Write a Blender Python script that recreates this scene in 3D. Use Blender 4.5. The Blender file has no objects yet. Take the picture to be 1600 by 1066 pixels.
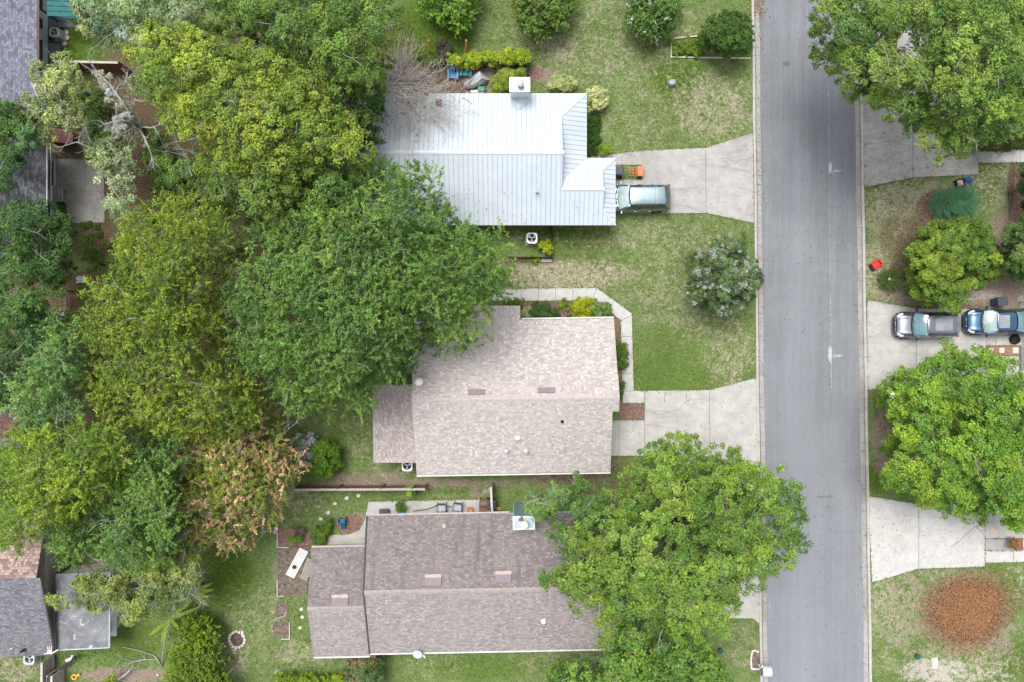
import bpy, math, random
import numpy as np
from mathutils import Vector
rng = np.random.default_rng(7)
random.seed(7)
C = bpy.context.scene.collection
sc = bpy.context.scene
# ------------------------------------------------------------------ camera, sky, sun, exposure
CH, CF = 50.0, 1100.0
cam = bpy.data.cameras.new('camera'); cam.sensor_width = 36.0; cam.lens = CF / 1600 * 36
cam.clip_start = 0.5; cam.clip_end = 3000
camo = bpy.data.objects.new('camera', cam); C.objects.link(camo)
camo.location = (0, 0, CH); camo.rotation_euler = (0, 0, 0); sc.camera = camo
SUN_EL, SUN_AZ = math.radians(69), math.radians(-35)      # azimuth clockwise from +Y
wd = bpy.data.worlds.new('World'); sc.world = wd; wd.use_nodes = True
wn = wd.node_tree; bg = wn.nodes['Background']
sky = wn.nodes.new('ShaderNodeTexSky'); sky.sky_type = 'NISHITA'; sky.sun_disc = False
sky.sun_elevation = SUN_EL; sky.sun_rotation = SUN_AZ; sky.dust_density = 3.0; sky.ozone_density = 1.0
hs = wn.nodes.new('ShaderNodeHueSaturation'); hs.inputs['Saturation'].default_value = 0.28
wn.links.new(sky.outputs['Color'], hs.inputs['Color']); wn.links.new(hs.outputs['Color'], bg.inputs['Color'])
bg.inputs['Strength'].default_value = 0.12
sl = bpy.data.lights.new('sun', 'SUN'); sl.energy = 1.5; sl.angle = math.radians(30); sl.color = (1.0, 0.97, 0.925)
so = bpy.data.objects.new('sun', sl); C.objects.link(so)
sd = Vector((math.sin(SUN_AZ) * math.cos(SUN_EL), math.cos(SUN_AZ) * math.cos(SUN_EL), math.sin(SUN_EL)))
so.rotation_euler = sd.to_track_quat('Z', 'Y').to_euler()
sc.view_settings.view_transform = 'Standard'; sc.view_settings.look = 'None'
sc.view_settings.gamma = 1.0; sc.view_settings.exposure = 0.98
# ------------------------------------------------------------------ helpers
def W(px, py, z=0.0):
    """a pixel of the 1600 px photograph at height z, in metres"""
    return ((px - 800) / CF * (CH - z), (533 - py) / CF * (CH - z), z)
def link_(o):
    C.objects.link(o); return o
ORG = {}
def tag(o, label=None, cat=None, group=None, kind=None):
    if label: o['label'] = label
    if cat: o['category'] = cat
    if group: o['group'] = group
    if kind: o['kind'] = kind
    return o
def thing(name, label, cat, loc=(0, 0, 0), rz=0.0, group=None):
    o = link_(bpy.data.objects.new(name, None)); o.empty_display_size = .2
    o.location = loc; o.rotation_euler = (0, 0, rz); ORG[o.name] = Vector(loc)
    return tag(o, label, cat, group)
class MB:
    """collects shapes; build() links them as one mesh object"""
    def __init__(s): s.v = []; s.f = []; s.m = []
    def add(s, vs, fs, mi=0):
        b = len(s.v); s.v += [tuple(map(float, p)) for p in vs]
        s.f += [tuple(b + i for i in f) for f in fs]; s.m += [mi] * len(fs); return s
    def box(s, c, d, rz=0.0, mi=0, ry=0.0, rx=0.0, taper=1.0):
        x, y, z = d[0] / 2, d[1] / 2, d[2] / 2
        vs = [(-x, -y, -z), (x, -y, -z), (x, y, -z), (-x, y, -z), (-x * taper, -y * taper, z), (x * taper, -y * taper, z), (x * taper, y * taper, z), (-x * taper, y * taper, z)]
        from mathutils import Euler
        R = Euler((rx, ry, rz)).to_matrix(); cv = Vector(c)
        return s.add([R @ Vector(p) + cv for p in vs], [(3, 2, 1, 0), (4, 5, 6, 7), (0, 1, 5, 4), (1, 2, 6, 5), (2, 3, 7, 6), (3, 0, 4, 7)], mi)
    def prism(s, poly, z0, z1, mi=0, inset=0.0):
        a = sum(poly[i][0] * poly[(i + 1) % len(poly)][1] - poly[(i + 1) % len(poly)][0] * poly[i][1] for i in range(len(poly)))
        if a < 0: poly = poly[::-1]
        n = len(poly); cx = sum(p[0] for p in poly) / n; cy = sum(p[1] for p in poly) / n
        k = 1 - inset
        vs = [(p[0], p[1], z0) for p in poly] + [(cx + (p[0] - cx) * k, cy + (p[1] - cy) * k, z1) for p in poly]
        fs = [tuple(range(n - 1, -1, -1)), tuple(range(n, 2 * n))] + [(i, (i + 1) % n, n + (i + 1) % n, n + i) for i in range(n)]
        return s.add(vs, fs, mi)
    def tube(s, pts, rad, n=6, mi=0, cap=True):
        pts = [Vector(p) for p in pts]
        if not hasattr(rad, '__len__'): rad = [rad] * len(pts)
        vs = []; fs = []
        for i, p in enumerate(pts):
            t = (pts[min(i + 1, len(pts) - 1)] - pts[max(i - 1, 0)])
            if t.length < 1e-6: t = Vector((0, 0, 1))
            t.normalize(); a = t.orthogonal().normalized()
            if abs(t.z) < .9: a = t.cross(Vector((0, 0, 1))).normalized()
            else: a = t.cross(Vector((1, 0, 0))).normalized()
            b = t.cross(a)
            for k in range(n):
                w = 2 * math.pi * k / n; vs.append(p + (a * math.cos(w) + b * math.sin(w)) * rad[i])
        for i in range(len(pts) - 1):
            for k in range(n):
                fs.append((i * n + k, i * n + (k + 1) % n, (i + 1) * n + (k + 1) % n, (i + 1) * n + k))
        if cap: fs += [tuple(range(n - 1, -1, -1)), tuple(range((len(pts) - 1) * n, len(pts) * n))]
        return s.add(vs, fs, mi)
    def lathe(s, prof, c=(0, 0, 0), n=16, mi=0, sx=1, sy=1):
        vs = []; fs = []
        for r, z in prof:
            for k in range(n):
                w = 2 * math.pi * k / n; vs.append((c[0] + r * sx * math.cos(w), c[1] + r * sy * math.sin(w), c[2] + z))
        for i in range(len(prof) - 1):
            for k in range(n): fs.append((i * n + k, i * n + (k + 1) % n, (i + 1) * n + (k + 1) % n, (i + 1) * n + k))
        fs += [tuple(range(n - 1, -1, -1)), tuple(range((len(prof) - 1) * n, len(prof) * n))]
        return s.add(vs, fs, mi)
    def grid(s, fn, nu, nv, mi=0):
        vs = [fn(i / nu, j / nv) for j in range(nv + 1) for i in range(nu + 1)]
        fs = [(j * (nu + 1) + i, j * (nu + 1) + i + 1, (j + 1) * (nu + 1) + i + 1, (j + 1) * (nu + 1) + i) for j in range(nv) for i in range(nu)]
        return s.add(vs, fs, mi)
    def build(s, name, mats, parent=None, smooth=False, loc=None, bevel=0.0, sub=0, uv=False):
        if not isinstance(mats, (list, tuple)): mats = [mats]
        org = Vector((0, 0, 0))
        if parent is not None: org = ORG[parent.name]
        elif loc is not None: org = Vector(loc)
        me = bpy.data.meshes.new(name)
        me.from_pydata([tuple(Vector(p) - org) for p in s.v], [], s.f); me.validate(clean_customdata=False)
        for m in mats: me.materials.append(m)
        if len(s.m) == len(me.polygons): me.polygons.foreach_set('material_index', s.m)
        if smooth: me.polygons.foreach_set('use_smooth', [True] * len(me.polygons))
        if uv:
            ul = me.uv_layers.new(name='UVMap')
            for p in me.polygons:
                nn = p.normal
                u = Vector((0, 0, 1)).cross(nn)
                if u.length < 1e-3: u = Vector((1, 0, 0))
                u.normalize(); v = nn.cross(u)
                for li in p.loop_indices:
                    co = me.vertices[me.loops[li].vertex_index].co
                    ul.data[li].uv = (co.dot(u), co.dot(v))
        me.update()
        o = link_(bpy.data.objects.new(name, me))
        if parent is not None: o.parent = parent
        elif loc is not None: o.location = loc
        ORG[o.name] = org
        if bevel:
            b = o.modifiers.new('bevel', 'BEVEL'); b.width = bevel; b.segments = 2; b.limit_method = 'ANGLE'
        if sub:
            b = o.modifiers.new('sub', 'SUBSURF'); b.levels = sub; b.render_levels = sub
        return o
def dup(o, loc=None, rz=None, label=None, parent=None):
    c = o.copy(); C.objects.link(c); ORG[c.name] = Vector(loc) if loc is not None else ORG.get(o.name, Vector())
    if parent is not None: c.parent = parent
    if loc is not None: c.location = loc
    if rz is not None: c.rotation_euler = (0, 0, rz)
    if label: c['label'] = label
    for ch in list(o.children): dup(ch, parent=c)
    return c
# ------------------------------------------------------------------ node helpers
def M(name):
    m = bpy.data.materials.new(name); m.use_nodes = True
    return m, m.node_tree, m.node_tree.nodes['Principled BSDF']
def setin(nt, sock, v):
    if hasattr(v, 'is_output'): nt.links.new(v, sock)
    else:
        if hasattr(v, '__len__') and len(v) == 3 and sock.type == 'RGBA': v = (*v, 1)
        sock.default_value = v
def nd(nt, t, ins=None, **props):
    n = nt.nodes.new(t)
    for k, v in props.items(): setattr(n, k, v)
    for k, v in (ins or {}).items(): setin(nt, n.inputs[k], v)
    return n
def coord(nt, which='Object', scale=(1, 1, 1), rot=(0, 0, 0)):
    t = nd(nt, 'ShaderNodeTexCoord')
    return nd(nt, 'ShaderNodeMapping', {'Vector': t.outputs[which], 'Scale': scale, 'Rotation': rot}).outputs[0]
def geo_pos(nt, scale=(1, 1, 1)):
    g = nd(nt, 'ShaderNodeNewGeometry')
    return nd(nt, 'ShaderNodeMapping', {'Vector': g.outputs['Position'], 'Scale': scale}).outputs[0]
def noise(nt, scale, detail=4, rough=.6, vec=None, dist=0.0):
    ins = {'Scale': scale, 'Detail': detail, 'Roughness': rough, 'Distortion': dist}
    if vec is not None: ins['Vector'] = vec
    return nd(nt, 'ShaderNodeTexNoise', ins).outputs['Fac']
def mix(nt, fac, a, b, mode='MIX'):
    n = nt.nodes.new('ShaderNodeMix'); n.data_type = 'RGBA'; n.blend_type = mode
    setin(nt, n.inputs[0], fac); setin(nt, n.inputs[6], a); setin(nt, n.inputs[7], b); return n.outputs[2]
def mth(nt, op, a, b=0.0, clamp=False):
    n = nd(nt, 'ShaderNodeMath', operation=op, use_clamp=clamp); setin(nt, n.inputs[0], a); setin(nt, n.inputs[1], b); return n.outputs[0]
def rng_(nt, v, a, b, c=0.0, d=1.0):
    return nd(nt, 'ShaderNodeMapRange', {'Value': v, 'From Min': a, 'From Max': b, 'To Min': c, 'To Max': d}, interpolation_type='SMOOTHSTEP').outputs[0]
def ramp(nt, fac, stops, interp='LINEAR'):
    n = nd(nt, 'ShaderNodeValToRGB', {'Fac': fac}); cr = n.color_ramp; cr.interpolation = interp
    while len(cr.elements) < len(stops): cr.elements.new(.5)
    for e, (p, c) in zip(cr.elements, stops): e.position = p; e.color = (*c, 1)
    return n.outputs[0]
def bump(nt, b, h, strength=.3, dist=.02):
    nt.links.new(nd(nt, 'ShaderNodeBump', {'Height': h, 'Strength': strength, 'Distance': dist}).outputs[0], b.inputs['Normal'])
def mul(c, k): return tuple(min(1, max(0, x * k)) for x in c)
def simple(name, col, rough=.75, var=.18, scale=4.0, metal=0.0, spec=.3, coat=0.0, bmp=0.0):
    m, nt, b = M(name)
    f = noise(nt, scale, 5, .65, geo_pos(nt))
    setin(nt, b.inputs['Base Color'], mix(nt, rng_(nt, f, .3, .7), mul(col, 1 - var), mul(col, 1 + var)))
    b.inputs['Roughness'].default_value = rough; b.inputs['Metallic'].default_value = metal
    b.inputs['Specular IOR Level'].default_value = spec; b.inputs['Coat Weight'].default_value = coat
    if bmp: bump(nt, b, noise(nt, scale * 6, 4, .6, geo_pos(nt)), bmp)
    return m
# ------------------------------------------------------------------ materials
MT = {}
def leafmat():
    m, nt, b = M('leaf')
    at = nd(nt, 'ShaderNodeAttribute', attribute_name='Col')
    setin(nt, b.inputs['Base Color'], at.outputs['Color'])
    b.inputs['Roughness'].default_value = .6; b.inputs['Specular IOR Level'].default_value = .10
    tr = nd(nt, 'ShaderNodeBsdfTranslucent', {'Color': mix(nt, .35, at.outputs['Color'], (.20, .36, .02))})
    mx = nd(nt, 'ShaderNodeMixShader', {0: .24, 1: b.outputs[0], 2: tr.outputs[0]})
    out = nt.nodes['Material Output']; nt.links.new(mx.outputs[0], out.inputs['Surface'])
    return m
MT['leaf'] = leafmat()
MT['bark'] = simple('bark', (.115, .10, .085), .9, .35, 5, bmp=.4)
MT['greybark'] = simple('grey_bark', (.36, .34, .31), .9, .30, 6, bmp=.3)
MT['palebark'] = simple('pale_lichen_bark', (.37, .37, .335), .9, .3, 7)
MT['brownbark'] = simple('brown_dead_wood', (.52, .465, .43), .9, .25, 6)
MT['white'] = simple('white_paint', (.76, .76, .74), .5, .07, 2)
MT['gutter'] = simple('gutter_white', (.62, .61, .60), .5, .14, 2)
MT['whitemetal'] = simple('white_metal', (.58, .64, .67), .35, .06, 2, metal=.2)
MT['bluemetal'] = simple('pale_blue_metal', (.40, .475, .52), .35, .10, 3, metal=.2)
MT['grey'] = simple('grey_metal', (.42, .43, .44), .5, .12, 6, metal=.3)
MT['dark'] = simple('dark_plastic', (.03, .031, .034), .5, .2, 6)
MT['black'] = simple('black_rubber', (.015, .015, .016), .7, .2, 6)
MT['charcoal'] = simple('charcoal_plastic', (.06, .07, .085), .45, .15, 4)
MT['timber'] = simple('weathered_timber', (.36, .33, .31), .85, .25, 9)
MT['palewood'] = simple('pale_timber', (.45, .42, .385), .8, .22, 8)
MT['redwood'] = simple('red_stained_timber', (.20, .10, .075), .8, .25, 8)
MT['darkfence'] = simple('dark_stained_timber', (.055, .042, .04), .8, .3, 9)
MT['orangewood'] = simple('new_orange_timber', (.52, .24, .085), .7, .15, 8)
MT['stucco'] = simple('beige_stucco', (.50, .46, .40), .9, .10, 3, bmp=.1)
MT['bluewall'] = simple('pale_blue_siding', (.45, .52, .57), .7, .1, 3)
MT['brickred'] = simple('red_brick', (.30, .15, .11), .9, .3, 12)
MT['terracotta'] = simple('terracotta', (.50, .22, .11), .8, .15, 8)
MT['purplevent'] = simple('mauve_vent_metal', (.215, .172, .19), .55, .10, 4)
MT['pinkmetal'] = simple('pink_flashing', (.40, .325, .315), .6, .2, 5)
MT['paleslab'] = simple('pale_paving_slab', (.55, .54, .45), .9, .15, 8)
MT['stone'] = simple('pale_stone', (.64, .58, .535), .9, .22, 9, bmp=.3)
MT['boulder'] = simple('grey_boulder', (.33, .33, .37), .9, .2, 6, bmp=.5)
MT['ash'] = simple('fire_ash', (.13, .09, .07), 1, .5, 9, bmp=.5)
MT['soil'] = simple('dark_soil', (.155, .125, .10), 1, .45, 5, bmp=.6)
MT['mulch'] = simple('brown_mulch', (.20, .125, .10), 1, .5, 9, bmp=.6)
MT['teal'] = simple('teal_plastic', (.01, .22, .25), .45, .12, 4)
MT['blue'] = simple('blue_plastic', (.02, .20, .40), .45, .12, 4)
MT['toyblue'] = simple('toy_blue_plastic', (.01, .13, .26), .45, .15, 4)
MT['navy'] = simple('navy_plastic', (.015, .02, .06), .5, .2, 4)
MT['bagblue'] = simple('blue_cloth', (.02, .07, .34), .7, .3, 12)
MT['red'] = simple('red_plastic', (.62, .05, .04), .45, .12, 5)
MT['orange'] = simple('orange_paint', (.62, .18, .08), .5, .15, 5)
MT['yellow'] = simple('yellow_plastic', (.62, .40, .05), .5, .12, 5)
MT['green'] = simple('green_plastic', (.02, .25, .14), .5, .2, 5)
MT['greenbox'] = simple('dark_green_plastic', (.01, .09, .075), .5, .2, 5)
MT['pink'] = simple('pink_paint', (.62, .36, .40), .6, .15, 5)
MT['cushion'] = simple('grey_cushion', (.42, .44, .50), .9, .12, 6)
MT['cover'] = simple('grey_tarpaulin', (.46, .49, .50), .5, .12, 3)
MT['fadedgreen'] = simple('sea_green_canvas', (.004, .105, .10), .6, .2, 2)
MT['rake_and_shadow'] = simple('rake_trim_with_shadow', (.10, .085, .09), .8, .2, 5)
MT['slate'] = simple('slate_blue_mat', (.17, .20, .235), .7, .15, 4)
MT['rustlid'] = simple('rusty_metal', (.20, .10, .085), .85, .3, 12)
def glass(name, col, rough=.06):
    m, nt, b = M(name)
    setin(nt, b.inputs['Base Color'], mix(nt, noise(nt, 1.6, 3, .6, geo_pos(nt)), mul(col, .5), mul(col, 1.6)))  # mottled base colour imitates uneven reflections in the glass
    b.inputs['Roughness'].default_value = rough; b.inputs['Specular IOR Level'].default_value = 1.0
    b.inputs['Coat Weight'].default_value = .6; b.inputs['Coat Roughness'].default_value = .03
    return m
MT['glass'] = glass('window_glass', (.05, .07, .085))
MT['carglass'] = glass('car_glass', (.17, .29, .32))  # base lifted and tinted to imitate reflected sky
MT['darkglass'] = glass('tinted_car_glass', (.012, .018, .02))
MT['roofglass'] = glass('sunroof_reflection_glass', (.24, .255, .27), .08)  # paleness stands in for sky reflected in the sunroof
MT['glass1'] = glass('sky_reflection_windscreen', (.42, .54, .55)); MT['glass2'] = glass('teal_reflection_windscreen', (.10, .22, .26)); MT['glass3'] = glass('green_reflection_windscreen', (.26, .36, .345))  # base colours stand in for the sky reflections on each windscreen
MT['lamp'] = glass('lamp_lens', (.55, .57, .58))
MT['taillamp'] = glass('red_lamp_lens', (.35, .012, .015))
def paint(name, col, metal=.55, rough=.32):
    m, nt, b = M(name)
    setin(nt, b.inputs['Base Color'], mix(nt, noise(nt, 2.0, 4, .6, geo_pos(nt)), mul(col, .88), mul(col, 1.12)))
    b.inputs['Metallic'].default_value = metal; b.inputs['Roughness'].default_value = rough
    b.inputs['Coat Weight'].default_value = .8; b.inputs['Coat Roughness'].default_value = .05
    return m
MT['paintgrey'] = paint('gunmetal_car_paint', (.235, .245, .285), .8, .30)
MT['paintblue'] = paint('steel_blue_car_paint', (.085, .175, .29), .9, .24)
MT['paintsage'] = paint('silver_green_car_paint', (.31, .405, .43), .9, .22)
def concrete(name, col, stain=.35, tint=(.30, .27, .23)):
    m, nt, b = M(name); p = geo_pos(nt)
    big = noise(nt, .35, 5, .65, p); mid = noise(nt, 1.6, 6, .72, p, .4); fine = noise(nt, 22, 3, .6, p)
    c = mix(nt, rng_(nt, mid, .28, .72), mul(col, .86), mul(col, 1.10))
    c = mix(nt, mth(nt, 'MULTIPLY', rng_(nt, big, .45, .72), stain), c, tint)
    st = noise(nt, .9, 7, .75, geo_pos(nt, (.35, 1.3, 1)), 1.2)
    c = mix(nt, mth(nt, 'MULTIPLY', rng_(nt, st, .52, .70), stain * .9), c, mul(tint, .85))
    c = mix(nt, rng_(nt, fine, .3, .7), mul_node(nt, c, .93), mul_node(nt, c, 1.05))
    setin(nt, b.inputs['Base Color'], c); b.inputs['Roughness'].default_value = .9; b.inputs['Specular IOR Level'].default_value = .2
    bump(nt, b, fine, .15, .01); return m
def mul_node(nt, c, k): return mix(nt, 1.0, c, (k, k, k), 'MULTIPLY')
MT['conc1'] = concrete('stained_concrete', (.395, .38, .365), .62, (.24, .225, .215))
MT['conc2'] = concrete('light_concrete', (.44, .428, .405), .45, (.30, .28, .25))
MT['conc3'] = concrete('clean_concrete', (.485, .475, .455), .38, (.37, .35, .32))
MT['conc4'] = concrete('grey_patio_concrete', (.35, .34, .325), .6, (.20, .175, .155))
MT['kerb'] = concrete('kerb_concrete', (.345, .335, .325), .8, (.22, .205, .19))
MT['joint'] = simple('joint_dirt', (.19, .17, .145), 1, .35, 6)
def shingle(name, tones, mortar, w=.30, h=.142, blotch=(.5, .5, .5), bl=.35, streak=.25, streakcol=(.1, .09, .09)):
    m, nt, b = M(name)
    uv = nd(nt, 'ShaderNodeTexCoord').outputs['UV']
    br = nd(nt, 'ShaderNodeTexBrick', {'Vector': uv, 'Color1': (0, 0, 0), 'Color2': (1, 1, 1), 'Mortar': (.5, .5, .5), 'Scale': 1.0, 'Mortar Size': .012,
            'Mortar Smooth': .4, 'Brick Width': w, 'Row Height': h}, offset=.5, offset_frequency=2)
    n = len(tones)
    c = ramp(nt, br.outputs['Color'], [((i + .5) / n, t) for i, t in enumerate(tones)])
    br2 = nd(nt, 'ShaderNodeTexBrick', {'Vector': nd(nt, 'ShaderNodeMapping', {'Vector': uv, 'Location': (.11, 3 * h, 0)}).outputs[0], 'Color1': (0, 0, 0), 'Color2': (1, 1, 1), 'Mortar': (.5, .5, .5), 'Scale': 1.0, 'Mortar Size': 0.0,
            'Brick Width': w * .42, 'Row Height': h}, offset=.37, offset_frequency=3)
    c = mix(nt, mth(nt, 'MULTIPLY', rng_(nt, br2.outputs['Color'], .78, .95), .75), c, mul(tones[-1], 1.28))
    c = mix(nt, mth(nt, 'MULTIPLY', rng_(nt, br2.outputs['Color'], .22, .05), .55), c, mul(tones[0], .72))
    p = geo_pos(nt)
    c = mix(nt, mth(nt, 'MULTIPLY', rng_(nt, noise(nt, .45, 5, .62, p), .42, .7), bl), c, blotch)
    sv = nd(nt, 'ShaderNodeMapping', {'Vector': uv, 'Scale': (1.1, .12, 1)}).outputs[0]
    c = mix(nt, mth(nt, 'MULTIPLY', rng_(nt, noise(nt, 1.3, 5, .6, sv), .5, .72), streak), c, streakcol)
    c = mix(nt, mth(nt, 'MULTIPLY', br.outputs['Fac'], .75), c, mortar)
    setin(nt, b.inputs['Base Color'], c); b.inputs['Roughness'].default_value = .95; b.inputs['Specular IOR Level'].default_value = .15
    # each course overlaps the one below: a saw-tooth height along the slope
    sx = nd(nt, 'ShaderNodeSeparateXYZ', {0: uv}).outputs[1]
    saw = mth(nt, 'FRACT', mth(nt, 'DIVIDE', sx, h))
    bump(nt, b, mth(nt, 'ADD', mth(nt, 'MULTIPLY', saw, -1.0), mth(nt, 'MULTIPLY', noise(nt, 30, 2, .5, p), .5)), .5, .015)
    return m
MT['sh2'] = shingle('pinkish_tan_shingles', [(.385, .343, .326), (.42, .38, .363), (.445, .405, .388), (.475, .438, .42)], (.31, .275, .262), w=.36, h=.128, blotch=(.455, .415, .395), bl=.3, streak=.25, streakcol=(.34, .29, .28))
MT['sh3'] = shingle('weathered_mauve_shingles', [(.178, .155, .153), (.204, .179, .176), (.222, .196, .192), (.248, .221, .215)], (.125, .108, .108), w=.36, h=.13, blotch=(.25, .22, .213), bl=.5, streak=.7, streakcol=(.12, .108, .118))
MT['shblue'] = shingle('blue_grey_shingles', [(.115, .125, .165), (.15, .16, .20), (.18, .19, .235), (.21, .22, .26)], (.09, .095, .125), w=.34, h=.135, blotch=(.20, .205, .235), bl=.4, streak=.3, streakcol=(.10, .10, .12))
MT['shdark'] = shingle('dark_grey_shingles', [(.075, .08, .095), (.10, .105, .12), (.125, .13, .145), (.17, .17, .18)], (.06, .06, .07), w=.34, h=.135, blotch=(.16, .15, .15), bl=.4, streak=.3, streakcol=(.08, .075, .08))
MT['shmid'] = shingle('grey_shingles', [(.125, .125, .145), (.155, .155, .175), (.18, .18, .20), (.21, .21, .225)], (.10, .10, .115), w=.34, h=.135, blotch=(.20, .195, .20), bl=.4, streak=.3, streakcol=(.12, .115, .12))
MT['shbrown'] = shingle('brown_shingles', [(.21, .145, .125), (.27, .19, .165), (.32, .235, .205), (.38, .29, .26)], (.15, .10, .09), w=.33, h=.17, blotch=(.32, .235, .205), bl=.3, streak=.2, streakcol=(.2, .15, .13))
def membrane():
    m, nt, b = M('stained_roof_membrane'); p = geo_pos(nt)
    a = noise(nt, .55, 6, .7, p, .8); c = noise(nt, 1.3, 6, .7, p, 1.5)
    col = ramp(nt, a, [(.32, (.095, .10, .115)), (.5, (.165, .17, .185)), (.62, (.235, .24, .255)), (.72, (.48, .49, .50))])
    col = mix(nt, mth(nt, 'MULTIPLY', rng_(nt, c, .58, .68), .7), col, (.58, .60, .62))
    setin(nt, b.inputs['Base Color'], col); b.inputs['Roughness'].default_value = .7; return m
MT['membrane'] = membrane()
def metalroof():
    m, nt, b = M('pale_ribbed_metal_roofing'); p = geo_pos(nt)
    c = mix(nt, rng_(nt, noise(nt, .5, 5, .6, p), .3, .7), (.485, .54, .585), (.545, .595, .635))
    c = mix(nt, mth(nt, 'MULTIPLY', rng_(nt, noise(nt, 2.0, 6, .75, geo_pos(nt, (1, .25, 1))), .56, .74), .28), c, (.46, .48, .49))
    setin(nt, b.inputs['Base Color'], c); b.inputs['Metallic'].default_value = .15; b.inputs['Roughness'].default_value = .42
    return m
MT['metalroof'] = metalroof()
MT['rib'] = simple('roofing_seam_metal', (.40, .45, .50), .5, .15, 3, metal=.2)
# ------------------------------------------------------------------ ground, road, kerbs, drives
def pxs(poly, z=0.0): return [W(p[0], p[1], z)[:2] for p in poly]
def in_poly(P, poly):
    x, y = P[:, 0], P[:, 1]; ins = np.zeros(len(P), bool); n = len(poly)
    for i in range(n):
        x0, y0 = poly[i]; x1, y1 = poly[(i + 1) % n]
        if y0 == y1: continue
        c = ((y0 > y) != (y1 > y)) & (x < (x1 - x0) * (y - y0) / (y1 - y0) + x0)
        ins ^= c
    return ins
def edge_dist(P, poly):
    d = np.full(len(P), 1e9); n = len(poly)
    for i in range(n):
        a = np.array(poly[i], float); b = np.array(poly[(i + 1) % n], float); ab = b - a
        t = np.clip(((P - a) @ ab) / max(ab @ ab, 1e-9), 0, 1)
        d = np.minimum(d, np.linalg.norm(P - a - t[:, None] * ab, axis=1))
    return d
def sstep(x, a, b):
    t = np.clip((x - a) / (b - a), 0, 1); return t * t * (3 - 2 * t)
# soft patches, in photo pixels: cx, cy, rx, ry, amount
ZDRY = [(960, 60, 190, 90, .5), (870, 75, 40, 26, .8), (1110, 165, 75, 60, .72), (1000, 190, 70, 50, .45), (1040, 130, 90, 60, .45), (880, 430, 120, 28, .9), (1000, 370, 160, 30, .55),
        (1060, 400, 60, 50, .45), (1140, 560, 45, 60, .62), (1110, 505, 70, 40, .6), (1040, 470, 70, 40, .55), (1000, 430, 80, 40, .5), (1420, 330, 80, 60, .85), (1390, 420, 60, 60, .8), (1560, 290, 50, 40, .7),
        (1400, 950, 60, 70, .7), (1500, 1040, 110, 40, .7), (1400, 1040, 50, 40, .45), (1570, 1000, 40, 60, .4), (1160, 1010, 30, 40, .5), (340, 1030, 60, 40, .7), (460, 780, 60, 22, .6),
        (400, 960, 60, 50, .5), (470, 1020, 60, 25, .6), (20, 1045, 50, 25, .7), (680, 1040, 60, 25, .35), (870, 1030, 70, 30, .5), (560, 680, 30, 60, .5), (700, 770, 80, 10, .4), (470, 800, 60, 15, .4), (800, 380, 50, 24, .45)]
ZLUSH_SHADE = [(680, 50, 60, 60, .95), (650, 60, 60, 70, .7), (1062, 125, 42, 32, 1.25), (880, 372, 70, 18, .8), (900, 395, 60, 16, .5), (1030, 585, 60, 40, .6), (1080, 590, 60, 25, .6), (1055, 540, 50, 40, .5), (750, 1045, 80, 22, .6), (135, 72, 60, 40, 1.0),  # first two patches: shade below the top bushes, put into the grass colour
         (360, 900, 40, 60, .8), (330, 960, 40, 70, .5), (200, 1000, 70, 40, .6), (540, 700, 26, 50, .5), (720, 765, 70, 8, .6), (1470, 60, 30, 30, .5), (1545, 295, 24, 24, .7), (1375, 300, 20, 20, .5), (1560, 930, 40, 60, .6),
         (1575, 1030, 50, 40, .7), (1375, 950, 20, 120, .4), (1370, 745, 20, 30, .8), (1165, 590, 20, 20, .5), (520, 780, 60, 10, .4), (830, 380, 30, 20, .6), (990, 560, 30, 60, .4), (1180, 380, 10, 40, .4)]
ZDIRT = [(1120, 150, 35, 40, .45), (650, 755, 200, 9, .85), (560, 748, 100, 12, .8), (880, 748, 80, 14, .8), (600, 735, 60, 12, .6), (1130, 470, 50, 30, .5), (1410, 465, 60, 18, .7), (1500, 470, 90, 26, .85), (1560, 460, 60, 30, .9), (1570, 370, 24, 60, .8), (1560, 400, 30, 60, .7),
         (1385, 690, 26, 70, .9), (1480, 900, 110, 25, .6), (1440, 960, 70, 60, .55), (1580, 950, 30, 50, .5), (1395, 955, 40, 60, .5), (1425, 1000, 50, 40, .5), (1560, 1010, 30, 30, .7), (1510, 955, 90, 75, .8), (740, 125, 90, 30, .9), (850, 118, 22, 16, .8), (760, 125, 60, 30, .9), (800, 385, 40, 26, .35), (330, 1045, 60, 16, .7), (200, 1055, 90, 14, .9), (110, 1050, 14, 30, .6), (730, 170, 60, 50, .7),
         (820, 410, 60, 6, .9), (450, 795, 20, 20, .4), (455, 890, 34, 50, .8), (560, 822, 34, 22, .95), (440, 720, 20, 50, .6), (700, 790, 60, 10, .6), (1180, 1033, 14, 20, .7), (745, 770, 18, 10, .8)]
ZLIT = [(180, 230, 120, 140, .9), (230, 120, 100, 60, .8), (150, 375, 40, 40, .85), (140, 460, 60, 40, 1.0), (250, 330, 60, 60, .8), (60, 500, 60, 200, .9), (300, 720, 160, 90, .9), (200, 600, 140, 120, .9), (650, 120, 60, 40, .75), (700, 140, 40, 20, .7), (420, 500, 160, 160, .9), (100, 800, 100, 120, .9),
        (560, 640, 20, 20, .3), (870, 745, 90, 14, .6), (1430, 310, 60, 40, .4), (1440, 400, 60, 80, .7), (1400, 370, 40, 40, .6), (1585, 300, 12, 60, 1.0), (1490, 600, 130, 160, .8), (1380, 640, 14, 60, .5), (1000, 800, 180, 130, .6), (1480, 100, 140, 110, .7), (480, 60, 160, 70, .9), (420, 250, 180, 120, .9), (980, 960, 100, 80, .5), (1120, 440, 60, 50, .45), (1510, 955, 70, 58, .8)]
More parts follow.
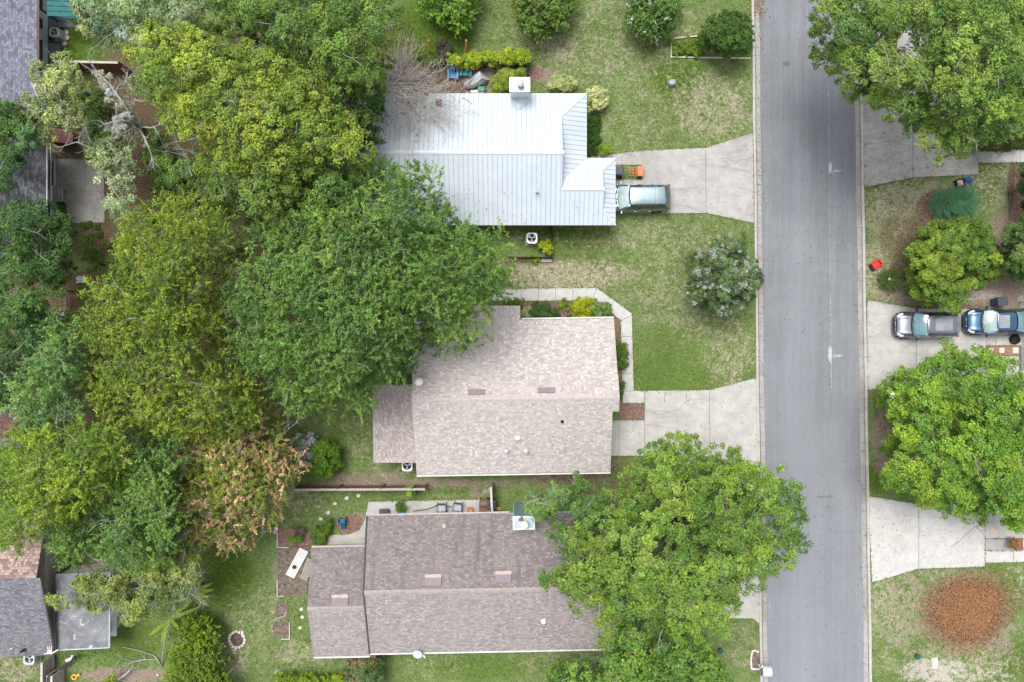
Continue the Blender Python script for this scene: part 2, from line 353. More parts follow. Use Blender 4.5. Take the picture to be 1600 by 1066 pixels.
ZSAND = [(1460, 1050, 60, 26, .95), (1530, 1060, 60, 20, .7), (1400, 1010, 40, 20, .35), (1585, 905, 22, 40, .6), (660, 735, 40, 9, .8), (600, 728, 50, 9, .5), (1530, 462, 40, 14, .8), (1460, 500, 60, 14, .5), (1440, 900, 80, 12, .5), (1550, 470, 40, 10, .6), (1390, 468, 20, 10, .6), (520, 745, 60, 7, .5), (760, 765, 12, 8, .8), (1100, 150, 18, 14, .4), (590, 743, 40, 6, .6)]
ZORG = [(930, 60, 30, 20, .1)]
def zones(P, Z):
    a = np.zeros(len(P))
    for cx, cy, rx, ry, k in Z:
        d = ((P[:, 0] - cx) / rx) ** 2 + ((P[:, 1] - cy) / ry) ** 2
        a = np.maximum(a, k * sstep(1.45 - np.sqrt(d), 0, .9))
    return a
def ground_material():
    m, nt, b = M('lawn_and_soil'); p = geo_pos(nt)
    A = nd(nt, 'ShaderNodeSeparateColor', {0: nd(nt, 'ShaderNodeAttribute', attribute_name='A').outputs['Color']}).outputs
    B = nd(nt, 'ShaderNodeSeparateColor', {0: nd(nt, 'ShaderNodeAttribute', attribute_name='B').outputs['Color']}).outputs
    n0 = noise(nt, .22, 4, .6, p); n1 = noise(nt, 1.1, 6, .68, p, .3); n2 = noise(nt, 3.6, 5, .7, p, .4); n3 = noise(nt, 13, 4, .7, p); n4 = noise(nt, 2.2, 6, .72, geo_pos(nt, (1, 1, 1)), 1.0)
    g = mix(nt, rng_(nt, n2, .3, .7), (.082, .136, .034), (.165, .222, .072))
    g = mix(nt, rng_(nt, n1, .36, .66), g, (.165, .215, .085))
    g = mix(nt, mth(nt, 'MULTIPLY', rng_(nt, n4, .55, .68), .6), g, (.06, .10, .022))
    def mask(att, nz, k, lo=.42, hi=.62):
        return rng_(nt, mth(nt, 'ADD', att, mth(nt, 'MULTIPLY', mth(nt, 'SUBTRACT', nz, .5), k)), lo, hi)
    lush = mix(nt, rng_(nt, n2, .3, .7), (.050, .098, .018), (.125, .185, .028))
    nm = mth(nt, 'ADD', mth(nt, 'MULTIPLY', n1, .45), mth(nt, 'MULTIPLY', n2, .55))
    c = mix(nt, mask(B[0], nm, 1.7, .22, .88), g, lush)
    dry = mix(nt, rng_(nt, n3, .3, .7), (.235, .205, .14), (.44, .39, .29))
    c = mix(nt, mth(nt, 'MULTIPLY', mask(mth(nt, 'ADD', mth(nt, 'MULTIPLY', A[0], .58), .10), nm, 2.4, .28, .74), .74), c, dry)
    c = mix(nt, mth(nt, 'MULTIPLY', mask(mth(nt, 'ADD', mth(nt, 'MULTIPLY', A[0], .55), .06), n2, 2.0, .45, .75), .55), c, (.46, .385, .31))
    dirt = mix(nt, rng_(nt, n3, .3, .7), (.17, .125, .10), (.33, .26, .22))
    c = mix(nt, mask(mth(nt, 'MULTIPLY', A[1], .8), nm, 1.8, .34, .74), c, dirt)
    lit = mix(nt, rng_(nt, n3, .3, .7), (.075, .046, .032), (.19, .125, .085))
    c = mix(nt, mth(nt, 'MULTIPLY', mask(mth(nt, 'MULTIPLY', A[2], .85), n2, 1.5, .40, .62), .9), c, lit)
    snd = mix(nt, rng_(nt, n3, .3, .7), (.34, .30, .26), (.55, .51, .46))
    c = mix(nt, mth(nt, 'MULTIPLY', mask(mth(nt, 'MULTIPLY', B[1], .7), nm, 2.2, .36, .80), .85), c, snd)
    c = mix(nt, rng_(nt, n3, .25, .75), mul_node(nt, c, .70), mul_node(nt, c, 1.28))
    c = mix(nt, rng_(nt, n0, .3, .7), mul_node(nt, c, .9), mul_node(nt, c, 1.08))
    setin(nt, b.inputs['Base Color'], c); b.inputs['Roughness'].default_value = 1; b.inputs['Specular IOR Level'].default_value = .05
    bump(nt, b, n3, .6, .05); return m
def axis(lim, step):
    a = list(np.arange(-lim, lim + 1e-6, step)); x = lim; s = step
    out = []
    while x < 900: s *= 1.5; x += s; out.append(x)
    return np.array([-v for v in reversed(out)] + a + out)
gx, gy = axis(40, .25), axis(28, .25)
X, Y = np.meshgrid(gx, gy); GP = np.stack([X.ravel(), Y.ravel(), np.zeros(X.size)], 1)
nx, ny = len(gx), len(gy)
ii = (np.arange(ny - 1)[:, None] * nx + np.arange(nx - 1)[None]).ravel()
GF = np.stack([ii, ii + 1, ii + nx + 1, ii + nx], 1)
def np_mesh(name, V, F, mats, attrs=None, parent=None, smooth=False):
    me = bpy.data.meshes.new(name); V = np.asarray(V, np.float32); F = np.asarray(F, np.int32)
    me.vertices.add(len(V)); me.vertices.foreach_set('co', V.ravel())
    k = F.shape[1]; me.loops.add(F.size); me.loops.foreach_set('vertex_index', F.ravel())
    me.polygons.add(len(F)); me.polygons.foreach_set('loop_start', np.arange(0, F.size, k, dtype=np.int32))
    me.polygons.foreach_set('loop_total', np.full(len(F), k, np.int32))
    if smooth: me.polygons.foreach_set('use_smooth', np.ones(len(F), bool))
    for m in (mats if isinstance(mats, list) else [mats]): me.materials.append(m)
    me.update(calc_edges=True)
    for an, arr in (attrs or {}).items():
        at = me.attributes.new(an, 'FLOAT_COLOR', 'POINT')
        cc = np.ones((len(V), 4), np.float32); cc[:, :3] = arr; at.data.foreach_set('color', cc.ravel())
    o = link_(bpy.data.objects.new(name, me))
    if parent is not None: o.parent = parent
    return o
def to_px(P): return np.stack([800 + P[:, 0] * CF / CH, 533 - P[:, 1] * CF / CH], 1)
PX = to_px(GP)
gA = np.stack([zones(PX, ZDRY), zones(PX, ZDIRT), zones(PX, ZLIT)], 1)
gB = np.stack([zones(PX, ZLUSH_SHADE), zones(PX, ZSAND), zones(PX, ZORG)], 1)
tag(np_mesh('ground', GP, GF, ground_material(), {'A': gA, 'B': gB}), 'mottled green and straw coloured lawn with bare soil patches', 'lawn', kind='structure')
# road
def road_x(y, side):
    py = 533 - 22 * y
    return ((1186 + 13.5 * py / 1066 if side == 0 else 1333 + 17.0 * py / 1066) - 800) / 22.0
def road_material():
    m, nt, b = M('worn_asphalt'); p = geo_pos(nt)
    A = nd(nt, 'ShaderNodeSeparateColor', {0: nd(nt, 'ShaderNodeAttribute', attribute_name='A').outputs['Color']}).outputs
    st = noise(nt, 1.1, 5, .6, geo_pos(nt, (1.6, .05, 1))); st2 = noise(nt, 6, 4, .65, geo_pos(nt, (1.6, .09, 1))); n1 = noise(nt, .35, 5, .6, p); n3 = noise(nt, 30, 3, .7, p); n2 = noise(nt, 2.2, 6, .7, p)
    c = mix(nt, rng_(nt, st, .3, .7), (.176, .184, .200), (.214, .223, .240))
    c = mix(nt, rng_(nt, st2, .3, .7), mul_node(nt, c, .955), mul_node(nt, c, 1.04))
    c = mix(nt, rng_(nt, n1, .35, .7), mul_node(nt, c, .93), mul_node(nt, c, 1.06))
    c = mix(nt, rng_(nt, n3, .25, .75), mul_node(nt, c, .80), mul_node(nt, c, 1.18))
    c = mix(nt, rng_(nt, n2, .3, .7), mul_node(nt, c, .96), mul_node(nt, c, 1.03))
    c = mix(nt, mth(nt, 'MULTIPLY', A[1], .6), c, (.245, .255, .28))
    dk = rng_(nt, mth(nt, 'ADD', A[2], mth(nt, 'MULTIPLY', mth(nt, 'SUBTRACT', noise(nt, 5, 4, .7, p), .5), .8)), .4, .7)
    c = mix(nt, mth(nt, 'MULTIPLY', dk, .55), c, (.085, .085, .092))
    pt = rng_(nt, mth(nt, 'ADD', A[0], mth(nt, 'MULTIPLY', mth(nt, 'SUBTRACT', noise(nt, 7, 5, .75, geo_pos(nt, (1, .6, 1))), .5), 1.0)), .45, .75)
    c = mix(nt, mth(nt, 'MULTIPLY', pt, .55), c, (.62, .62, .64))
    setin(nt, b.inputs['Base Color'], c); b.inputs['Roughness'].default_value = .88; b.inputs['Specular IOR Level'].default_value = .25
    bump(nt, b, n3, .25, .01); return m
ry = np.concatenate([np.arange(-400, -26, 8.0), np.arange(-26, 26.01, .11), np.arange(28, 400, 8.0)]); rn = 66
RV = np.array([[road_x(y, 0) * (1 - t) + road_x(y, 1) * t, y, .02] for y in ry for t in np.linspace(0, 1, rn)])
ii = (np.arange(len(ry) - 1)[:, None] * rn + np.arange(rn - 1)[None]).ravel()
RP = to_px(RV); rx_, ry_ = RP[:, 0], RP[:, 1]
xl = 1294 + (ry_ - 130) * 5 / 480
pa = .60 * np.exp(-((rx_ - xl) / 2.3) ** 2) * ((ry_ > 130) & (ry_ < 612))
for cx, cy, sx, sy, k in ((1297, 262, 4, 14, .9), (1308, 267, 12, 4, .68), (1302, 272, 6, 6, .6), (1283, 254, 4, 3, .55), (1297, 553, 4.5, 17, 1.0), (1308, 556, 13, 4.5, .72), (1298, 545, 4, 8, .5), (1318, 574, 26, 2.5, .42), (1262, 548, 10, 3, .4), (1258, 573, 8, 3, .35), (1237, 722, 10, 6, .45), (1237, 617, 7, 4, .45), (1313, 1025, 6, 16, .5), (1298, 1040, 5, 5, .4), (1229, 30, 6, 6, .3), (1202, 945, 2, 14, .7)):
    pa = np.maximum(pa, k * np.exp(-((rx_ - cx) / sx) ** 2 - ((ry_ - cy) / sy) ** 2))
lane_and_light = .55 * np.exp(-((rx_ - 1240 - ry_ * .012) / 22) ** 2) * sstep(ry_, 60, 500) + .8 * sstep(ry_, 250, 900) * .5  # pale wheel track, plus a painted brightening that leaves the shaded top darker
dk = np.zeros(len(RV))
for cx, cy, sx, sy, k in ((1228, 100, 7, 5, 1.1), (1216, 112, 5, 3, .7), (1215, 178, 5, 6, .65), (1284, 270, 4, 6, .7), (1290, 776, 24, 3, .75), (1320, 788, 12, 2, .6), (1293, 792, 4, 3, .8), (1283, 870, 3, 5, .75), (1268, 945, 3, 5, .6), (1291, 978, 3, 3, .8), (1322, 1046, 3, 5, .7), (1246, 62, 3, 3, .8), (1255, 223, 4, 3, .5), (1244, 688, 2.4, 2.4, .7), (1219, 554, 2.5, 2.5, .7), (1235, 1020, 3, 3, .6), (1340, 640, 2.4, 2.4, .6)):
    dk = np.maximum(dk, k * np.exp(-((rx_ - cx) / sx) ** 2 - ((ry_ - cy) / sy) ** 2))
tyre = 1264 - (ry_ - 530) * .075
dk = np.maximum(dk, .42 * np.exp(-((rx_ - tyre) / 1.6) ** 2) * ((ry_ > 520) & (ry_ < 760)))
for k_ in range(170):
    cx, cy, q = random.uniform(1192, 1345), random.uniform(0, 1066), random.uniform(.8, 1.9)
    dk = np.maximum(dk, random.uniform(.4, .95) * np.exp(-((rx_ - cx) / q) ** 2 - ((ry_ - cy) / q) ** 2))
tag(np_mesh('road', RV, np.stack([ii, ii + 1, ii + rn + 1, ii + rn], 1), road_material(), {'A': np.stack([pa, np.clip(lane_and_light, 0, 1), dk], 1)}), 'grey worn asphalt street running past the front lawns', 'road', kind='structure')
def kerb(side):
    s = -1 if side == 0 else 1
    prof = [(0, .024), (.02, .03), (.30, .035), (.36, .06), (.40, .10), (.50, .11), (.54, .09), (.56, -.05)]
    ys = list(np.arange(-390, -26, 13.0)) + list(np.arange(-26, 26.1, 2.6)) + list(np.arange(39, 400, 13.0))
    mb = MB(); n = len(prof)
    vs = [(road_x(y, side) + s * (d + .012 * math.sin(y * 1.7)) * (1 if i else 0.98), y, z) for y in ys for i, (d, z) in enumerate(prof)]
    fs = []; mi = []
    for j in range(len(ys) - 1):
        for i in range(n - 1):
            f = (j * n + i, j * n + i + 1, (j + 1) * n + i + 1, (j + 1) * n + i)
            fs.append(f if s > 0 else f[::-1]); mi.append(0 if i < 2 else 2 if i == 2 else 1)
    mb.add(vs, fs); mb.m = mi
    y = -25.5
    while y < 26:
        mb.add([(road_x(y + dy, side) + s * d, y + dy, z + .006) for d, z in prof[:7] for dy in (-.012, .012)], [(2 * i, 2 * i + 1, 2 * i + 3, 2 * i + 2) for i in range(6)], 2); y += 3.05
    tag(mb.build('kerb', [MT['kerb'], MT['conc2'], MT['joint']]), ['pale concrete kerb on the house side of the street', 'pale concrete kerb on the parked car side of the street'][side], 'kerb', kind='structure')
kerb(0); kerb(1)
DRIVES = []
def slab(name, poly, mat, label, joints=(), cracks=(), cat='driveway', z=.05, jw=.035):
    P = pxs(poly); DRIVES.append(poly); mb = MB(); mb.prism(P, -.06, z, 0)
    for a, b_ in joints:
        A_, B_ = Vector(W(*a, 0)[:2]), Vector(W(*b_, 0)[:2]); d = (B_ - A_).normalized(); n = Vector((-d.y, d.x)) * jw / 2
        mb.add([(*(A_ - n), z + .004), (*(B_ - n), z + .004), (*(B_ + n), z + .004), (*(A_ + n), z + .004)], [(0, 1, 2, 3)], 1)
    for cr in cracks:
        pts = []
        for i in range(len(cr) - 1):
            A_, B_ = Vector(W(*cr[i])[:2]), Vector(W(*cr[i + 1])[:2]); k = max(2, int((B_ - A_).length / .25))
            for q in range(k): pts.append(A_.lerp(B_, q / k) + Vector((random.uniform(-.05, .05), random.uniform(-.05, .05))))
        for i in range(len(pts) - 1):
            A_, B_ = pts[i], pts[i + 1]; d = (B_ - A_).normalized(); n = Vector((-d.y, d.x)) * random.uniform(.005, .013)
            mb.add([(*(A_ - n), z + .006), (*(B_ - n), z + .006), (*(B_ + n), z + .006), (*(A_ + n), z + .006)], [(0, 1, 2, 3)], 1)
    return tag(mb.build(name, [mat, MT['joint']]), label, cat, kind='structure')
slab('driveway', [(1176, 208), (1104, 231), (1002, 236), (918, 246), (918, 258), (1003, 258), (1003, 281), (930, 281), (930, 334), (1040, 334), (1103, 333), (1178, 349)], MT['conc1'], 'stained driveway of the metal roofed house',
     [((1102, 231), (1103, 333))], [[(1180, 246), (1150, 252), (1120, 246)], [(1010, 295), (1060, 297), (1100, 292)]])
slab('path', [(770, 452), (932, 450), (987, 490), (990, 611), (1007, 611), (1007, 630), (973, 630), (970, 500), (925, 470), (770, 470)], MT['conc3'], 'pale slab footpath bending round the corner of the tan roofed house',
     [((x, 450), (x, 471)) for x in (814.5, 841, 868, 895)] + [((932, 450), (925, 471)), ((960, 470), (948, 485)), ((987, 493), (970, 501))] + [((971, y), (990, y)) for y in (526, 555, 584, 611)], cat='path')
slab('driveway', [(1007, 611), (1108, 609.5), (1184, 590), (1188, 732), (1110, 713), (940, 712), (940, 657), (1007, 656.5)], MT['conc2'], 'cracked pale driveway of the tan roofed house',
     [((1108, 610), (1109, 713)), ((1007, 611), (1007, 712)), ((967, 658), (967, 712)), ((1039, 611), (1038, 630)), ((1072, 611), (1072, 625))],
     [[(1007, 640), (1030, 648), (1060, 640), (1075, 625), (1104, 622)], [(1063, 641), (1075, 655), (1078, 671)], [(1010, 663), (1035, 667), (1042, 662)]])
slab('driveway', [(1189, 893), (1140, 915), (962, 918), (962, 966), (1176, 966), (1190, 978)], MT['conc2'], 'pale driveway mostly hidden under the big street side oak', [((1135, 916), (1135, 966))])
slab('driveway', [(1346, 20), (1460, 20), (1460, 110), (1528, 150), (1528, 273), (1426, 277.5), (1350, 293), (1345, 160)], MT['conc1'], 'grey driveway under the big oak across the street', [((1425, 120), (1426, 277))], [[(1350, 226), (1390, 222), (1420, 229)]])
slab('path', [(1528, 237), (1680, 231), (1680, 252), (1528, 255)], MT['conc2'], 'concrete footpath leading off right from the shaded driveway', [((1593, 235), (1593, 254))], cat='path')
slab('driveway', [(1354, 469), (1430, 482), (1592, 485), (1680, 485), (1680, 540), (1540, 540), (1540, 556), (1592, 556), (1592, 606), (1440, 606), (1355, 609)], MT['conc2'], 'pale driveway under the two parked cars', [((1431, 482), (1431, 606)), ((1541, 484), (1541, 540)), ((1555, 530), (1555, 540))])
slab('driveway', [(1356, 775), (1434, 788), (1538, 788), (1538, 885), (1434, 888.5), (1362, 910)], MT['conc3'], 'clean white driveway above the orange chip mound', [((1435, 787), (1435, 888)), ((1500, 844), (1523, 822)), ((1523, 822), (1537, 836)), ((1484, 855), (1500, 844))])
slab('path', [(1538.6, 800), (1680, 800), (1680, 841), (1538.6, 841)], MT['conc2'], 'concrete pad beside the clean white driveway', (), cat='path')
slab('path', [(1538.6, 841.6), (1680, 841.6), (1680, 860), (1538.6, 860)], MT['conc4'], 'bluish grey strip of paving beside the clean white driveway', (), cat='path')
slab('path', [(1538.6, 860.6), (1680, 859.6), (1680, 876), (1538.6, 879)], MT['conc3'], 'white footpath leading right from the clean white driveway', [((1583, 860), (1583, 878))], cat='path')
slab('patio', [(86, 248), (163, 250), (164, 348), (108, 349), (104, 320), (86, 300)], MT['conc4'], 'cracked grey backyard patio slab beside the dark roofed house', [((134, 250), (134, 299)), ((100, 299), (163, 299)), ((119, 299), (119, 314))],
     [[(92, 270), (100, 282), (112, 276), (110, 250)], [(105, 330), (125, 320), (140, 324)]], cat='patio')
slab('patio', [(576, 784), (768, 780), (768, 803), (577, 812), (577, 836), (570, 852), (512, 853), (512, 836), (545, 835), (562, 828), (570, 812)], MT['conc2'], 'pale curved patio along the back wall of the mauve roofed house', (), [[(600, 795), (625, 788), (650, 792)]], cat='patio')
slab('patio', [(69, 68), (95, 68), (95, 90), (69, 90)], MT['slate'], 'blue grey door mat slab beside the blue house', cat='patio', z=.03)
# lawn grass
def leaf_arrays(Pc, T, B, N, L, Wd, fold=.25):
    L = L[:, None]; Wd = Wd[:, None]
    return np.stack([Pc - T * L / 2, Pc + B * Wd / 2 + N * Wd * fold, Pc + T * L / 2, Pc - B * Wd / 2 + N * Wd * fold], 1)
def norm(a): return a / np.maximum(np.linalg.norm(a, axis=1, keepdims=True), 1e-9)
def leaf_object(name, Pc, N, T, L, Wd, col, parent=None, fold=.25, mat=None):
    N = norm(N); T = norm(T - N * np.sum(T * N, 1, keepdims=True)); B = np.cross(N, T)
    V = leaf_arrays(Pc, T, B, N, L, Wd, fold).reshape(-1, 3)
    F = np.arange(len(V)).reshape(-1, 4)
    return np_mesh(name, V, F, mat or MT['leaf'], {'Col': np.repeat(col, 4, 0)}, parent)
n = 380000
P = np.stack([rng.uniform(-37.5, 37.5, n), rng.uniform(-25.2, 25.2, n)], 1)
Q = to_px(P)
keep = ~((P[:, 0] > np.interp(P[:, 1], [-30, 30], [road_x(-30, 0) - .55, road_x(30, 0) - .55])) & (P[:, 0] < np.interp(P[:, 1], [-30, 30], [road_x(-30, 1) + .55, road_x(30, 1) + .55])))
for d in DRIVES: keep &= ~in_poly(Q, d)
for h in ([(580, 150), (910, 150), (910, 250), (950, 255), (950, 345), (580, 345)], [(650, 510), (950, 510), (950, 730), (650, 730)], [(590, 600), (645, 600), (645, 715), (590, 715)], [(580, 810), (940, 805), (940, 1005), (580, 1005)], [(490, 860), (580, 860), (580, 1015), (490, 1015)], [(0, 830), (80, 830), (80, 1020), (0, 1020)]):
    keep &= ~in_poly(Q, h)
dirtv = np.maximum(np.maximum(zones(Q, ZDIRT), zones(Q, ZSAND)), zones(Q, ZLIT)); keep &= rng.random(n) > dirtv * 1.05
P = P[keep]; Q = Q[keep]; n = len(P)
dry = zones(Q, ZDRY); lush = zones(Q, ZLUSH_SHADE)
base = np.where((rng.random(n) < .14 + .5 * dry)[:, None], np.array([[.44, .38, .27], [.50, .41, .34], [.34, .28, .18], [.24, .24, .10]])[rng.integers(0, 4, n)], np.array([[.120, .185, .052]]))
base = np.where((rng.random(n) < lush * .9)[:, None], np.array([[.10, .185, .030]]), base)
col = np.clip(base * rng.uniform(.5, 1.45, (n, 1)) * rng.uniform(.9, 1.1, (n, 3)), 0, 1)
up = norm(np.stack([rng.normal(0, .7, n), rng.normal(0, .7, n), np.ones(n)], 1))
T = norm(rng.normal(0, 1, (n, 3)) * [1, 1, .5])
tag(leaf_object('lawn_grass', np.concatenate([P, rng.uniform(.015, .05, (n, 1))], 1), up, T, rng.uniform(.06, .17, n), rng.uniform(.018, .045, n), col), 'short mixed green and dry grass covering the yards', 'grass', kind='stuff')
ep = []
for dr in DRIVES:
    for i in range(len(dr)):
        A_, B_ = np.array(W(*dr[i])[:2]), np.array(W(*dr[(i + 1) % len(dr)])[:2]); L_ = np.linalg.norm(B_ - A_)
        if L_ > .3: k = int(L_ * 26); ep.append(A_ + (B_ - A_) * rng.random((k, 1)) + rng.normal(0, .045, (k, 2)))
P = np.concatenate(ep); Q = to_px(P); kk = np.zeros(len(P), bool)
for dr in DRIVES: kk |= in_poly(to_px(P + rng.normal(0, .16, P.shape)), dr)
P = P[~kk]; n = len(P)
tag(leaf_object('edge_grass', np.concatenate([P, rng.uniform(.05, .09, (n, 1))], 1), norm(rng.normal(0, .5, (n, 3)) + [0, 0, 1]), rng.normal(0, 1, (n, 3)), rng.uniform(.08, .2, n), rng.uniform(.02, .05, n), np.array([[.12, .17, .05]]) * np.exp(rng.normal(0, .35, (n, 1)))), 'grass blades creeping over the edges of the concrete', 'grass', kind='stuff')
cl = [(1186, 500, 5, 560, 900), (1350, 500, 6, 560, 700), (1182, 8, 8, 14, 500), (1100, 280, 80, 50, 60), (1100, 660, 90, 50, 160), (1480, 255, 60, 20, 260), (1400, 230, 50, 60, 240), (1450, 545, 90, 60, 200), (1470, 830, 90, 50, 260), (1270, 880, 40, 160, 260), (1300, 120, 50, 100, 300), (900, 90, 60, 40, 120), (1120, 440, 80, 70, 500), (1400, 350, 60, 80, 700), (1000, 420, 160, 120, 300), (880, 745, 80, 10, 400), (130, 300, 50, 50, 300), (1540, 340, 60, 60, 500), (1385, 690, 24, 70, 300), (850, 60, 60, 30, 200)]
P = np.concatenate([np.stack([rng.normal(cx, rx, k), rng.normal(cy, ry, k) if ry < 300 else rng.uniform(cy - ry, cy + ry, k)], 1) for cx, cy, rx, ry, k in cl]); n = len(P)
P = Wn_(P, np.full(n, .075)) if 'Wn_' in globals() else np.stack([(P[:, 0] - 800) * CH / CF, (533 - P[:, 1]) * CH / CF, np.full(n, .075)], 1)
P = P[~((P[:, 0] > -14) & (P[:, 0] < 7.2) & (P[:, 1] < -9.2 + 1.2) & (P[:, 1] > -22))]; n = len(P)
lc = np.array([[.30, .15, .07], [.36, .26, .12], [.16, .10, .06], [.42, .33, .2]])[rng.integers(0, 4, n)] * np.exp(rng.normal(0, .25, (n, 1)))
tag(leaf_object('fallen_leaves', P, norm(rng.normal(0, .35, (n, 3)) + [0, 0, 1]), rng.normal(0, 1, (n, 3)), rng.uniform(.05, .13, n), rng.uniform(.03, .07, n), np.clip(lc, 0, 1)), 'brown fallen leaves scattered over lawns, drives and gutters', 'fallen leaves', kind='stuff')
# ------------------------------------------------------------------ houses
def roof_part(name, planes, mats, parent, mis=None, th=.13, label=None):
    mb = MB(); cnt = {}
    key = lambda p: (round(p[0], 3), round(p[1], 3), round(p[2], 3))
    for k, pl in enumerate(planes):
        q = list(pl)
        nz = sum((q[i][0] * q[(i + 1) % len(q)][1] - q[(i + 1) % len(q)][0] * q[i][1]) for i in range(len(q)))
        if nz < 0: q = q[::-1]
        mb.add(q, [tuple(range(len(q)))], mis[k] if mis else 0)
        low = [(p[0], p[1], p[2] - th) for p in q]
        mb.add(low, [tuple(range(len(q) - 1, -1, -1))], len(mats) - 1)
        for i in range(len(q)):
            a, b_ = q[i], q[(i + 1) % len(q)]
            cnt.setdefault(frozenset((key(a), key(b_))), []).append((a, b_))
    for e, l in cnt.items():
        if len(l) == 1:
            a, b_ = l[0]
            mb.add([a, b_, (b_[0], b_[1], b_[2] - th), (a[0], a[1], a[2] - th)], [(3, 2, 1, 0)], len(mats) - 1)
    o = mb.build(name, mats, parent, uv=True)
    if label: o['label'] = label
    return o
def cap(mb, a, b_, w=.15, h=.035, mi=0):
    a, b_ = Vector(a), Vector(b_); d = (b_ - a).normalized(); n = Vector((-d.y, d.x, 0)).normalized()
    dz = Vector((0, 0, -w * .30)); u = Vector((0, 0, h))
    mb.add([a + n * w + dz + u, a + u, a - n * w + dz + u, b_ + n * w + dz + u, b_ + u, b_ - n * w + dz + u], [(0, 1, 4, 3), (1, 2, 5, 4)], mi)
def ribs(mb, pl, sp=.32, w=.024, h=.026):
    a = Vector(pl[0]); nrm = Vector((0, 0, 0))
    for i in range(1, len(pl) - 1): nrm += (Vector(pl[i]) - a).cross(Vector(pl[i + 1]) - a)
    if nrm.z < 0: nrm = -nrm
    nrm.normalize(); u = Vector((0, 0, 1)).cross(nrm).normalized(); v = nrm.cross(u)
    pts = [(Vector(p).dot(u), Vector(p).dot(v)) for p in pl]; base = nrm * a.dot(nrm)
    k = math.floor(min(p[0] for p in pts) / sp)
    while k * sp < max(p[0] for p in pts):
        uu = k * sp + .011; k += 1; cr = []
        for i in range(len(pts)):
            (u0, v0), (u1, v1) = pts[i], pts[(i + 1) % len(pts)]
            if (u0 > uu) != (u1 > uu): cr.append(v0 + (v1 - v0) * (uu - u0) / (u1 - u0))
        cr.sort()
        for i in range(0, len(cr) - 1, 2):
            if cr[i + 1] - cr[i] < .05: continue
            q = [base + u * (uu + s * w * f) + v * vv + nrm * hh for vv in (cr[i] + .01, cr[i + 1] - .01) for (s, f, hh) in ((-1, 1, .001), (-1, .6, h), (1, .6, h), (1, 1, .001))]
            mb.add(q, [(0, 1, 5, 4), (1, 2, 6, 5), (2, 3, 7, 6), (3, 2, 1, 0), (4, 5, 6, 7)], 0)
def window(parent, c, w, h, ax, frame='white', name='window', gl='glass'):
    """ax: outward direction of the wall, 'x+', 'x-', 'y+' or 'y-'"""
    s = 1 if ax[1] == '+' else -1
    D = (lambda a, d, z: (d, a, z)) if ax[0] == 'x' else (lambda a, d, z: (a, d, z))
    f = MB(); c = Vector(c); off = lambda a, d, z: c + Vector(D(a, d * s, z))
    for a, z, sa, sz in ((-w / 2, 0, .07, h + .07), (w / 2, 0, .07, h + .07), (0, h / 2, w - .07, .07), (0, -h / 2, w - .07, .07), (0, 0, w - .07, .04)):
        f.box(off(a, .03, z), D(sa, .06, sz))
    fo = f.build(name, MT[frame], parent)
    p = MB(); p.box(off(0, .012, 0), D(w - .06, .02, h - .06)); p.build('pane', MT[gl], fo)
    return fo
def on_plane(px, py, fn):
    z = 3.0
    for _ in range(12):
        x, y, _z = W(px, py, z); z = fn(x, y)
    return (x, y, z)
def gutter(parent, a, b_, mat='gutter'):
    mb = MB(); mb.tube([a, b_], .055, 6); return mb.build('gutter', MT[mat], parent)
# ---- house with the metal roof
hr = thing('house', 'ranch house with pale ribbed metal roof and metal clad chimney', 'house', (-1.5, 12.2, 0))
e, r = 2.6, 4.21
SZ = lambda y: 2.6 + .36 * (y - 7.8)
m1 = [(-10.1, 7.8, e), (6.98, 7.8, e), (6.1, 8.68, SZ(8.68)), (6.1, 10.06, SZ(10.06)), (3.315, 10.06, SZ(10.06)), (3.315, 12.28, SZ(12.28)), (-10.1, 12.28, SZ(12.28))]
k2 = (SZ(12.28) - 2.6) / 4.4
NZ = lambda y: 2.6 + k2 * (16.68 - y)
m2 = [(-10.1, 16.68, e), (-10.1, 12.28, SZ(12.28)), (3.315, 12.28, SZ(12.28)), (3.315, 14.955, NZ(14.955)), (5.04, 16.68, e)]
zc = NZ(14.955); kc = (zc - 2.6) / 1.725
m3 = [(5.04, 16.68, e), (3.315, 14.955, zc), (3.315, 10.595, zc), (5.04, 12.32, e)]
kw = (zc - 2.6) / 1.725
zr = 2.6 + kw * (12.32 - 10.06); zh = 2.6 + kw * .88
m4 = [(5.04, 12.32, e), (3.315, 10.595, zc), (3.315, 10.06, zr), (6.1, 10.06, zr), (6.1, 11.44, zh), (6.98, 12.32, e)]
m5 = [(6.98, 12.32, e), (6.1, 11.44, zh), (6.1, 8.68, SZ(8.68)), (6.98, 7.8, e)]
ro = roof_part('roof', [m1, m2, m3, m4, m5], [MT['metalroof'], MT['white']], hr)
mb = MB()
for pl in (m1, m2, m3, m4, m5): ribs(mb, pl)
mb.build('seam_ribs', MT['rib'], ro)
for p_, q_, w_ in (((-10.1, 12.28, SZ(12.28)), (3.4, 12.28, SZ(12.28)), .12), ((3.3, 10.06, zr), (6.15, 10.06, zr), .09), ((5.04, 16.68, e + .01), (3.315, 14.955, zc + .01), .05), ((6.98, 12.32, e + .01), (6.1, 11.44, zh + .01), .05), ((6.98, 7.8, e + .01), (6.1, 8.68, SZ(8.68) + .01), .05)):
    mb = MB(); cap(mb, p_, q_, w_); mb.build('ridge_cap', MT['whitemetal'], ro)
mb = MB()
mb.add([(3.33, 14.955, zc), (3.33, 12.28, SZ(12.28)), (3.33, 10.06, zr), (3.33, 10.595, zc)], [(0, 1, 2, 3), (3, 2, 1, 0)])
mb.build('gable', MT['bluewall'], hr); mb = MB()
mb.add([(6.11, 11.44, zh), (6.11, 10.06, zr), (6.11, 8.68, SZ(8.68))], [(0, 1, 2), (2, 1, 0)]); mb.build('gable', MT['bluewall'], hr)
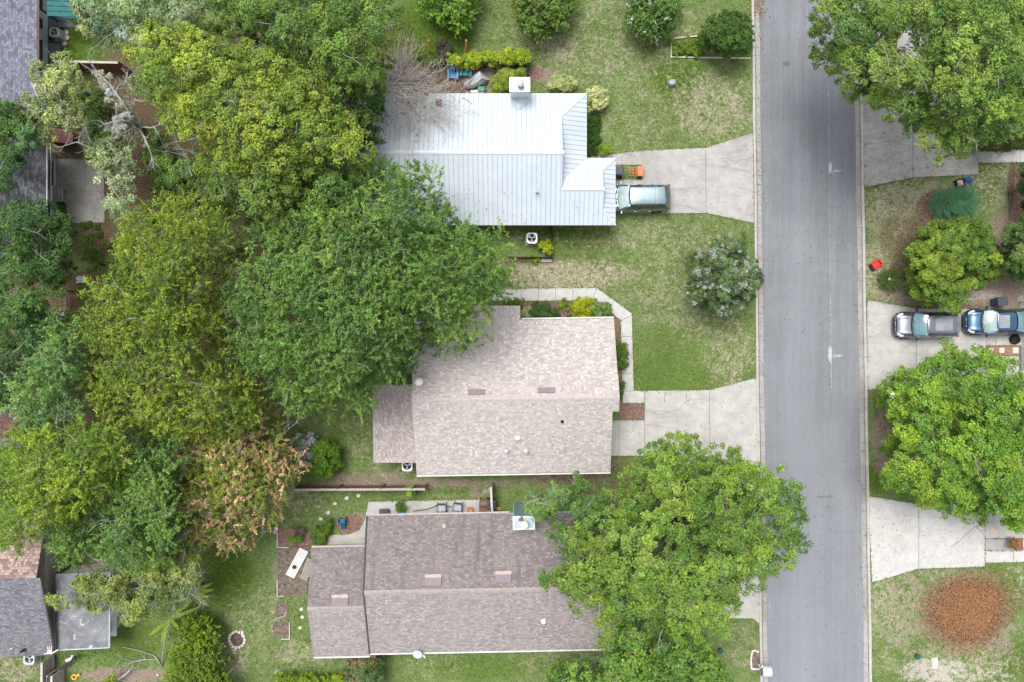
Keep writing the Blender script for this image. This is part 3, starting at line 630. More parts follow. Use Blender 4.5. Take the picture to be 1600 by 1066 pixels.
mb = MB(); mb.prism([(-9.6, 8.3), (6.35, 8.3), (6.35, 11.8), (4.5, 11.8), (4.5, 16.15), (-9.6, 16.15)], 0, 2.45)
wl = mb.build('wall', MT['stucco'], hr)
mb = MB(); mb.box((6.37, 9.35, 1.1), (.05, 2.3, 2.15))
for k in range(3): mb.box((6.4, 9.35, .55 + k * .53), (.03, 2.3, .03))
mb.build('garage_door', MT['white'], hr)
for x in (-7, -3.5, 0): window(hr, (x, 8.3, 1.5), 1.3, 1.1, 'y-')
for x in (-6, -2.5, 3): window(hr, (x, 16.15, 1.5), 1.3, 1.1, 'y+')
window(hr, (4.5, 14.5, 1.5), 1.5, 1.2, 'x+')
mb = MB(); mb.box((4.52, 12.6, 1.05), (.06, .9, 2.05)); mb.build('front_door', MT['redwood'], hr)
# chimney
mb = MB(); mb.box((.5, 16.62, 2.2), (1.22, .82, 4.3)); ch = mb.build('chimney', MT['whitemetal'], hr)
mb = MB(); mb.box((.5, 16.62, 4.37), (1.34, .94, .07)); mb.box((.5, 16.62, 4.42), (1.1, .72, .05), mi=1)
mb.build('chimney_cap', [MT['whitemetal'], MT['bluemetal']], ch)
mb = MB(); mb.lathe([(.17, 4.42), (.17, 4.72), (.23, 4.74), (.23, 4.86), (.08, 4.92), (.05, 4.92)], (.55, 16.55, 0), 16); mb.build('flue', MT['grey'], ch)
za = NZ(16.2); zb = NZ(15.45)
mb = MB(); mb.add([(-.25, 16.22, za + .02), (1.25, 16.22, za + .02), (.5, 15.42, NZ(15.42) + .03), (.5, 16.22, za + .42)], [(0, 2, 3), (2, 1, 3), (1, 0, 3), (0, 1, 2)]); mb.build('cricket', MT['whitemetal'], ch)
# roof fittings
for px, py, sz, mat in ((839, 301, .075, 'grey'),):
    x, y, z = on_plane(px, py, lambda x, y: SZ(y)); mb = MB(); mb.lathe([(.12, -.02), (.09, .03), (.06, .06), (.06, .32), (.10, .33), (.10, .42), (.02, .45)], (x, y, z), 12); mb.build('vent_pipe', MT[mat], hr)
x, y, z = on_plane(686, 162, lambda x, y: NZ(y)); mb = MB(); mb.box((x, y + .05, z + .02), (.55, .62, .03), mi=1, rx=-.34); mb.box((x, y, z + .14), (.42, .42, .2), mi=0); mb.build('roof_vent', [MT['rustlid'], MT['whitemetal']], hr)
mb = MB()
for px, py, s in ((655, 150, .12), (666, 148, .08), (637, 163, .2), (650, 160, .09), (632, 178, .1), (600, 176, .12), (597, 190, .16), (618, 160, .1), (592, 205, .2)):
    x, y, z = on_plane(px, py, lambda x, y: NZ(y))
    for q in range(14): mb.box((x + random.gauss(0, s), y + random.gauss(0, s), z + .02 + random.random() * .03), (random.uniform(.05, .14), random.uniform(.05, .12), .012), rz=random.random() * 3, rx=-.3)
tag(mb.build('leaf_litter', MT['rustlid'], None), 'clumps of rust brown dead leaves lying on the metal roof', 'leaf litter', kind='stuff')
mb = MB(); a = on_plane(722, 152, lambda x, y: NZ(y)); b_ = on_plane(738, 163, lambda x, y: NZ(y)); mb.tube([(a[0], a[1], a[2] + .05), (a[0] + .3, a[1] - .2, a[2] + .12), (b_[0], b_[1], b_[2] + .05)], .018, 5)
tag(mb.build('fallen_twig', MT['greybark'], None, loc=a), 'thin grey twig lying on the metal roof near the covered heap', 'twig')
# ---- house with the tan shingle roof
h2 = thing('house', 'long house with pale pinkish tan shingle roof and lean-to at its west end', 'house', (0, -3.75, 0), math.radians(.9))
e, r = 2.6, 4.4; k = (r - e) / 5.17
N2 = lambda y: e + k * (1.42 - y)
S2 = lambda y: e + k * (y + 8.92)
za = 3.19; ya = 1.42 - (za - e) / k
wx = 6.94; yS = -3.75 - .95
p1 = [(-6.5, 1.42, e), (-2.77, 1.42, e), (-1.064, ya, za), (.646, 1.42, e), (wx, 1.42, e), (wx, -3.75, r), (-6.5, -3.75, r)]
p2 = [(-6.5, -3.75, r), (wx, -3.75, r), (wx, yS, S2(yS)), (6.55, yS, S2(yS)), (6.55, -8.92, e), (-6.5, -8.92, e)]
p3 = [(-2.77, 1.42, e), (-2.77, 2.37, e), (-1.064, 2.37, za), (-1.064, ya, za)]
p4 = [(.646, 1.42, e), (-1.064, ya, za), (-1.064, 2.37, za), (.646, 2.37, e)]
ro = roof_part('roof', [p1, p2, p3, p4], [MT['sh2'], MT['white']], h2)
mb = MB()
def shcap(mb, a, b_, n):
    a, b_ = Vector(a), Vector(b_)
    for i in range(n): cap(mb, a.lerp(b_, i / n), a.lerp(b_, (i + 1.0) / n), .15, .02 + .012 * (i % 2))
MT['shcap2'] = simple('tan_ridge_shingle', (.44, .385, .36), .95, .12, 5); MT['shcap3'] = simple('mauve_ridge_shingle', (.32, .28, .265), .95, .14, 5)
shcap(mb, (-6.5, -3.75, r), (wx, -3.75, r), 60); mb.build('ridge_cap', MT['shcap2'], ro); mb = MB(); shcap(mb, (-1.064, 2.37, za), (-1.064, ya, za), 10); mb.build('ridge_cap', MT['shcap2'], ro)
mb = MB(); zz = lambda y: S2(y) + .035
mb.add([(6.50, -2.35, N2(-2.35) + .03), (6.97, -2.35, N2(-2.35) + .02), (6.97, -3.75, r + .03), (6.52, -3.75, r + .045)], [(0, 3, 2, 1)]); mb.add([(6.97, -3.75, r + .03), (6.52, -3.75, r + .045), (6.55, yS, zz(yS)), (6.97, yS, zz(yS) - .01)], [(0, 1, 2, 3)])
mb.build('gable_flashing', MT['sh2'], ro, uv=True)
lean = roof_part('lean_to_roof', [[(-9.47, -2.83, 2.25), (-9.47, -8.1, 2.25), (-6.52, -8.1, 2.6), (-6.52, -2.83, 2.6)]], [MT['sh3'], MT['white']], h2)
lean.data.materials[0] = shingle('lean_to_shingles', [(.33, .28, .265), (.375, .325, .31), (.40, .35, .335), (.43, .385, .37)], (.27, .23, .22), w=.34, h=.13, blotch=(.40, .355, .335), bl=.35, streak=.3, streakcol=(.25, .21, .20))
mb = MB(); mb.prism([(-6.1, -8.5), (6.1, -8.5), (6.1, -5), (6.45, -5), (6.45, .95), (.2, .95), (.2, 1.9), (-2.35, 1.9), (-2.35, .95), (-6.1, .95)], 0, 2.45)
mb.add([(-6.1, .95, 2.44), (-6.1, -8.5, 2.44), (-6.1, -3.75, 4.2)], [(0, 1, 2), (2, 1, 0)]); mb.add([(6.12, .95, 2.44), (6.12, -8.5, 2.44), (6.12, -3.75, 4.2)], [(0, 1, 2), (2, 1, 0)])
mb.add([(.2, 1.9, 2.44), (-2.35, 1.9, 2.44), (-1.064, 1.9, 3.05)], [(0, 1, 2), (2, 1, 0)])
mb.build('wall', MT['stucco'], h2)
for y in (-2.95, -5.4, -8.0): mb = MB(); mb.box((-9.3, y, 1.05), (.1, .1, 2.1)); mb.build('post', MT['white'], h2)
for x in (-4.5, 2, 4.6): window(h2, (x, .95, 1.5), 1.4, 1.1, 'y+')
for x in (-4.5, -1, 2.5): window(h2, (x, -8.5, 1.5), 1.3, 1.1, 'y-')
mb = MB(); mb.box((6.12, -6.7, 1.1), (.05, 2.6, 2.15)); [mb.box((6.15, -6.7, .55 + q * .53), (.03, 2.6, .03)) for q in range(3)]; mb.build('garage_door', MT['white'], h2)
gutter(h2, (-6.5, -9.0, 2.55), (6.55, -9.0, 2.55)); gutter(h2, (.72, 1.49, 2.55), (wx, 1.49, 2.55))
def slope_vent(px, py, wpx, hpx, fn, par, mat='purplevent', sx=1):
    a = on_plane(px, py, fn); w = wpx / CF * (CH - a[2]); h = hpx / CF * (CH - a[2])
    z2 = fn(a[0], a[1] + h / 2); z1 = fn(a[0], a[1] - h / 2); ang = math.atan2(z2 - z1, h)
    mb = MB(); mb.box((a[0], a[1], a[2] + .06), (w, h, .10), rx=ang); return mb.build('roof_vent', MT[mat], par, bevel=.02)
slope_vent(745, 611.5, 26, 8.5, lambda x, y: N2(y), h2); slope_vent(854, 610.5, 27, 8.5, lambda x, y: N2(y), h2)
def pipe(px, py, fn, par, mat, r_=.06, h=.3, hat=True):
    x, y, z = on_plane(px, py, fn); mb = MB()
    mb.lathe([(r_ * 2.2, -.03), (r_ * 2.0, .02), (r_, .05), (r_, h)] + ([(r_ * 1.7, h + .01), (r_ * 1.6, h + .08), (r_ * .3, h + .13)] if hat else [(r_ * .8, h + .01), (.01, h - .1)]), (x, y, z), 12); mb.build('vent_pipe', MT[mat], par, smooth=False)
x, y, z = on_plane(656, 594, lambda x, y: N2(y)); mb = MB(); mb.lathe([(.2, -.05), (.2, .12), (.16, .14), (.26, .22), (.3, .34), (.24, .46), (.1, .53), (.02, .54)], (x, y, z), 18); mb.build('turbine_vent', MT['white'], h2, smooth=True)
pipe(808, 684, lambda x, y: S2(y), h2, 'white', .09, .2); pipe(821, 705, lambda x, y: S2(y), h2, 'grey', .11, .2); pipe(790, 705, lambda x, y: S2(y), h2, 'grey', .10, .18); pipe(878, 660, lambda x, y: S2(y), h2, 'black', .055, .2, False)
# ---- house with the mauve shingle roof
h3 = thing('house', 'house with weathered mauve shingle roof and lower west wing half under the oak', 'house', (-1.2, -16.25, 0), math.radians(1.1))
e, r = 2.6, 4.12; k3 = (r - e) / 4.62
N3 = lambda y: e + k3 * (-11.63 - y)
S3 = lambda y: e + k3 * (y + 20.87)
xl, xr = -9.65, 7.1
ro = roof_part('roof', [[(xl, -11.63, e), (xr, -11.63, e), (xr, -16.25, r), (xl, -16.25, r)], [(xl, -16.25, r), (xr, -16.25, r), (xr, -20.87, e), (xl, -20.87, e)]], [MT['sh3'], MT['white']], h3)
# the south slope has paler, pinker tabs
MT['sh3b'] = shingle('paler_mauve_shingles', [(.24, .215, .21), (.275, .25, .243), (.298, .272, .263), (.33, .302, .292)], (.205, .185, .18), w=.34, h=.118, blotch=(.315, .278, .265), bl=.4, streak=.32, streakcol=(.215, .18, .18))
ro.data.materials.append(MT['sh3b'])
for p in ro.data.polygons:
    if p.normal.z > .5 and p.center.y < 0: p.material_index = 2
mb = MB(); shcap(mb, (xl, -16.25, r), (xr, -16.25, r), 70); mb.build('ridge_cap', MT['shcap3'], ro)
for ya_, yb_ in ((-11.6, -16.25), (-20.9, -16.25)):  # rake boards, coloured dark so they also stand in for the shadow line
    mb = MB(); mb.tube([(xl - .03, ya_, e + .0), (xl - .03, yb_, r + .0)], .065, 4); mb.build('rake_board', MT['rake_and_shadow'], h3)
e2 = 2.45; r2 = 3.66; kk = (r2 - e2) / 3.68
NW = lambda y: e2 + kk * (-13.73 - y)
SW = lambda y: e2 + kk * (y + 21.1)
wr = roof_part('wing_roof', [[(-13.5, -13.73, e2), (xl + .02, -13.73, e2), (xl + .02, -17.41, r2), (-13.5, -17.41, r2)], [(-13.5, -17.41, r2), (xl + .02, -17.41, r2), (xl + .02, -21.1, e2), (-13.5, -21.1, e2)]], [MT['sh3'], MT['white']], h3)
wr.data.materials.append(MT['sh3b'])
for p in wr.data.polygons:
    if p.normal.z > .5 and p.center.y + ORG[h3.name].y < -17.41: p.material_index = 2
mb = MB(); shcap(mb, (-13.5, -17.41, r2), (xl, -17.41, r2), 16); mb.build('ridge_cap', MT['shcap3'], wr)
mb = MB(); mb.prism([(-9.2, -20.4), (6.6, -20.4), (6.6, -12.15), (-9.2, -12.15)], 0, 2.45); mb.prism([(-13.05, -20.6), (-9.22, -20.6), (-9.22, -14.2), (-13.05, -14.2)], 0, 2.3)
for x, y0, y1, yr, z0, z1 in ((-9.22, -20.4, -12.15, -16.25, 2.44, 3.95), (6.61, -20.4, -12.15, -16.25, 2.44, 3.95), (-13.06, -20.6, -14.2, -17.41, 2.29, 3.5)): mb.add([(x, y0, z0), (x, y1, z0), (x, yr, z1)], [(0, 1, 2), (2, 1, 0)])
mb.build('wall', MT['stucco'], h3)
for x in (-6, -2, 4): window(h3, (x, -12.15, 1.5), 1.3, 1.1, 'y+')
for x in (-7, -3, 1): window(h3, (x, -20.4, 1.5), 1.3, 1.1, 'y-')
window(h3, (-13.05, -17, 1.4), 1.6, 1.1, 'x-')
gutter(h3, (xl, -20.95, 2.55), (xr, -20.95, 2.55)); gutter(h3, (-13.5, -21.18, 2.4), (xl - .05, -21.18, 2.4)); gutter(h3, (xl, -11.55, 2.55), (-.1, -11.55, 2.55), 'palewood'); gutter(h3, (-13.5, -13.66, 2.4), (xl, -13.66, 2.4), 'palewood')
for px, py, fn in ((677.5, 907, N3), (787, 904, N3), (531.5, 936, NW)):
    slope_vent(px, py, 25, 12, (lambda f: lambda x, y: f(y))(fn), h3, 'purplevent'); o = slope_vent(px, py - 9, 26, 6, (lambda f: lambda x, y: f(y) - .045)(fn), h3, 'pinkmetal'); o.name = 'vent_flashing'
slope_vent(695.5, 820, 6, 6, lambda x, y: N3(y), h3, 'pinkmetal')
pipe(848, 971, lambda x, y: S3(y), h3, 'white', .085, .25); pipe(696, 972, lambda x, y: S3(y), h3, 'grey', .04, .15, False); pipe(669, 971, lambda x, y: S3(y), h3, 'grey', .04, .15, False); pipe(592, 948, lambda x, y: S3(y), h3, 'grey', .06, .12, False)
mb = MB(); mb.box((.85, -11.86, 2.1), (1.34, .8, 4.2)); ch = mb.build('chimney', simple('blue_flue_cladding', (.22, .34, .42), .35, .2, 3, metal=.3), h3)
mb = MB()
for x in (.2, 1.5): mb.box((x, -11.47, 2.1), (.07, .07, 4.22))
mb.box((.85, -11.86, 4.24), (1.44, .9, .08)); mb.box((.85, -11.86, 4.29), (1.2, .66, .05), mi=1); mb.build('chimney_cap', [MT['whitemetal'], MT['bluemetal']], ch)
mb = MB(); mb.lathe([(.17, 4.3), (.17, 4.55), (.26, 4.6), (.27, 4.68), (.2, 4.78), (.05, 4.82)], (.9, -11.9, 0), 16); mb.build('flue', MT['white'], ch, smooth=True)
mb = MB(); mb.box((.62, -11.62, 4.36), (.2, .16, .1)); mb.box((.75, -11.56, 4.34), (.12, .3, .06), rz=.4); mb.build('rust_patch', MT['rustlid'], ch)
# satellite dish on the south eave
sd_ = thing('satellite_dish', 'white satellite dish on the south gutter of the mauve roofed house', 'satellite dish', W(655, 1017, 2.6))
x, y, z = W(652, 1023, 2.9); mb = MB()
q = Vector((-.38, -.30, .85)).normalized().to_track_quat('Z', 'Y')
dv = [(0, 0, -.07)]; df = []
for i, rr in enumerate((.15, .30, .42)):
    for j in range(18): w = j * math.pi / 9; dv.append((rr * math.cos(w) * .75, rr * math.sin(w), -.07 + .07 * (rr / .42) ** 2))
for j in range(18): df.append((0, 1 + j, 1 + (j + 1) % 18))
for i in range(2):
    for j in range(18): df.append((1 + i * 18 + j, 1 + (i + 1) * 18 + j, 1 + (i + 1) * 18 + (j + 1) % 18, 1 + i * 18 + (j + 1) % 18))
mb.add([q @ Vector(v) + Vector((x, y, z)) for v in dv], df); o = mb.build('dish', MT['whitemetal'], sd_, smooth=True); s_ = o.modifiers.new('s', 'SOLIDIFY'); s_.thickness = .015
mb = MB(); mb.tube([(x, y, z - .05), (x + .08, y + .15, z - .15), W(654, 1016, 2.5)], .025, 6); mb.build('mount', MT['grey'], sd_)
mb = MB(); mb.tube([(x + .05, y - .05, z), W(662, 1024, 2.9)], .015, 5); mb.box(W(663, 1026, 2.95), (.08, .16, .08), rz=.5); mb.build('feed_arm', MT['white'], sd_)
# ---- houses along the left edge
h4 = thing('house', 'house with blue grey shingle roof at the top left corner', 'house', (-36, 22, 0))
f4 = lambda x: 2.7 + .3 * (-31.9 - x)
roof_part('roof', [[(-31.9, 15.6, 2.7), (-31.9, 31, 2.7), (-38, 31, f4(-38)), (-38, 15.6, f4(-38))], [(-38, 15.6, f4(-38)), (-38, 31, f4(-38)), (-44, 31, 2.7), (-44, 15.6, 2.7)]], [MT['shblue'], MT['redwood']], h4)
gutter(h4, (-31.85, 15.6, 2.64), (-31.85, 31, 2.64), 'redwood')
mb = MB(); mb.prism([(-43, 16.2), (-32.95, 16.2), (-32.95, 31), (-43, 31)], 0, 2.5); mb.add([(-32.96, 16.19, 2.5), (-43, 16.19, 2.5), (-38, 16.19, 4.4)], [(0, 1, 2), (2, 1, 0)]); mb.build('wall', MT['bluewall'], h4)
for y, w in ((24.0, 1.6), (20.0, 2.0), (22.2, .6)): window(h4, (-32.95, y, 1.45), w, 1.5, 'x+', 'dark', gl='glass')
aw = thing('patio_awning', 'sea green ribbed awning roof beside the blue house', 'awning', W(95, 5, 0))
pl = [(*W(75, -40, 2.4)[:2], 2.5), (*W(75, 26, 2.4)[:2], 2.5), (*W(128, 30, 2.3)[:2], 2.3), (*W(128, -40, 2.3)[:2], 2.3)]
roof_part('awning_sheet', [pl], [MT['fadedgreen'], MT['fadedgreen']], aw, th=.05)
mb = MB()
for t in range(9):
    y0 = W(75, 26 - t * 8, 2.4)[1]; mb.tube([(pl[0][0], y0, 2.52), (pl[2][0], y0, 2.32)], .02, 5)
mb.build('awning_ribs', MT['fadedgreen'], aw)
for px, py in ((77, 24), (126, 28)): x, y, z = W(px, py, 1); mb = MB(); mb.box((x, y, 1.15), (.09, .09, 2.3)); mb.build('post', MT['dark'], aw)
h5 = thing('house', 'house with dark grey shingle roof and white eave beside the cracked patio', 'house', (-36, 11, 0))
f5 = lambda x: 2.6 + .3 * (-31.37 - x)
roof_part('roof', [[(-31.37, 6.5, 2.6), (-31.37, 13.8, 2.6), (-38, 13.8, f5(-38)), (-38, 6.5, f5(-38))], [(-38, 6.5, f5(-38)), (-38, 13.8, f5(-38)), (-44, 13.8, 2.6), (-44, 6.5, 2.6)]], [MT['shdark'], MT['white']], h5)
gutter(h5, (-31.33, 6.5, 2.56), (-31.33, 13.8, 2.56))
mb = MB(); mb.prism([(-43, 7), (-32.35, 7), (-32.35, 13.3), (-43, 13.3)], 0, 2.45); mb.build('wall', MT['bluewall'], h5)
window(h5, (-32.35, 11.6, 1.2), 2.2, 1.8, 'x+', 'white'); window(h5, (-32.35, 9.2, 1.3), 1.2, 1.2, 'x+', 'white')
mb = MB(); mb.box((-32.1, 11.0, 1.0), (.06, 5, .06)); mb.build('rail', MT['white'], h5)
sh = thing('garden_shed', 'small lean-to with faded red brown roof between the two left houses', 'shed', W(90, 213, 0))
pl = [(*W(70, 200, 2.2)[:2], 2.4), (*W(70, 222, 2.2)[:2], 2.4), (*W(112, 224, 2.2)[:2], 2.1), (*W(112, 202, 2.2)[:2], 2.1)]
roof_part('roof', [pl], [MT['pinkmetal'], MT['dark']], sh, th=.06); sh.children[0].data.materials[0] = simple('faded_red_roofing', (.22, .10, .10), .8, .15, 4)
mb = MB(); x0, y0 = W(74, 220, 1)[:2]; x1, y1 = W(108, 204, 1)[:2]; mb.prism([(x0, y0), (x1, y0), (x1, y1), (x0, y1)], 0, 2.0); mb.build('wall', MT['darkfence'], sh)
h6 = thing('house', 'house corner with dark roof covered in rust coloured leaves at the left edge', 'house', (-37, -6, 0))
roof_part('roof', [[W(-80, 632, 3.0), W(38, 632, 3.0), W(36, 700, 2.7), W(-80, 700, 2.7)]], [MT['shdark'], MT['white']], h6)
mb = MB(); x0, y0 = W(-70, 690, 2.5)[:2]; x1, y1 = W(30, 642, 2.5)[:2]; mb.prism([(x0, y0), (x1, y0), (x1, y1), (x0, y1)], 0, 2.4); mb.build('wall', MT['stucco'], h6)
mb = MB()
for px, py, s in ((10, 643, .5), (25, 660, .25), (26, 678, .35), (6, 675, .3), (14, 665, .3), (4, 655, .3)):
    for q in range(70):
        x, y, z = W(px, py, 2.9); x += random.gauss(0, s); y += random.gauss(0, s * .6)
        mb.box((x, y, 2.86 + .018 * (y + 6) + .1 + random.random() * .03), (random.uniform(.06, .16), random.uniform(.05, .12), .012), rz=random.random() * 3)
MT['rustleaf'] = simple('rust_leaves', (.15, .085, .065), .9, .4, 14)
tag(mb.build('leaf_litter', MT['rustleaf'], None), 'rust brown dead leaves drifted over the left edge roof', 'leaf litter', kind='stuff')
h7 = thing('house', 'house with brown tab shingles meeting grey shingles at the lower left', 'house', (-36, -18, 0))
yr = W(0, 903, 4.0)[1]; k7 = .28
xe = W(78, 0, 2.7)[0]; xe2 = W(84, 0, 2.7)[0]
roof_part('roof', [[(-46, yr, 4.1), (xe, yr, 4.1), (xe, yr + 6.5, 4.1 - 6.5 * k7), (-46, yr + 6.5, 4.1 - 6.5 * k7)], [(-46, yr, 4.1), (-46, W(0, 1034, 2.6)[1], 2.65), (xe2, W(0, 1023, 2.6)[1], 2.68), (xe2, yr, 4.1)]], [MT['shbrown'], MT['shmid'], MT['timber']], h7, [0, 1])
mb = MB(); mb.prism([(-45, W(0, 1020, 2.4)[1]), (xe - .5, W(0, 1016, 2.4)[1]), (xe - .5, yr + 5.5), (-45, yr + 5.5)], 0, 2.4); mb.build('wall', MT['stucco'], h7)
pipe(37, 1016, lambda x, y: 2.9, h7, 'dark', .06, .2); pipe(18, 1014, lambda x, y: 2.9, h7, 'white', .03, .1, False)
an = thing('flat_roofed_annexe', 'flat annexe with white stained grey roof beside the brown and grey roof', 'annexe', W(128, 960, 0))
P_ = [W(87, 897, 2.4)[:2], W(172, 893, 2.4)[:2], W(171, 1012, 2.4)[:2], W(88, 1016, 2.4)[:2]]
mb = MB(); mb.prism(P_, 2.25, 2.42); mb.build('roof', MT['membrane'], an)
mb = MB()
for i in (1, 2): mb.tube([(*P_[i], 2.40), (*P_[(i + 1) % 4], 2.40)], .05, 6)
mb.build('roof_edge', MT['bluewall'], an)
mb = MB(); c_ = [(P_[0][0] + .1, P_[0][1] - .1), (P_[1][0] - .6, P_[1][1] - .1), (P_[2][0] - .6, P_[2][1] + .5), (P_[3][0] + .1, P_[3][1] + .5)]; mb.prism(c_, 0, 2.24); mb.build('wall', MT['stucco'], an)
mb = MB(); x0, y0, _ = W(172, 945, 1.0); x1, y1, _ = W(181, 994, 1.0); mb.box(((x0 + x1) / 2, (y0 + y1) / 2, 1.0), (.5, abs(y0 - y1), .05)); mb.build('side_shelf', MT['white'], an)
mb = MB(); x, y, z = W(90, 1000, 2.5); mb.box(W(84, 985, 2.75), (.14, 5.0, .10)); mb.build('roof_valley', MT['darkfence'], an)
wp = thing('vent_bracket', 'white forked bracket on the corner of the grey shingle roof', 'bracket', W(78, 1018, 2.7))
mb = MB(); x, y, z = W(78, 1019, 2.85); mb.box((x, y, z), (.28, .22, .08)); [mb.tube([(x + d, y + .05, z), (x + d * 1.3, y + .4, z + .02)], .025, 5) for d in (-.1, 0, .1)]; mb.tube([(x - .1, y - .1, z), (x - .4, y - .12, z - .05)], .03, 5); mb.build('fork', MT['white'], wp)
mb = MB(); mb.tube([(x + .12, y - .1, z), (x + .5, y + .12, z - .1)], .04, 6); mb.build('arm', MT['white'], wp)
# ---- house across the street, right edge
h8 = thing('house', 'white house front with open garage behind the parked blue car', 'house', (40, -1, 0))
xw = W(1594, 0, 0)[0]
mb = MB(); ya, yb, yc, yd = W(0, 462, 0)[1], W(0, 482, 0)[1], W(0, 526, 0)[1], W(0, 640, 0)[1]
mb.prism([(xw, ya), (xw + 9, ya), (xw + 9, yd), (xw, yd), (xw, yc), (xw + 6, yc), (xw + 6, yb), (xw, yb)], 0, 2.4); mb.build('wall', MT['white'], h8)
mb = MB(); mb.box((xw + .1, (yb + yc) / 2, 2.32), (.2, yb - yc, .16)); mb.build('garage_lintel', MT['white'], h8)
mb = MB(); mb.prism([(xw + .3, ya + .5), (xw + 10, ya + .5), (xw + 10, yd - .5), (xw + .3, yd - .5)], 2.42, 2.6); mb.prism([(xw + .3, ya + .5), (xw + 10, ya + .5), (xw + 10, yd - .5), (xw + .3, yd - .5)], 2.6, 4.2, inset=.7); mb.build('roof', MT['shmid'], h8)
mb = MB(); x, y, z = W(1592, 468, 0); mb.box((x, y, .6), (.12, .35, 1.2)); mb.build('porch_post', MT['white'], h8)
mb = MB(); x, y, _ = W(1597, 555, 0); mb.box((xw - .02, W(0, 560, 0)[1], 1.2), (.06, 1.6, 2.0)); mb.build('front_door', MT['bluewall'], h8)
# ------------------------------------------------------------------ trees and plants
OAK = dict(sp=.92, r=.74, nsub=12, nleaf=42, sr=.27, L=.155, Wd=.085, mode='puff')
FINE = dict(sp=.85, r=.62, nsub=17, nleaf=25, sr=.72, L=.17, Wd=.062, mode='twig')
PLUME = dict(sp=.72, r=.52, nsub=16, nleaf=16, sr=.52, L=.17, Wd=.07, mode='twig')
BUSH = dict(sp=.32, r=.24, nsub=10, nleaf=24, sr=.13, L=.095, Wd=.055, mode='puff')
def ell(cx, cy, rx, ry, n=18, wob=.08, rot=0):
    ph = random.random() * 6
    out = []
    for i in range(n):
        w = 2 * math.pi * i / n; k = 1 + wob * math.sin(3 * w + ph) + wob * .6 * math.sin(5 * w + 2 * ph)
        x, y = rx * k * math.cos(w), ry * k * math.sin(w); out.append((cx + x * math.cos(rot) - y * math.sin(rot), cy + x * math.sin(rot) + y * math.cos(rot)))
    return out
def jgrid(poly, step):
    P = np.array(poly, float); lo, hi = P.min(0), P.max(0)
    xs = np.arange(lo[0], hi[0] + step, step); ys = np.arange(lo[1], hi[1] + step, step * .87)
    X, Y = np.meshgrid(xs, ys); X = X + (np.arange(len(ys)) % 2)[:, None] * step / 2
    Q = np.stack([X.ravel(), Y.ravel()], 1) + rng.uniform(-.42, .42, (X.size, 2)) * step
    return Q[in_poly(Q, poly)]
def Wn(Q, z):
    k = (CH - z) / CF; return np.stack([(Q[:, 0] - 800) * k, (533 - Q[:, 1]) * k, z], 1)
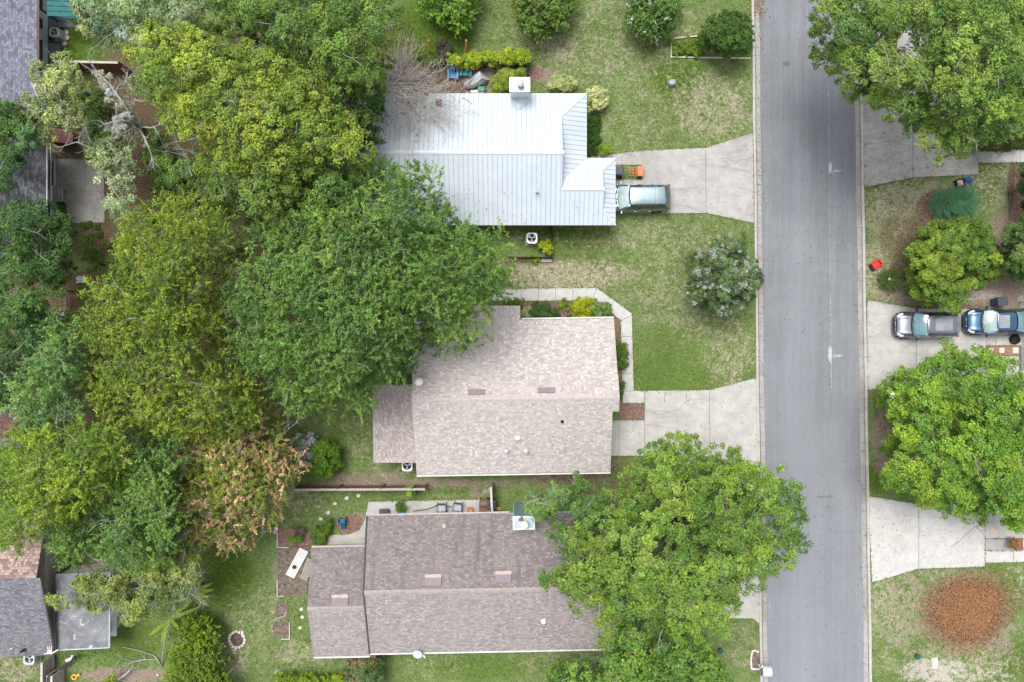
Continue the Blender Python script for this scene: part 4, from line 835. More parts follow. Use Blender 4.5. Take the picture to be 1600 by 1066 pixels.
def crown(poly, ztop, zbase, cA, cB, kind=OAK, lobes=2.6, lobe_h=1.6, under=.75, gap=.04, flower=None, cvar=.12, third=None, dens=1.0, flat=False, rim=None):
    zm = zbase + (ztop - zbase) * .7; ppm = CF / (CH - zm)
    Q = jgrid(poly, kind['sp'] * ppm)
    Lc = jgrid(poly, lobes * ppm)
    if len(Lc) == 0: Lc = np.array(poly, float).mean(0)[None]
    if len(Q): Q = Q[rng.random(len(Q)) > gap + .28 * sstep(np.linalg.norm(Q[:, None] - Lc[None], axis=2).min(1) / ppm / (.62 * lobes), .78, 1.15)]
    if len(Q) == 0: Q = np.array(poly, float).mean(0)[None]
    d = edge_dist(Q, poly) / ppm; R = rim or max(d.max(), .2)
    t = np.clip(d / R, 0, 1); dome = np.sqrt(1 - (1 - t) ** 2) if not flat else np.sqrt(1 - (1 - np.clip(d / (R * .45), 0, 1)) ** 2)
    lz = rng.uniform(-.6, .6, len(Lc)) * lobe_h; lt = rng.random(len(Lc))
    D = np.linalg.norm(Q[:, None] - Lc[None], axis=2) / ppm
    near = D.argmin(1); dl = D.min(1)
    z = zbase + (ztop - zbase) * dome * .92 + lobe_h * (1 - (dl / (lobes * .62)) ** 2) + lz[near] * t + rng.normal(0, .12, len(Q)) * lobe_h
    z = np.clip(z, max(.12, zbase * .55), None)
    Cn = Wn(Q, z); rad = kind['r'] * rng.uniform(.75, 1.2, len(Q)); tone = np.clip(lt[near] * .7 + rng.normal(0, .18, len(Q)) + .15, 0, 1)
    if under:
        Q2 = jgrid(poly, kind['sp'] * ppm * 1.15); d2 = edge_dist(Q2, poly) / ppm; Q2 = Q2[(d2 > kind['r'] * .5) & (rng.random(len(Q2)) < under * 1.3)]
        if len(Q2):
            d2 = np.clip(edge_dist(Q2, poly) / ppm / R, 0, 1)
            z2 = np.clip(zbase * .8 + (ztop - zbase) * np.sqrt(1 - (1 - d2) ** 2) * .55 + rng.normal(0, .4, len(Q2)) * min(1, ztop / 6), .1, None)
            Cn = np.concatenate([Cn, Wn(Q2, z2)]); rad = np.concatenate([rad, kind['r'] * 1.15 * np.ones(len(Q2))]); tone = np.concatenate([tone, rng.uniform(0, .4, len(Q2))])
    nb = len(Cn); ns = max(3, int(kind['nsub'] * dens)); nl = kind['nleaf']
    dirs = norm(rng.normal(0, 1, (nb, ns, 3)).reshape(-1, 3) + [0, 0, .45]); dirs[:, 2] = np.where(dirs[:, 2] < -.3, -dirs[:, 2], dirs[:, 2])
    rr = np.repeat(rad, ns); S = np.repeat(Cn, ns, 0) + dirs * (rr * rng.uniform(.6, 1.08, nb * ns))[:, None] * [1, 1, .8]
    n = nb * ns * nl; Sl = np.repeat(S, nl, 0); dl_ = np.repeat(dirs, nl, 0); rnd = rng.normal(0, 1, (n, 3)).astype(np.float32)
    if kind['mode'] == 'puff':
        off = norm(rng.normal(0, 1, (n, 3))) * (kind['sr'] * np.repeat(rng.uniform(.6, 1.4, (nb * ns, 1)), nl, 0) * rng.random((n, 1)) ** .45)
        P = Sl + off * [1, 1, .62]; N = norm(dl_ * .5 + norm(off) * .5 + [0, 0, .6] + rnd * .40); T = rng.normal(0, 1, (n, 3))
    else:
        tw = np.repeat(norm(dirs + rng.normal(0, .45, dirs.shape) + [0, 0, .12]), nl, 0); s = rng.random((n, 1))
        P = Sl + tw * s * kind['sr'] * np.repeat(rr, nl)[:, None] / kind['r'] + rnd * .045; T = tw + rnd * .45; N = norm(np.array([[0, 0, .8]]) + dl_ * .3 + rng.normal(0, .5, (n, 3)))
    P[:, 2] = np.maximum(P[:, 2], .03)
    tn = np.repeat(tone, ns * nl); cA, cB = np.array(cA), np.array(cB)
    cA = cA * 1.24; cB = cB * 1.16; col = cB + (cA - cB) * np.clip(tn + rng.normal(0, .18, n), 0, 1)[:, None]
    hue = np.exp(rng.normal(0, .045, (nb, 1))) ; hue = np.repeat(np.concatenate([hue, np.ones((nb, 1)), np.exp(rng.normal(0, .12, (nb, 1)))], 1), ns * nl, 0); col = col * hue
    sj = np.repeat(np.exp(rng.normal(0, cvar, nb * ns)), nl); col = col * sj[:, None] * np.exp(rng.normal(0, .16, (n, 1)))
    col *= np.exp(rng.normal(0, .05, (n, 3)))
    if third is not None:
        m = np.repeat(rng.random(nb * ns) < third[1], nl); col[m] = np.array(third[0]) * np.exp(rng.normal(0, .2, (m.sum(), 1)))
    if flower is not None:
        m = np.repeat(rng.random(nb * ns) < flower[1], nl) & (rng.random(n) < .5); col[m] = np.array(flower[0]) * np.exp(rng.normal(0, .1, (m.sum(), 1)))
    L = kind['L'] * rng.uniform(.7, 1.3, n); Wd = kind['Wd'] * rng.uniform(.7, 1.3, n)
    return dict(P=P, N=N, T=T, L=L, W=Wd, col=np.clip(col, 0, 1)), Cn, rad
def crown_obj(parts, parent, org, name='crown'):
    A = {k: np.concatenate([p[k] for p in parts]) for k in parts[0]}
    return leaf_object(name, A['P'] - np.array(org), A['N'], A['T'], A['L'], A['W'], A['col'], parent)
def limb(mb, a, b_, r0, r1, sag=.25, n=5, mi=0):
    a, b_ = Vector(a), Vector(b_); k = (b_ - a).length; pts = []; rd = []
    j1 = Vector((random.gauss(0, 1), random.gauss(0, 1), random.gauss(0, .4))) * k * .07
    for i in range(5):
        t = i / 4; p = a.lerp(b_, t); p.z += sag * k * t * (1 - t) ; p += j1 * math.sin(math.pi * t)
        pts.append(p); rd.append(r0 + (r1 - r0) * t)
    mb.tube(pts, rd, n, mi); return pts
def twigs(mb, p, d, ln, r_, depth, spread=.6, up=.02, mi=0, nmin=2, nmax=4):
    p = Vector(p); d = Vector(d).normalized(); pts = [p]; rd = [r_]
    for i in range(3):
        d = (d + Vector((random.gauss(0, .16), random.gauss(0, .16), random.gauss(0, .10) + up))).normalized(); p = p + d * ln / 3; pts.append(p.copy()); rd.append(r_ * (1 - .22 * (i + 1)))
    mb.tube(pts, rd, 4 if r_ < .04 else 6, mi, cap=False)
    if depth <= 0: return
    for k in range(random.randint(nmin, nmax)):
        q = pts[random.choice((1, 2, 3, 3))]; dd = (d + Vector((random.gauss(0, spread), random.gauss(0, spread), random.gauss(0, spread * .5)))).normalized()
        twigs(mb, q, dd, ln * random.uniform(.5, .8), r_ * .55, depth - 1, spread, up, mi, nmin, nmax)
def tree(name, label, polys, ztop, zbase, cA, cB, kind=OAK, cat='tree', base=None, bark='bark', rad=.28, nl=14, dead=(), group=None, crownname='crown', extra=(), **kw):
    """polys: one or more crown outlines in photo pixels"""
    if not isinstance(polys[0], list): polys = [polys]
    parts = []; cen = []
    for q in polys:
        pt, Cn, _r = crown(q, ztop, zbase, cA, cB, kind, **kw); parts.append(pt); cen.append(Cn)
    for q in extra:
        pt, Cn, _r = crown(q[0], q[1], q[2], q[3], q[4], kind, lobes=1.4, lobe_h=.6, gap=.3, under=0); parts.append(pt); cen.append(Cn)
    Cn = np.concatenate(cen)
    if base is None: m = Cn.mean(0); b_ = (m[0], m[1], 0.0)
    else: b_ = W(*base, 0)
    t = thing(name, label, cat, b_, group=group)
    crown_obj(parts, t, b_, crownname)
    mb = MB(); top = Vector((b_[0] + random.uniform(-.3, .3), b_[1] + random.uniform(-.3, .3), max(.25, zbase * .8 + .15 * (ztop - zbase))))
    rad = rad * .8; mb.tube([(b_[0], b_[1], -.05), (b_[0], b_[1], .25 * min(1, ztop / 4)), top.lerp(Vector(b_), .5), top], [rad * 1.5, rad * 1.1, rad, rad * .85], 9)
    mains = []
    far = Cn[np.argsort(-np.linalg.norm(Cn[:, :2] - np.array([top.x, top.y]), axis=1))]
    for q in range(min(6, len(Cn))):
        c = Vector(far[int(len(far) * (.08 + .10 * q))]); c.z = max(c.z - .28 * ztop, top.z); c = top.lerp(c, .72); mains.append(limb(mb, top, c, rad * .5, rad * .12, .06, 6))
    mp = [(p, 1 - k / 5) for l in mains for k, p in enumerate(l[1:])]
    for i in rng.choice(len(Cn), min(len(Cn), nl * 4), replace=False):
        c = Vector(Cn[i]); c.z -= .1; p, k = min(mp, key=lambda t_: (t_[0] - c).length); limb(mb, p, c, rad * (.07 + .14 * k), max(.008, rad * .035), .08, 4)
    if ztop > 5:
        hi = np.argsort(-Cn[:, 2])[:max(8, len(Cn) // 2)]
        for i in rng.choice(hi, min(len(hi), 10 + len(Cn) // 12), replace=False):
            a = random.random() * 6.283; twigs(mb, Cn[i] + np.array([0, 0, kind['r'] * .55]), (math.cos(a), math.sin(a), .12), random.uniform(.5, 1.1), .02, 1, .5, mi=1)
    mb.build('trunk', [MT[bark], MT['greybark']], t, smooth=True)
    if dead:
        for px, py, z, ang, ln, r_, dep in dead:
            mb = MB(); a = math.radians(ang); twigs(mb, W(px, py, z), (math.cos(a), math.sin(a), .05), ln * .8, r_ * .75, dep, .5); mb.build('bare_branch', MT['palebark'], t, smooth=True)
    return t
YB, YM = (.300, .365, .055), (.115, .190, .042)      # fresh yellow green, mid green
G1, G2 = (.175, .265, .058), (.075, .135, .036)
D1, D2 = (.095, .170, .046), (.045, .092, .030)
# --- back yards, left
tree('oak_tree', 'broad oak with bright yellow green crown left of the metal roof', [[(205, 80), (240, 38), (300, 25), (355, 60), (420, 72), (470, 95), (505, 120), (510, 160), (560, 185), (585, 235), (570, 262), (520, 285), (470, 300), (400, 285), (345, 280), (300, 225), (240, 185), (215, 140)]],
     12.5, 5.5, YB, YM, lobes=2.3, base=(430, 215), rad=.42, nl=26, dead=[(325, 210, 9, 200, 2.0, .05, 2), (480, 165, 10.5, 180, 1.6, .05, 2), (300, 275, 7, 120, 1.6, .05, 3)])
tree('oak_tree', 'green oak crown at the top edge between the pale lichen oak and the open lawn', [[(330, -25), (480, -40), (615, -30), (630, 45), (600, 95), (590, 130), (545, 165), (505, 160), (480, 112), (420, 80), (370, 62), (330, 40)]],
     11.5, 5, G1, (.09, .155, .042), lobes=2.2, base=(500, 40), rad=.38, nl=24, dead=[(350, 55, 6, 250, 1.8, .05, 2), (560, 30, 9.5, 30, 1.5, .035, 2), (450, 70, 9, 90, 1.2, .035, 2)])
tree('oak_tree', 'green oak crown below the yellow green oak and beside the fine leaved tree', [[(262, 245), (340, 235), (450, 262), (560, 250), (592, 275), (565, 305), (500, 330), (460, 350), (395, 345), (330, 325), (285, 300)]],
     9.5, 4.5, G1, (.09, .155, .040), lobes=2.1, base=(420, 300), rad=.32, nl=20, dead=[(318, 262, 8, 120, 1.3, .04, 3), (330, 275, 8, 60, 1.0, .035, 2)])
tree('oak_tree', 'dark green understorey tree between the top edge oak and the metal roof', [[(500, 130), (560, 140), (600, 120), (610, 165), (590, 200), (600, 235), (570, 240), (530, 200), (500, 165)]], 6.5, 3, D1, D2, lobes=2, base=(560, 180), rad=.2, nl=10)
tree('lichen_oak_tree', 'pale grey green oak with lichen covered twigs at the top beside the awning', [[(112, -20), (330, -20), (318, 32), (262, 55), (240, 92), (205, 80), (165, 62), (125, 40)]], 8.5, 4.5, (.33, .40, .21), (.17, .24, .105), OAK, lobes=2.0, base=(210, 30), bark='greybark', rad=.25, nl=22, gap=.16, under=.4,
     dead=[(180, 50, 6.5, 200, 1.8, .05, 3), (235, 50, 7, 250, 1.6, .05, 3), (150, 18, 7, 160, 1.4, .04, 3), (215, 92, 5, 310, 1.5, .06, 2), (280, 20, 8, 100, 1.5, .04, 3)])
tree('lichen_oak_tree', 'small pale olive oak leaning over the blue grey roof corner', [[(62, 98), (112, 92), (122, 130), (138, 170), (112, 205), (72, 215), (42, 190), (24, 150), (45, 115)]], 6.5, 3.4, (.36, .40, .175), (.18, .24, .08), OAK, lobes=1.7, base=(95, 160), bark='palebark', rad=.16, nl=14, gap=.12, under=.4,
     dead=[(60, 165, 6, 190, 1.7, .045, 3), (70, 150, 6, 150, 1.4, .04, 3), (115, 150, 6, 20, 1.2, .035, 2)])
tree('lichen_oak_tree', 'sparse pale oak with drooping tufts beside the cracked patio', [[(150, 225), (200, 222), (215, 260), (232, 290), (205, 300), (225, 325), (200, 348), (165, 335), (158, 300), (172, 270), (150, 250)]], 5, 2.4, (.38, .43, .25), (.2, .27, .12), OAK, lobes=1.4, base=(190, 280), bark='palebark', rad=.13, nl=14, gap=.22, under=.3, dens=.75,
     dead=[(195, 290, 5, 250, 1.2, .04, 3), (190, 240, 5, 40, 1.2, .04, 3), (175, 318, 4.5, 180, .8, .03, 3)])
# bare grey tree with moss
t = thing('bare_tree', 'bare grey tree with twisting moss hung limbs in the left back yard', 'tree', W(215, 195, 0))
mb = MB(); p0 = Vector(W(218, 198, 0)); top = Vector(W(216, 198, 4)); mb.tube([p0, p0.lerp(top, .5), top], [.24, .2, .17], 8); mb.build('trunk', MT['greybark'], t, smooth=True)
mb = MB()
for path, r0 in (([(216, 198, 4), (205, 180, 5), (188, 155, 5.6), (170, 130, 6), (150, 112, 6.2)], .13), ([(216, 198, 4), (200, 205, 4.6), (175, 218, 4.8), (150, 235, 4.6), (120, 222, 4.4), (88, 232, 3.8)], .10), ([(150, 235, 4.6), (140, 218, 5), (135, 205, 5.2)], .07),
                 ([(216, 198, 4), (200, 190, 5), (180, 188, 5.4), (165, 195, 5.2)], .09), ([(216, 198, 4), (228, 220, 4.6), (240, 250, 4.5)], .08), ([(205, 180, 5), (212, 150, 5.6), (196, 125, 5.8), (210, 118, 6)], .06), ([(216, 198, 4), (235, 200, 4.8), (250, 195, 5)], .07)):
    pts = [Vector(W(*q)) for q in path]; mb.tube(pts, [r0 * (1 - .75 * i / (len(pts) - 1)) for i in range(len(pts))], 6)
    for i in range(1, len(pts)):
        for q in range(3):
            d = (pts[i] - pts[i - 1]).normalized() + Vector((random.gauss(0, .7), random.gauss(0, .7), random.gauss(0, .2))); twigs(mb, pts[i - 1].lerp(pts[i], random.random()), d, random.uniform(.4, .8), .04, 2, .8)
mb.build('limbs', MT['palebark'], t, smooth=True)
pt, _c, _r = crown([(150, 110), (175, 120), (200, 165), (215, 195), (190, 215), (165, 200), (175, 170), (155, 140)], 5.6, 4.2, (.50, .50, .45), (.36, .37, .32), BUSH, under=0, gap=.45, lobes=1, lobe_h=.3); crown_obj([pt], t, ORG[t.name], 'moss')
tree('bush', 'green understorey bushes under the bare grey tree', [[(110, 130), (150, 140), (175, 165), (170, 210), (185, 235), (150, 260), (118, 250), (125, 215), (140, 190), (112, 165)]], 2.6, .8, G1, G2, OAK, cat='bush', rad=.06, nl=8, gap=.2)
tree('bush', 'shaded green bushes on leaf litter between the bare tree and yellow green oak', [[(222, 205), (255, 215), (290, 270), (300, 300), (268, 318), (248, 300), (236, 262)]], 3.2, 1.0, G1, D2, OAK, cat='bush', rad=.06, nl=8, gap=.1)
tree('bush', 'low green weeds growing along the red brown dirt below the patio', [[(118, 352), (150, 350), (170, 372), (160, 415), (140, 430), (130, 395)]], .5, .12, (.12, .19, .04), (.07, .11, .03), BUSH, cat='bush', rad=.02, nl=4, gap=.45, under=0)
for q, (lab, poly, zt) in enumerate((('dark green tree at the left edge below the blue grey roof', [(-20, 165), (30, 168), (55, 192), (62, 225), (48, 258), (22, 275), (30, 310), (-20, 315)], 7),
        ('dark green tree below the dark grey roof beside the red brown dirt', [(-20, 335), (30, 318), (90, 330), (122, 365), (128, 410), (118, 435), (85, 460), (40, 440), (-20, 445)], 7.5),
        ('dark green tree at the left edge beside the brown dirt and bench', [(-20, 440), (40, 445), (75, 465), (80, 500), (72, 540), (35, 560), (-20, 560)], 7),
        ('darkest green tree at the left edge above the rust leaves', [(-20, 545), (40, 545), (85, 530), (70, 580), (25, 590), (20, 628), (-20, 632)], 5.5))):
    tree('oak_tree', lab, [poly], zt, 3.2, (.11, .195, .052) if q < 3 else (.075, .14, .042), (.048, .10, .032), lobes=1.9, rad=.25, nl=14, base=[(30, 208), (80, 402), (45, 505), (45, 588)][q])
tree('elm_tree', 'light green tree left of the large olive cedar', [[(78, 502), (105, 495), (135, 520), (138, 570), (128, 620), (135, 655), (80, 672), (35, 668), (18, 620), (15, 592), (48, 565), (62, 530)]], 8, 4, (.20, .325, .095), (.09, .175, .055), FINE, lobes=1.8, base=(85, 590), rad=.22, nl=16)
tree('cedar_tree', 'large feathery olive green cedar left of the fine leaved tree', [[(198, 350), (240, 315), (300, 300), (350, 325), (378, 380), (360, 430), (345, 470), (352, 515), (375, 565), (405, 600), (425, 640), (400, 680), (330, 690), (240, 682), (165, 655), (132, 605), (150, 560), (125, 500), (130, 460), (160, 432), (185, 400)]],
     11, 3.5, (.215, .280, .036), (.098, .152, .028), PLUME, lobes=1.5, lobe_h=1.2, base=(260, 500), rad=.4, nl=30, gap=.07, bark='greybark', under=.4, cvar=.2)
tree('oak_tree', 'wide yellow green oak at the left edge above the brown shingles', [[(-20, 715), (20, 690), (60, 664), (150, 648), (205, 690), (200, 750), (170, 790), (110, 815), (60, 835), (-20, 850)]], 10, 4.5, (.265, .355, .045), (.11, .195, .036), FINE, lobes=2.0, base=(80, 750), rad=.35, nl=22, gap=.06,
     dead=[(85, 700, 9, 70, 1.8, .04, 2), (120, 690, 9.3, 130, 1.6, .04, 2), (110, 720, 9.4, 210, 1.3, .035, 2), (15, 800, 7, 200, 1.2, .04, 2)])
tree('elm_tree', 'mid green tree over the flat annexe beside the orange leaved tree', [[(190, 680), (250, 672), (295, 685), (285, 740), (290, 800), (300, 845), (270, 870), (190, 890), (120, 880), (85, 860), (80, 820), (150, 800), (190, 755)]], 8.5, 4, (.165, .27, .06), (.075, .14, .04), FINE, lobes=1.8, base=(210, 790), rad=.28, nl=22, gap=.1,
     dead=[(125, 845, 8.3, 30, 2.0, .045, 2), (125, 845, 8.3, 300, 1.8, .04, 2), (100, 855, 7.5, 210, 1.2, .035, 2), (185, 820, 8.8, 280, 1.0, .03, 2)])
tree('lichen_oak_tree', 'sparse yellowing oak with pale twigs over the flat annexe roof', [[(75, 930), (130, 910), (185, 890), (260, 862), (310, 875), (318, 905), (290, 935), (240, 955), (205, 975), (180, 950), (120, 948), (85, 955)]], 6, 3.5, (.32, .37, .10), (.15, .21, .07), dict(OAK, sp=.66, r=.52, sr=.22, nleaf=30), lobes=1.4, base=(230, 905), bark='palebark', rad=.16, nl=26, gap=.14, under=.35, dens=.85,
     dead=[(262, 900, 6, 20, 2.0, .04, 3), (245, 910, 6.3, 340, 2.0, .045, 3), (230, 895, 6.5, 60, 1.6, .04, 3), (225, 915, 6, 200, 1.8, .04, 3), (265, 925, 5.6, 300, 1.2, .035, 3), (285, 880, 6, 80, 1.5, .04, 3), (200, 900, 6, 150, 1.4, .035, 2), (255, 905, 6.3, 0, 2.0, .04, 3), (130, 925, 5, 190, 1.0, .025, 2)])
tree('dying_tree', 'half dead tree with orange brown leaves above the back lawn', [[(335, 660), (380, 645), (432, 655), (470, 690), (462, 740), (440, 790), (402, 830), (370, 862), (312, 850), (282, 800), (275, 750), (292, 700)]], 6.3, 2.6, (.48, .315, .175), (.25, .20, .09), FINE, lobes=1.4, lobe_h=1.2, base=(370, 750), bark='greybark', rad=.2, nl=24, gap=.14, under=.4, third=((.20, .27, .055), .42), cvar=.25, extra=[([(300, 705), (335, 665), (378, 690), (420, 660), (452, 690), (440, 730), (400, 735), (385, 770), (340, 790), (298, 770)], 6.6, 4.6, (.30, .34, .05), (.15, .21, .05))],
     dead=[(400, 672, 6, 70, 1.4, .04, 3), (430, 690, 5.6, 30, 1.4, .04, 3), (352, 655, 5.5, 110, 1.2, .035, 3), (450, 720, 5, 330, 1.2, .035, 3), (380, 690, 6.5, 100, 1.5, .04, 3)])
tree('oak_tree', 'dark green low tree in shade between the mid green tree and the orange leaved tree', [[(235, 745), (280, 735), (300, 790), (285, 850), (250, 860), (225, 810)]], 4.5, 2, D1, D2, FINE, lobes=1.5, rad=.12, nl=8)
tree('willow_oak_tree', 'big fine leaved green tree overhanging the tan and metal roofs', [[(352, 440), (372, 400), (400, 365), (440, 330), (470, 325), (520, 290), (575, 262), (640, 252), (678, 285), (690, 330), (738, 352), (785, 375), (803, 420), (795, 455), (760, 478), (745, 508), (735, 545), (700, 540), (662, 528), (655, 560), (632, 588), (590, 595), (572, 615), (585, 635), (545, 636), (500, 648), (478, 635), (432, 625), (412, 600), (395, 588), (370, 560), (345, 500)]],
     12, 4.5, (.172, .272, .060), (.076, .142, .042), FINE, lobes=1.7, lobe_h=1.5, base=(570, 450), rad=.45, nl=40, gap=.05, under=.55, rim=5.0, cvar=.16)
# --- front yards
tree('oak_tree', 'large street side oak hiding the east end of the mauve roof', [[(985, 700), (1005, 682), (1035, 674), (1078, 680), (1100, 712), (1130, 700), (1162, 710), (1182, 735), (1215, 740), (1235, 758), (1248, 800), (1254, 830), (1240, 868), (1205, 905), (1178, 890), (1172, 925), (1155, 975), (1110, 990), (1020, 1000), (950, 1000), (938, 965), (905, 955), (880, 925), (850, 900), (885, 870), (868, 842), (900, 815), (925, 780), (958, 772), (985, 745)]],
     12, 4.5, (.205, .300, .052), (.080, .155, .038), lobes=2.0, base=(1040, 850), rad=.48, nl=40, gap=.05, under=.65, rim=4.5, dead=[(1120, 765, 10, 190, 1.2, .035, 3), (935, 965, 8, 90, 1.0, .035, 3), (1025, 950, 10.5, 60, 1.4, .045, 3), (1145, 830, 10, 30, 1.5, .035, 2), (1035, 985, 9, 250, .9, .035, 3), (970, 880, 9.5, 120, 1.2, .035, 2)])
tree('oak_tree', 'sparse green side branch tree over the white topped chimney', [[(818, 770), (850, 742), (900, 742), (935, 765), (938, 800), (905, 815), (880, 850), (862, 825), (845, 812), (832, 790)]], 7, 4.5, (.16, .265, .06), (.075, .145, .04), OAK, lobes=1.5, base=(900, 775), rad=.16, nl=14, gap=.3, under=.3, dead=[(872, 785, 7.2, 170, 1.6, .04, 3), (880, 790, 7.2, 130, 1.4, .04, 3), (890, 800, 7.2, 20, 1.0, .03, 2)])
tree('laurel_tree', 'glossy mid green tree at the bottom edge below the street side oak', [[(945, 995), (985, 975), (1040, 985), (1080, 1000), (1110, 1020), (1130, 1050), (1140, 1090), (850, 1090), (862, 1050), (910, 1035), (950, 1050)]], 7, 2.5, (.17, .29, .05), (.075, .15, .036), dict(OAK, L=.20, Wd=.12, sp=.85, nleaf=22), lobes=1.4, lobe_h=.9, base=(1020, 1050), rad=.25, nl=18, third=((.42, .40, .05), .012))
tree('ornamental_tree', 'rounded grey green tree with pale twigs on the front lawn by the kerb', [[(1098, 388), (1130, 364), (1162, 374), (1176, 400), (1192, 425), (1182, 460), (1165, 470), (1150, 492), (1125, 502), (1108, 480), (1080, 478), (1066, 465), (1078, 430), (1080, 405)]], 4.2, 1.2, (.145, .205, .075), (.058, .100, .036), dict(OAK, sp=.6, r=.42, sr=.18, L=.13, Wd=.06), lobes=1.0, lobe_h=.7, base=(1122, 432), bark='palebark', rad=.11, nl=34, gap=.16, third=((.36, .40, .34), .20),
     dead=[(1150, 440, 4.0, a, .85, .028, 3) for a in (20, 80, 140, 320)] + [(1110, 420, 4.0, a, .8, .026, 3) for a in (100, 200, 260)] + [(1085, 450, 3.2, a, .7, .025, 3) for a in (160, 240)] + [(1120, 395, 3.7, a, .75, .025, 3) for a in (60, 120, 180)] + [(1135, 465, 3.6, a, .7, .025, 3) for a in (260, 320, 30)] + [(1165, 425, 3.4, a, .7, .024, 3) for a in (0, 60)])
tree('oak_tree', 'large dark oak overhanging the street at the upper right', [[(1260, -25), (1395, -30), (1450, -30), (1452, 35), (1410, 42), (1396, 60), (1405, 82), (1450, 90), (1465, 130), (1455, 160), (1452, 190), (1425, 195), (1388, 190), (1370, 165), (1342, 168), (1318, 142), (1290, 132), (1274, 110), (1278, 60)]], 11.5, 4.8, (.20, .285, .06), (.078, .142, .04), lobes=2.0, base=(1345, 60), rad=.42, nl=26, gap=.06, dead=[(1362, 90, 8, 300, 1.2, .05, 2)])
tree('oak_tree', 'large oak with lit green puffs filling the upper right corner', [[(1450, -30), (1630, -30), (1630, 180), (1590, 215), (1560, 222), (1520, 240), (1478, 252), (1448, 238), (1440, 205), (1392, 208), (1390, 190), (1430, 180), (1420, 150), (1420, 108), (1432, 82), (1428, 45), (1415, 20)]], 12, 4.8, (.235, .325, .062), (.092, .168, .042), lobes=2.1, base=(1530, 100), rad=.45, nl=30, gap=.05, under=.7)
tree('shrub', 'low olive shrubs beside the path at the right edge under the oak', [[(1528, 205), (1595, 190), (1620, 200), (1610, 228), (1560, 236), (1530, 234)]], 1.3, .3, (.15, .16, .05), (.08, .095, .035), BUSH, cat='shrub', rad=.03, nl=6, gap=.2)
tree('citrus_tree', 'rounded glossy yellow green tree behind the grey parked car', [[(1440, 362), (1480, 340), (1530, 350), (1552, 382), (1562, 410), (1545, 440), (1510, 452), (1503, 470), (1492, 492), (1468, 486), (1440, 475), (1422, 450), (1418, 400)]], 4.6, 1.2, (.215, .290, .042), (.085, .158, .034), dict(OAK, sp=.6, r=.42, sr=.2, L=.14, Wd=.085), lobes=1.1, lobe_h=.7, base=(1487, 415), rad=.12, nl=18, gap=.04, under=.8)
tree('laurel_tree', 'dark green tree cut by the right edge above the wheelie bin', [[(1568, 360), (1600, 335), (1640, 340), (1640, 440), (1590, 432), (1566, 410)]], 4, 1.2, (.12, .19, .05), (.055, .10, .032), dict(OAK, sp=.6, r=.42, sr=.2), lobes=1.1, lobe_h=.6, rad=.1, nl=10)
tree('laurel_tree', 'dark green shrub tree cut by the right edge below the footpath', [[(1594, 262), (1640, 255), (1640, 330), (1600, 322), (1596, 290)]], 3, .8, (.10, .17, .05), (.05, .09, .032), dict(OAK, sp=.6, r=.42, sr=.2), lobes=1.1, lobe_h=.5, rad=.08, nl=8)
tree('crape_myrtle_tree', 'lime green flowering tree below the two parked cars', [[(1395, 592), (1430, 560), (1462, 540), (1540, 548), (1582, 568), (1640, 590), (1640, 825), (1592, 822), (1540, 800), (1515, 812), (1480, 795), (1430, 782), (1402, 768), (1380, 755), (1388, 720), (1382, 680), (1392, 650), (1370, 612)]], 7.5, 2.8, (.235, .365, .045), (.10, .20, .036), dict(OAK, sp=.85, r=.58, L=.15, Wd=.085), lobes=1.7, lobe_h=1.0, base=(1500, 680), bark='greybark', rad=.24, nl=30, gap=.07, under=.6, flower=((.62, .64, .52), .012), rim=3.5,
     dead=[(1530, 700, 7.6, 30, 1.0, .03, 3), (1545, 690, 7.4, 140, 1.0, .03, 3), (1560, 745, 7, 20, .9, .025, 3)])
tree('crape_myrtle_tree', 'sparse low branches of a flowering tree over the white driveway', [[(1398, 800), (1440, 790), (1500, 800), (1560, 802), (1590, 828), (1548, 815), (1505, 812), (1490, 806), (1440, 812)]], 3.4, 2.2, (.26, .32, .07), (.12, .19, .05), dict(OAK, sp=.7, r=.45, L=.14, Wd=.085), lobes=1.3, lobe_h=.4, base=(1500, 770), rad=.07, nl=10, gap=.3, under=.1, dens=.55, flower=((.6, .62, .5), .08))
MYR = dict(PLUME, sp=.5, r=.40, sr=.5, L=.15, Wd=.075, nsub=16)
tree('crape_myrtle_bush', 'bright green arching bush cut by the top edge, left of its two neighbours', [[(655, -40), (745, -40), (746, 8), (735, 25), (722, 44), (708, 38), (690, 28), (668, 20), (658, 4)]], 2.6, .5, (.20, .34, .055), (.10, .19, .036), MYR, cat='bush', lobes=1.0, lobe_h=.5, rad=.05, nl=10)
tree('crape_myrtle_bush', 'olive green round bush at the top edge above the hedge end', [[(803, -30), (890, -30), (893, 10), (884, 36), (862, 52), (848, 58), (832, 50), (812, 42), (806, 15)]], 2.5, .5, (.17, .25, .055), (.085, .145, .036), MYR, cat='bush', lobes=.9, lobe_h=.5, rad=.05, nl=10, third=((.34, .12, .06), .008))
tree('crape_myrtle_bush', 'dark green bush with white blossoms at the top edge', [[(982, -25), (1050, -25), (1056, 15), (1050, 38), (1035, 55), (1015, 62), (995, 50), (984, 25)]], 2.6, .5, (.15, .25, .06), (.075, .135, .04), MYR, cat='bush', lobes=.9, lobe_h=.5, rad=.05, nl=10, flower=((.78, .78, .70), .10))
tree('holly_bush', 'dense dark green round bush in the edged bed by the kerb', [ell(1137, 56, 40, 36, 20, .05)], 3.0, .5, (.085, .15, .032), (.048, .095, .024), dict(BUSH, sp=.45, r=.34, sr=.18, L=.12, Wd=.075), cat='bush', lobes=1.0, lobe_h=.4, rad=.07, nl=10, gap=.02, under=.9)
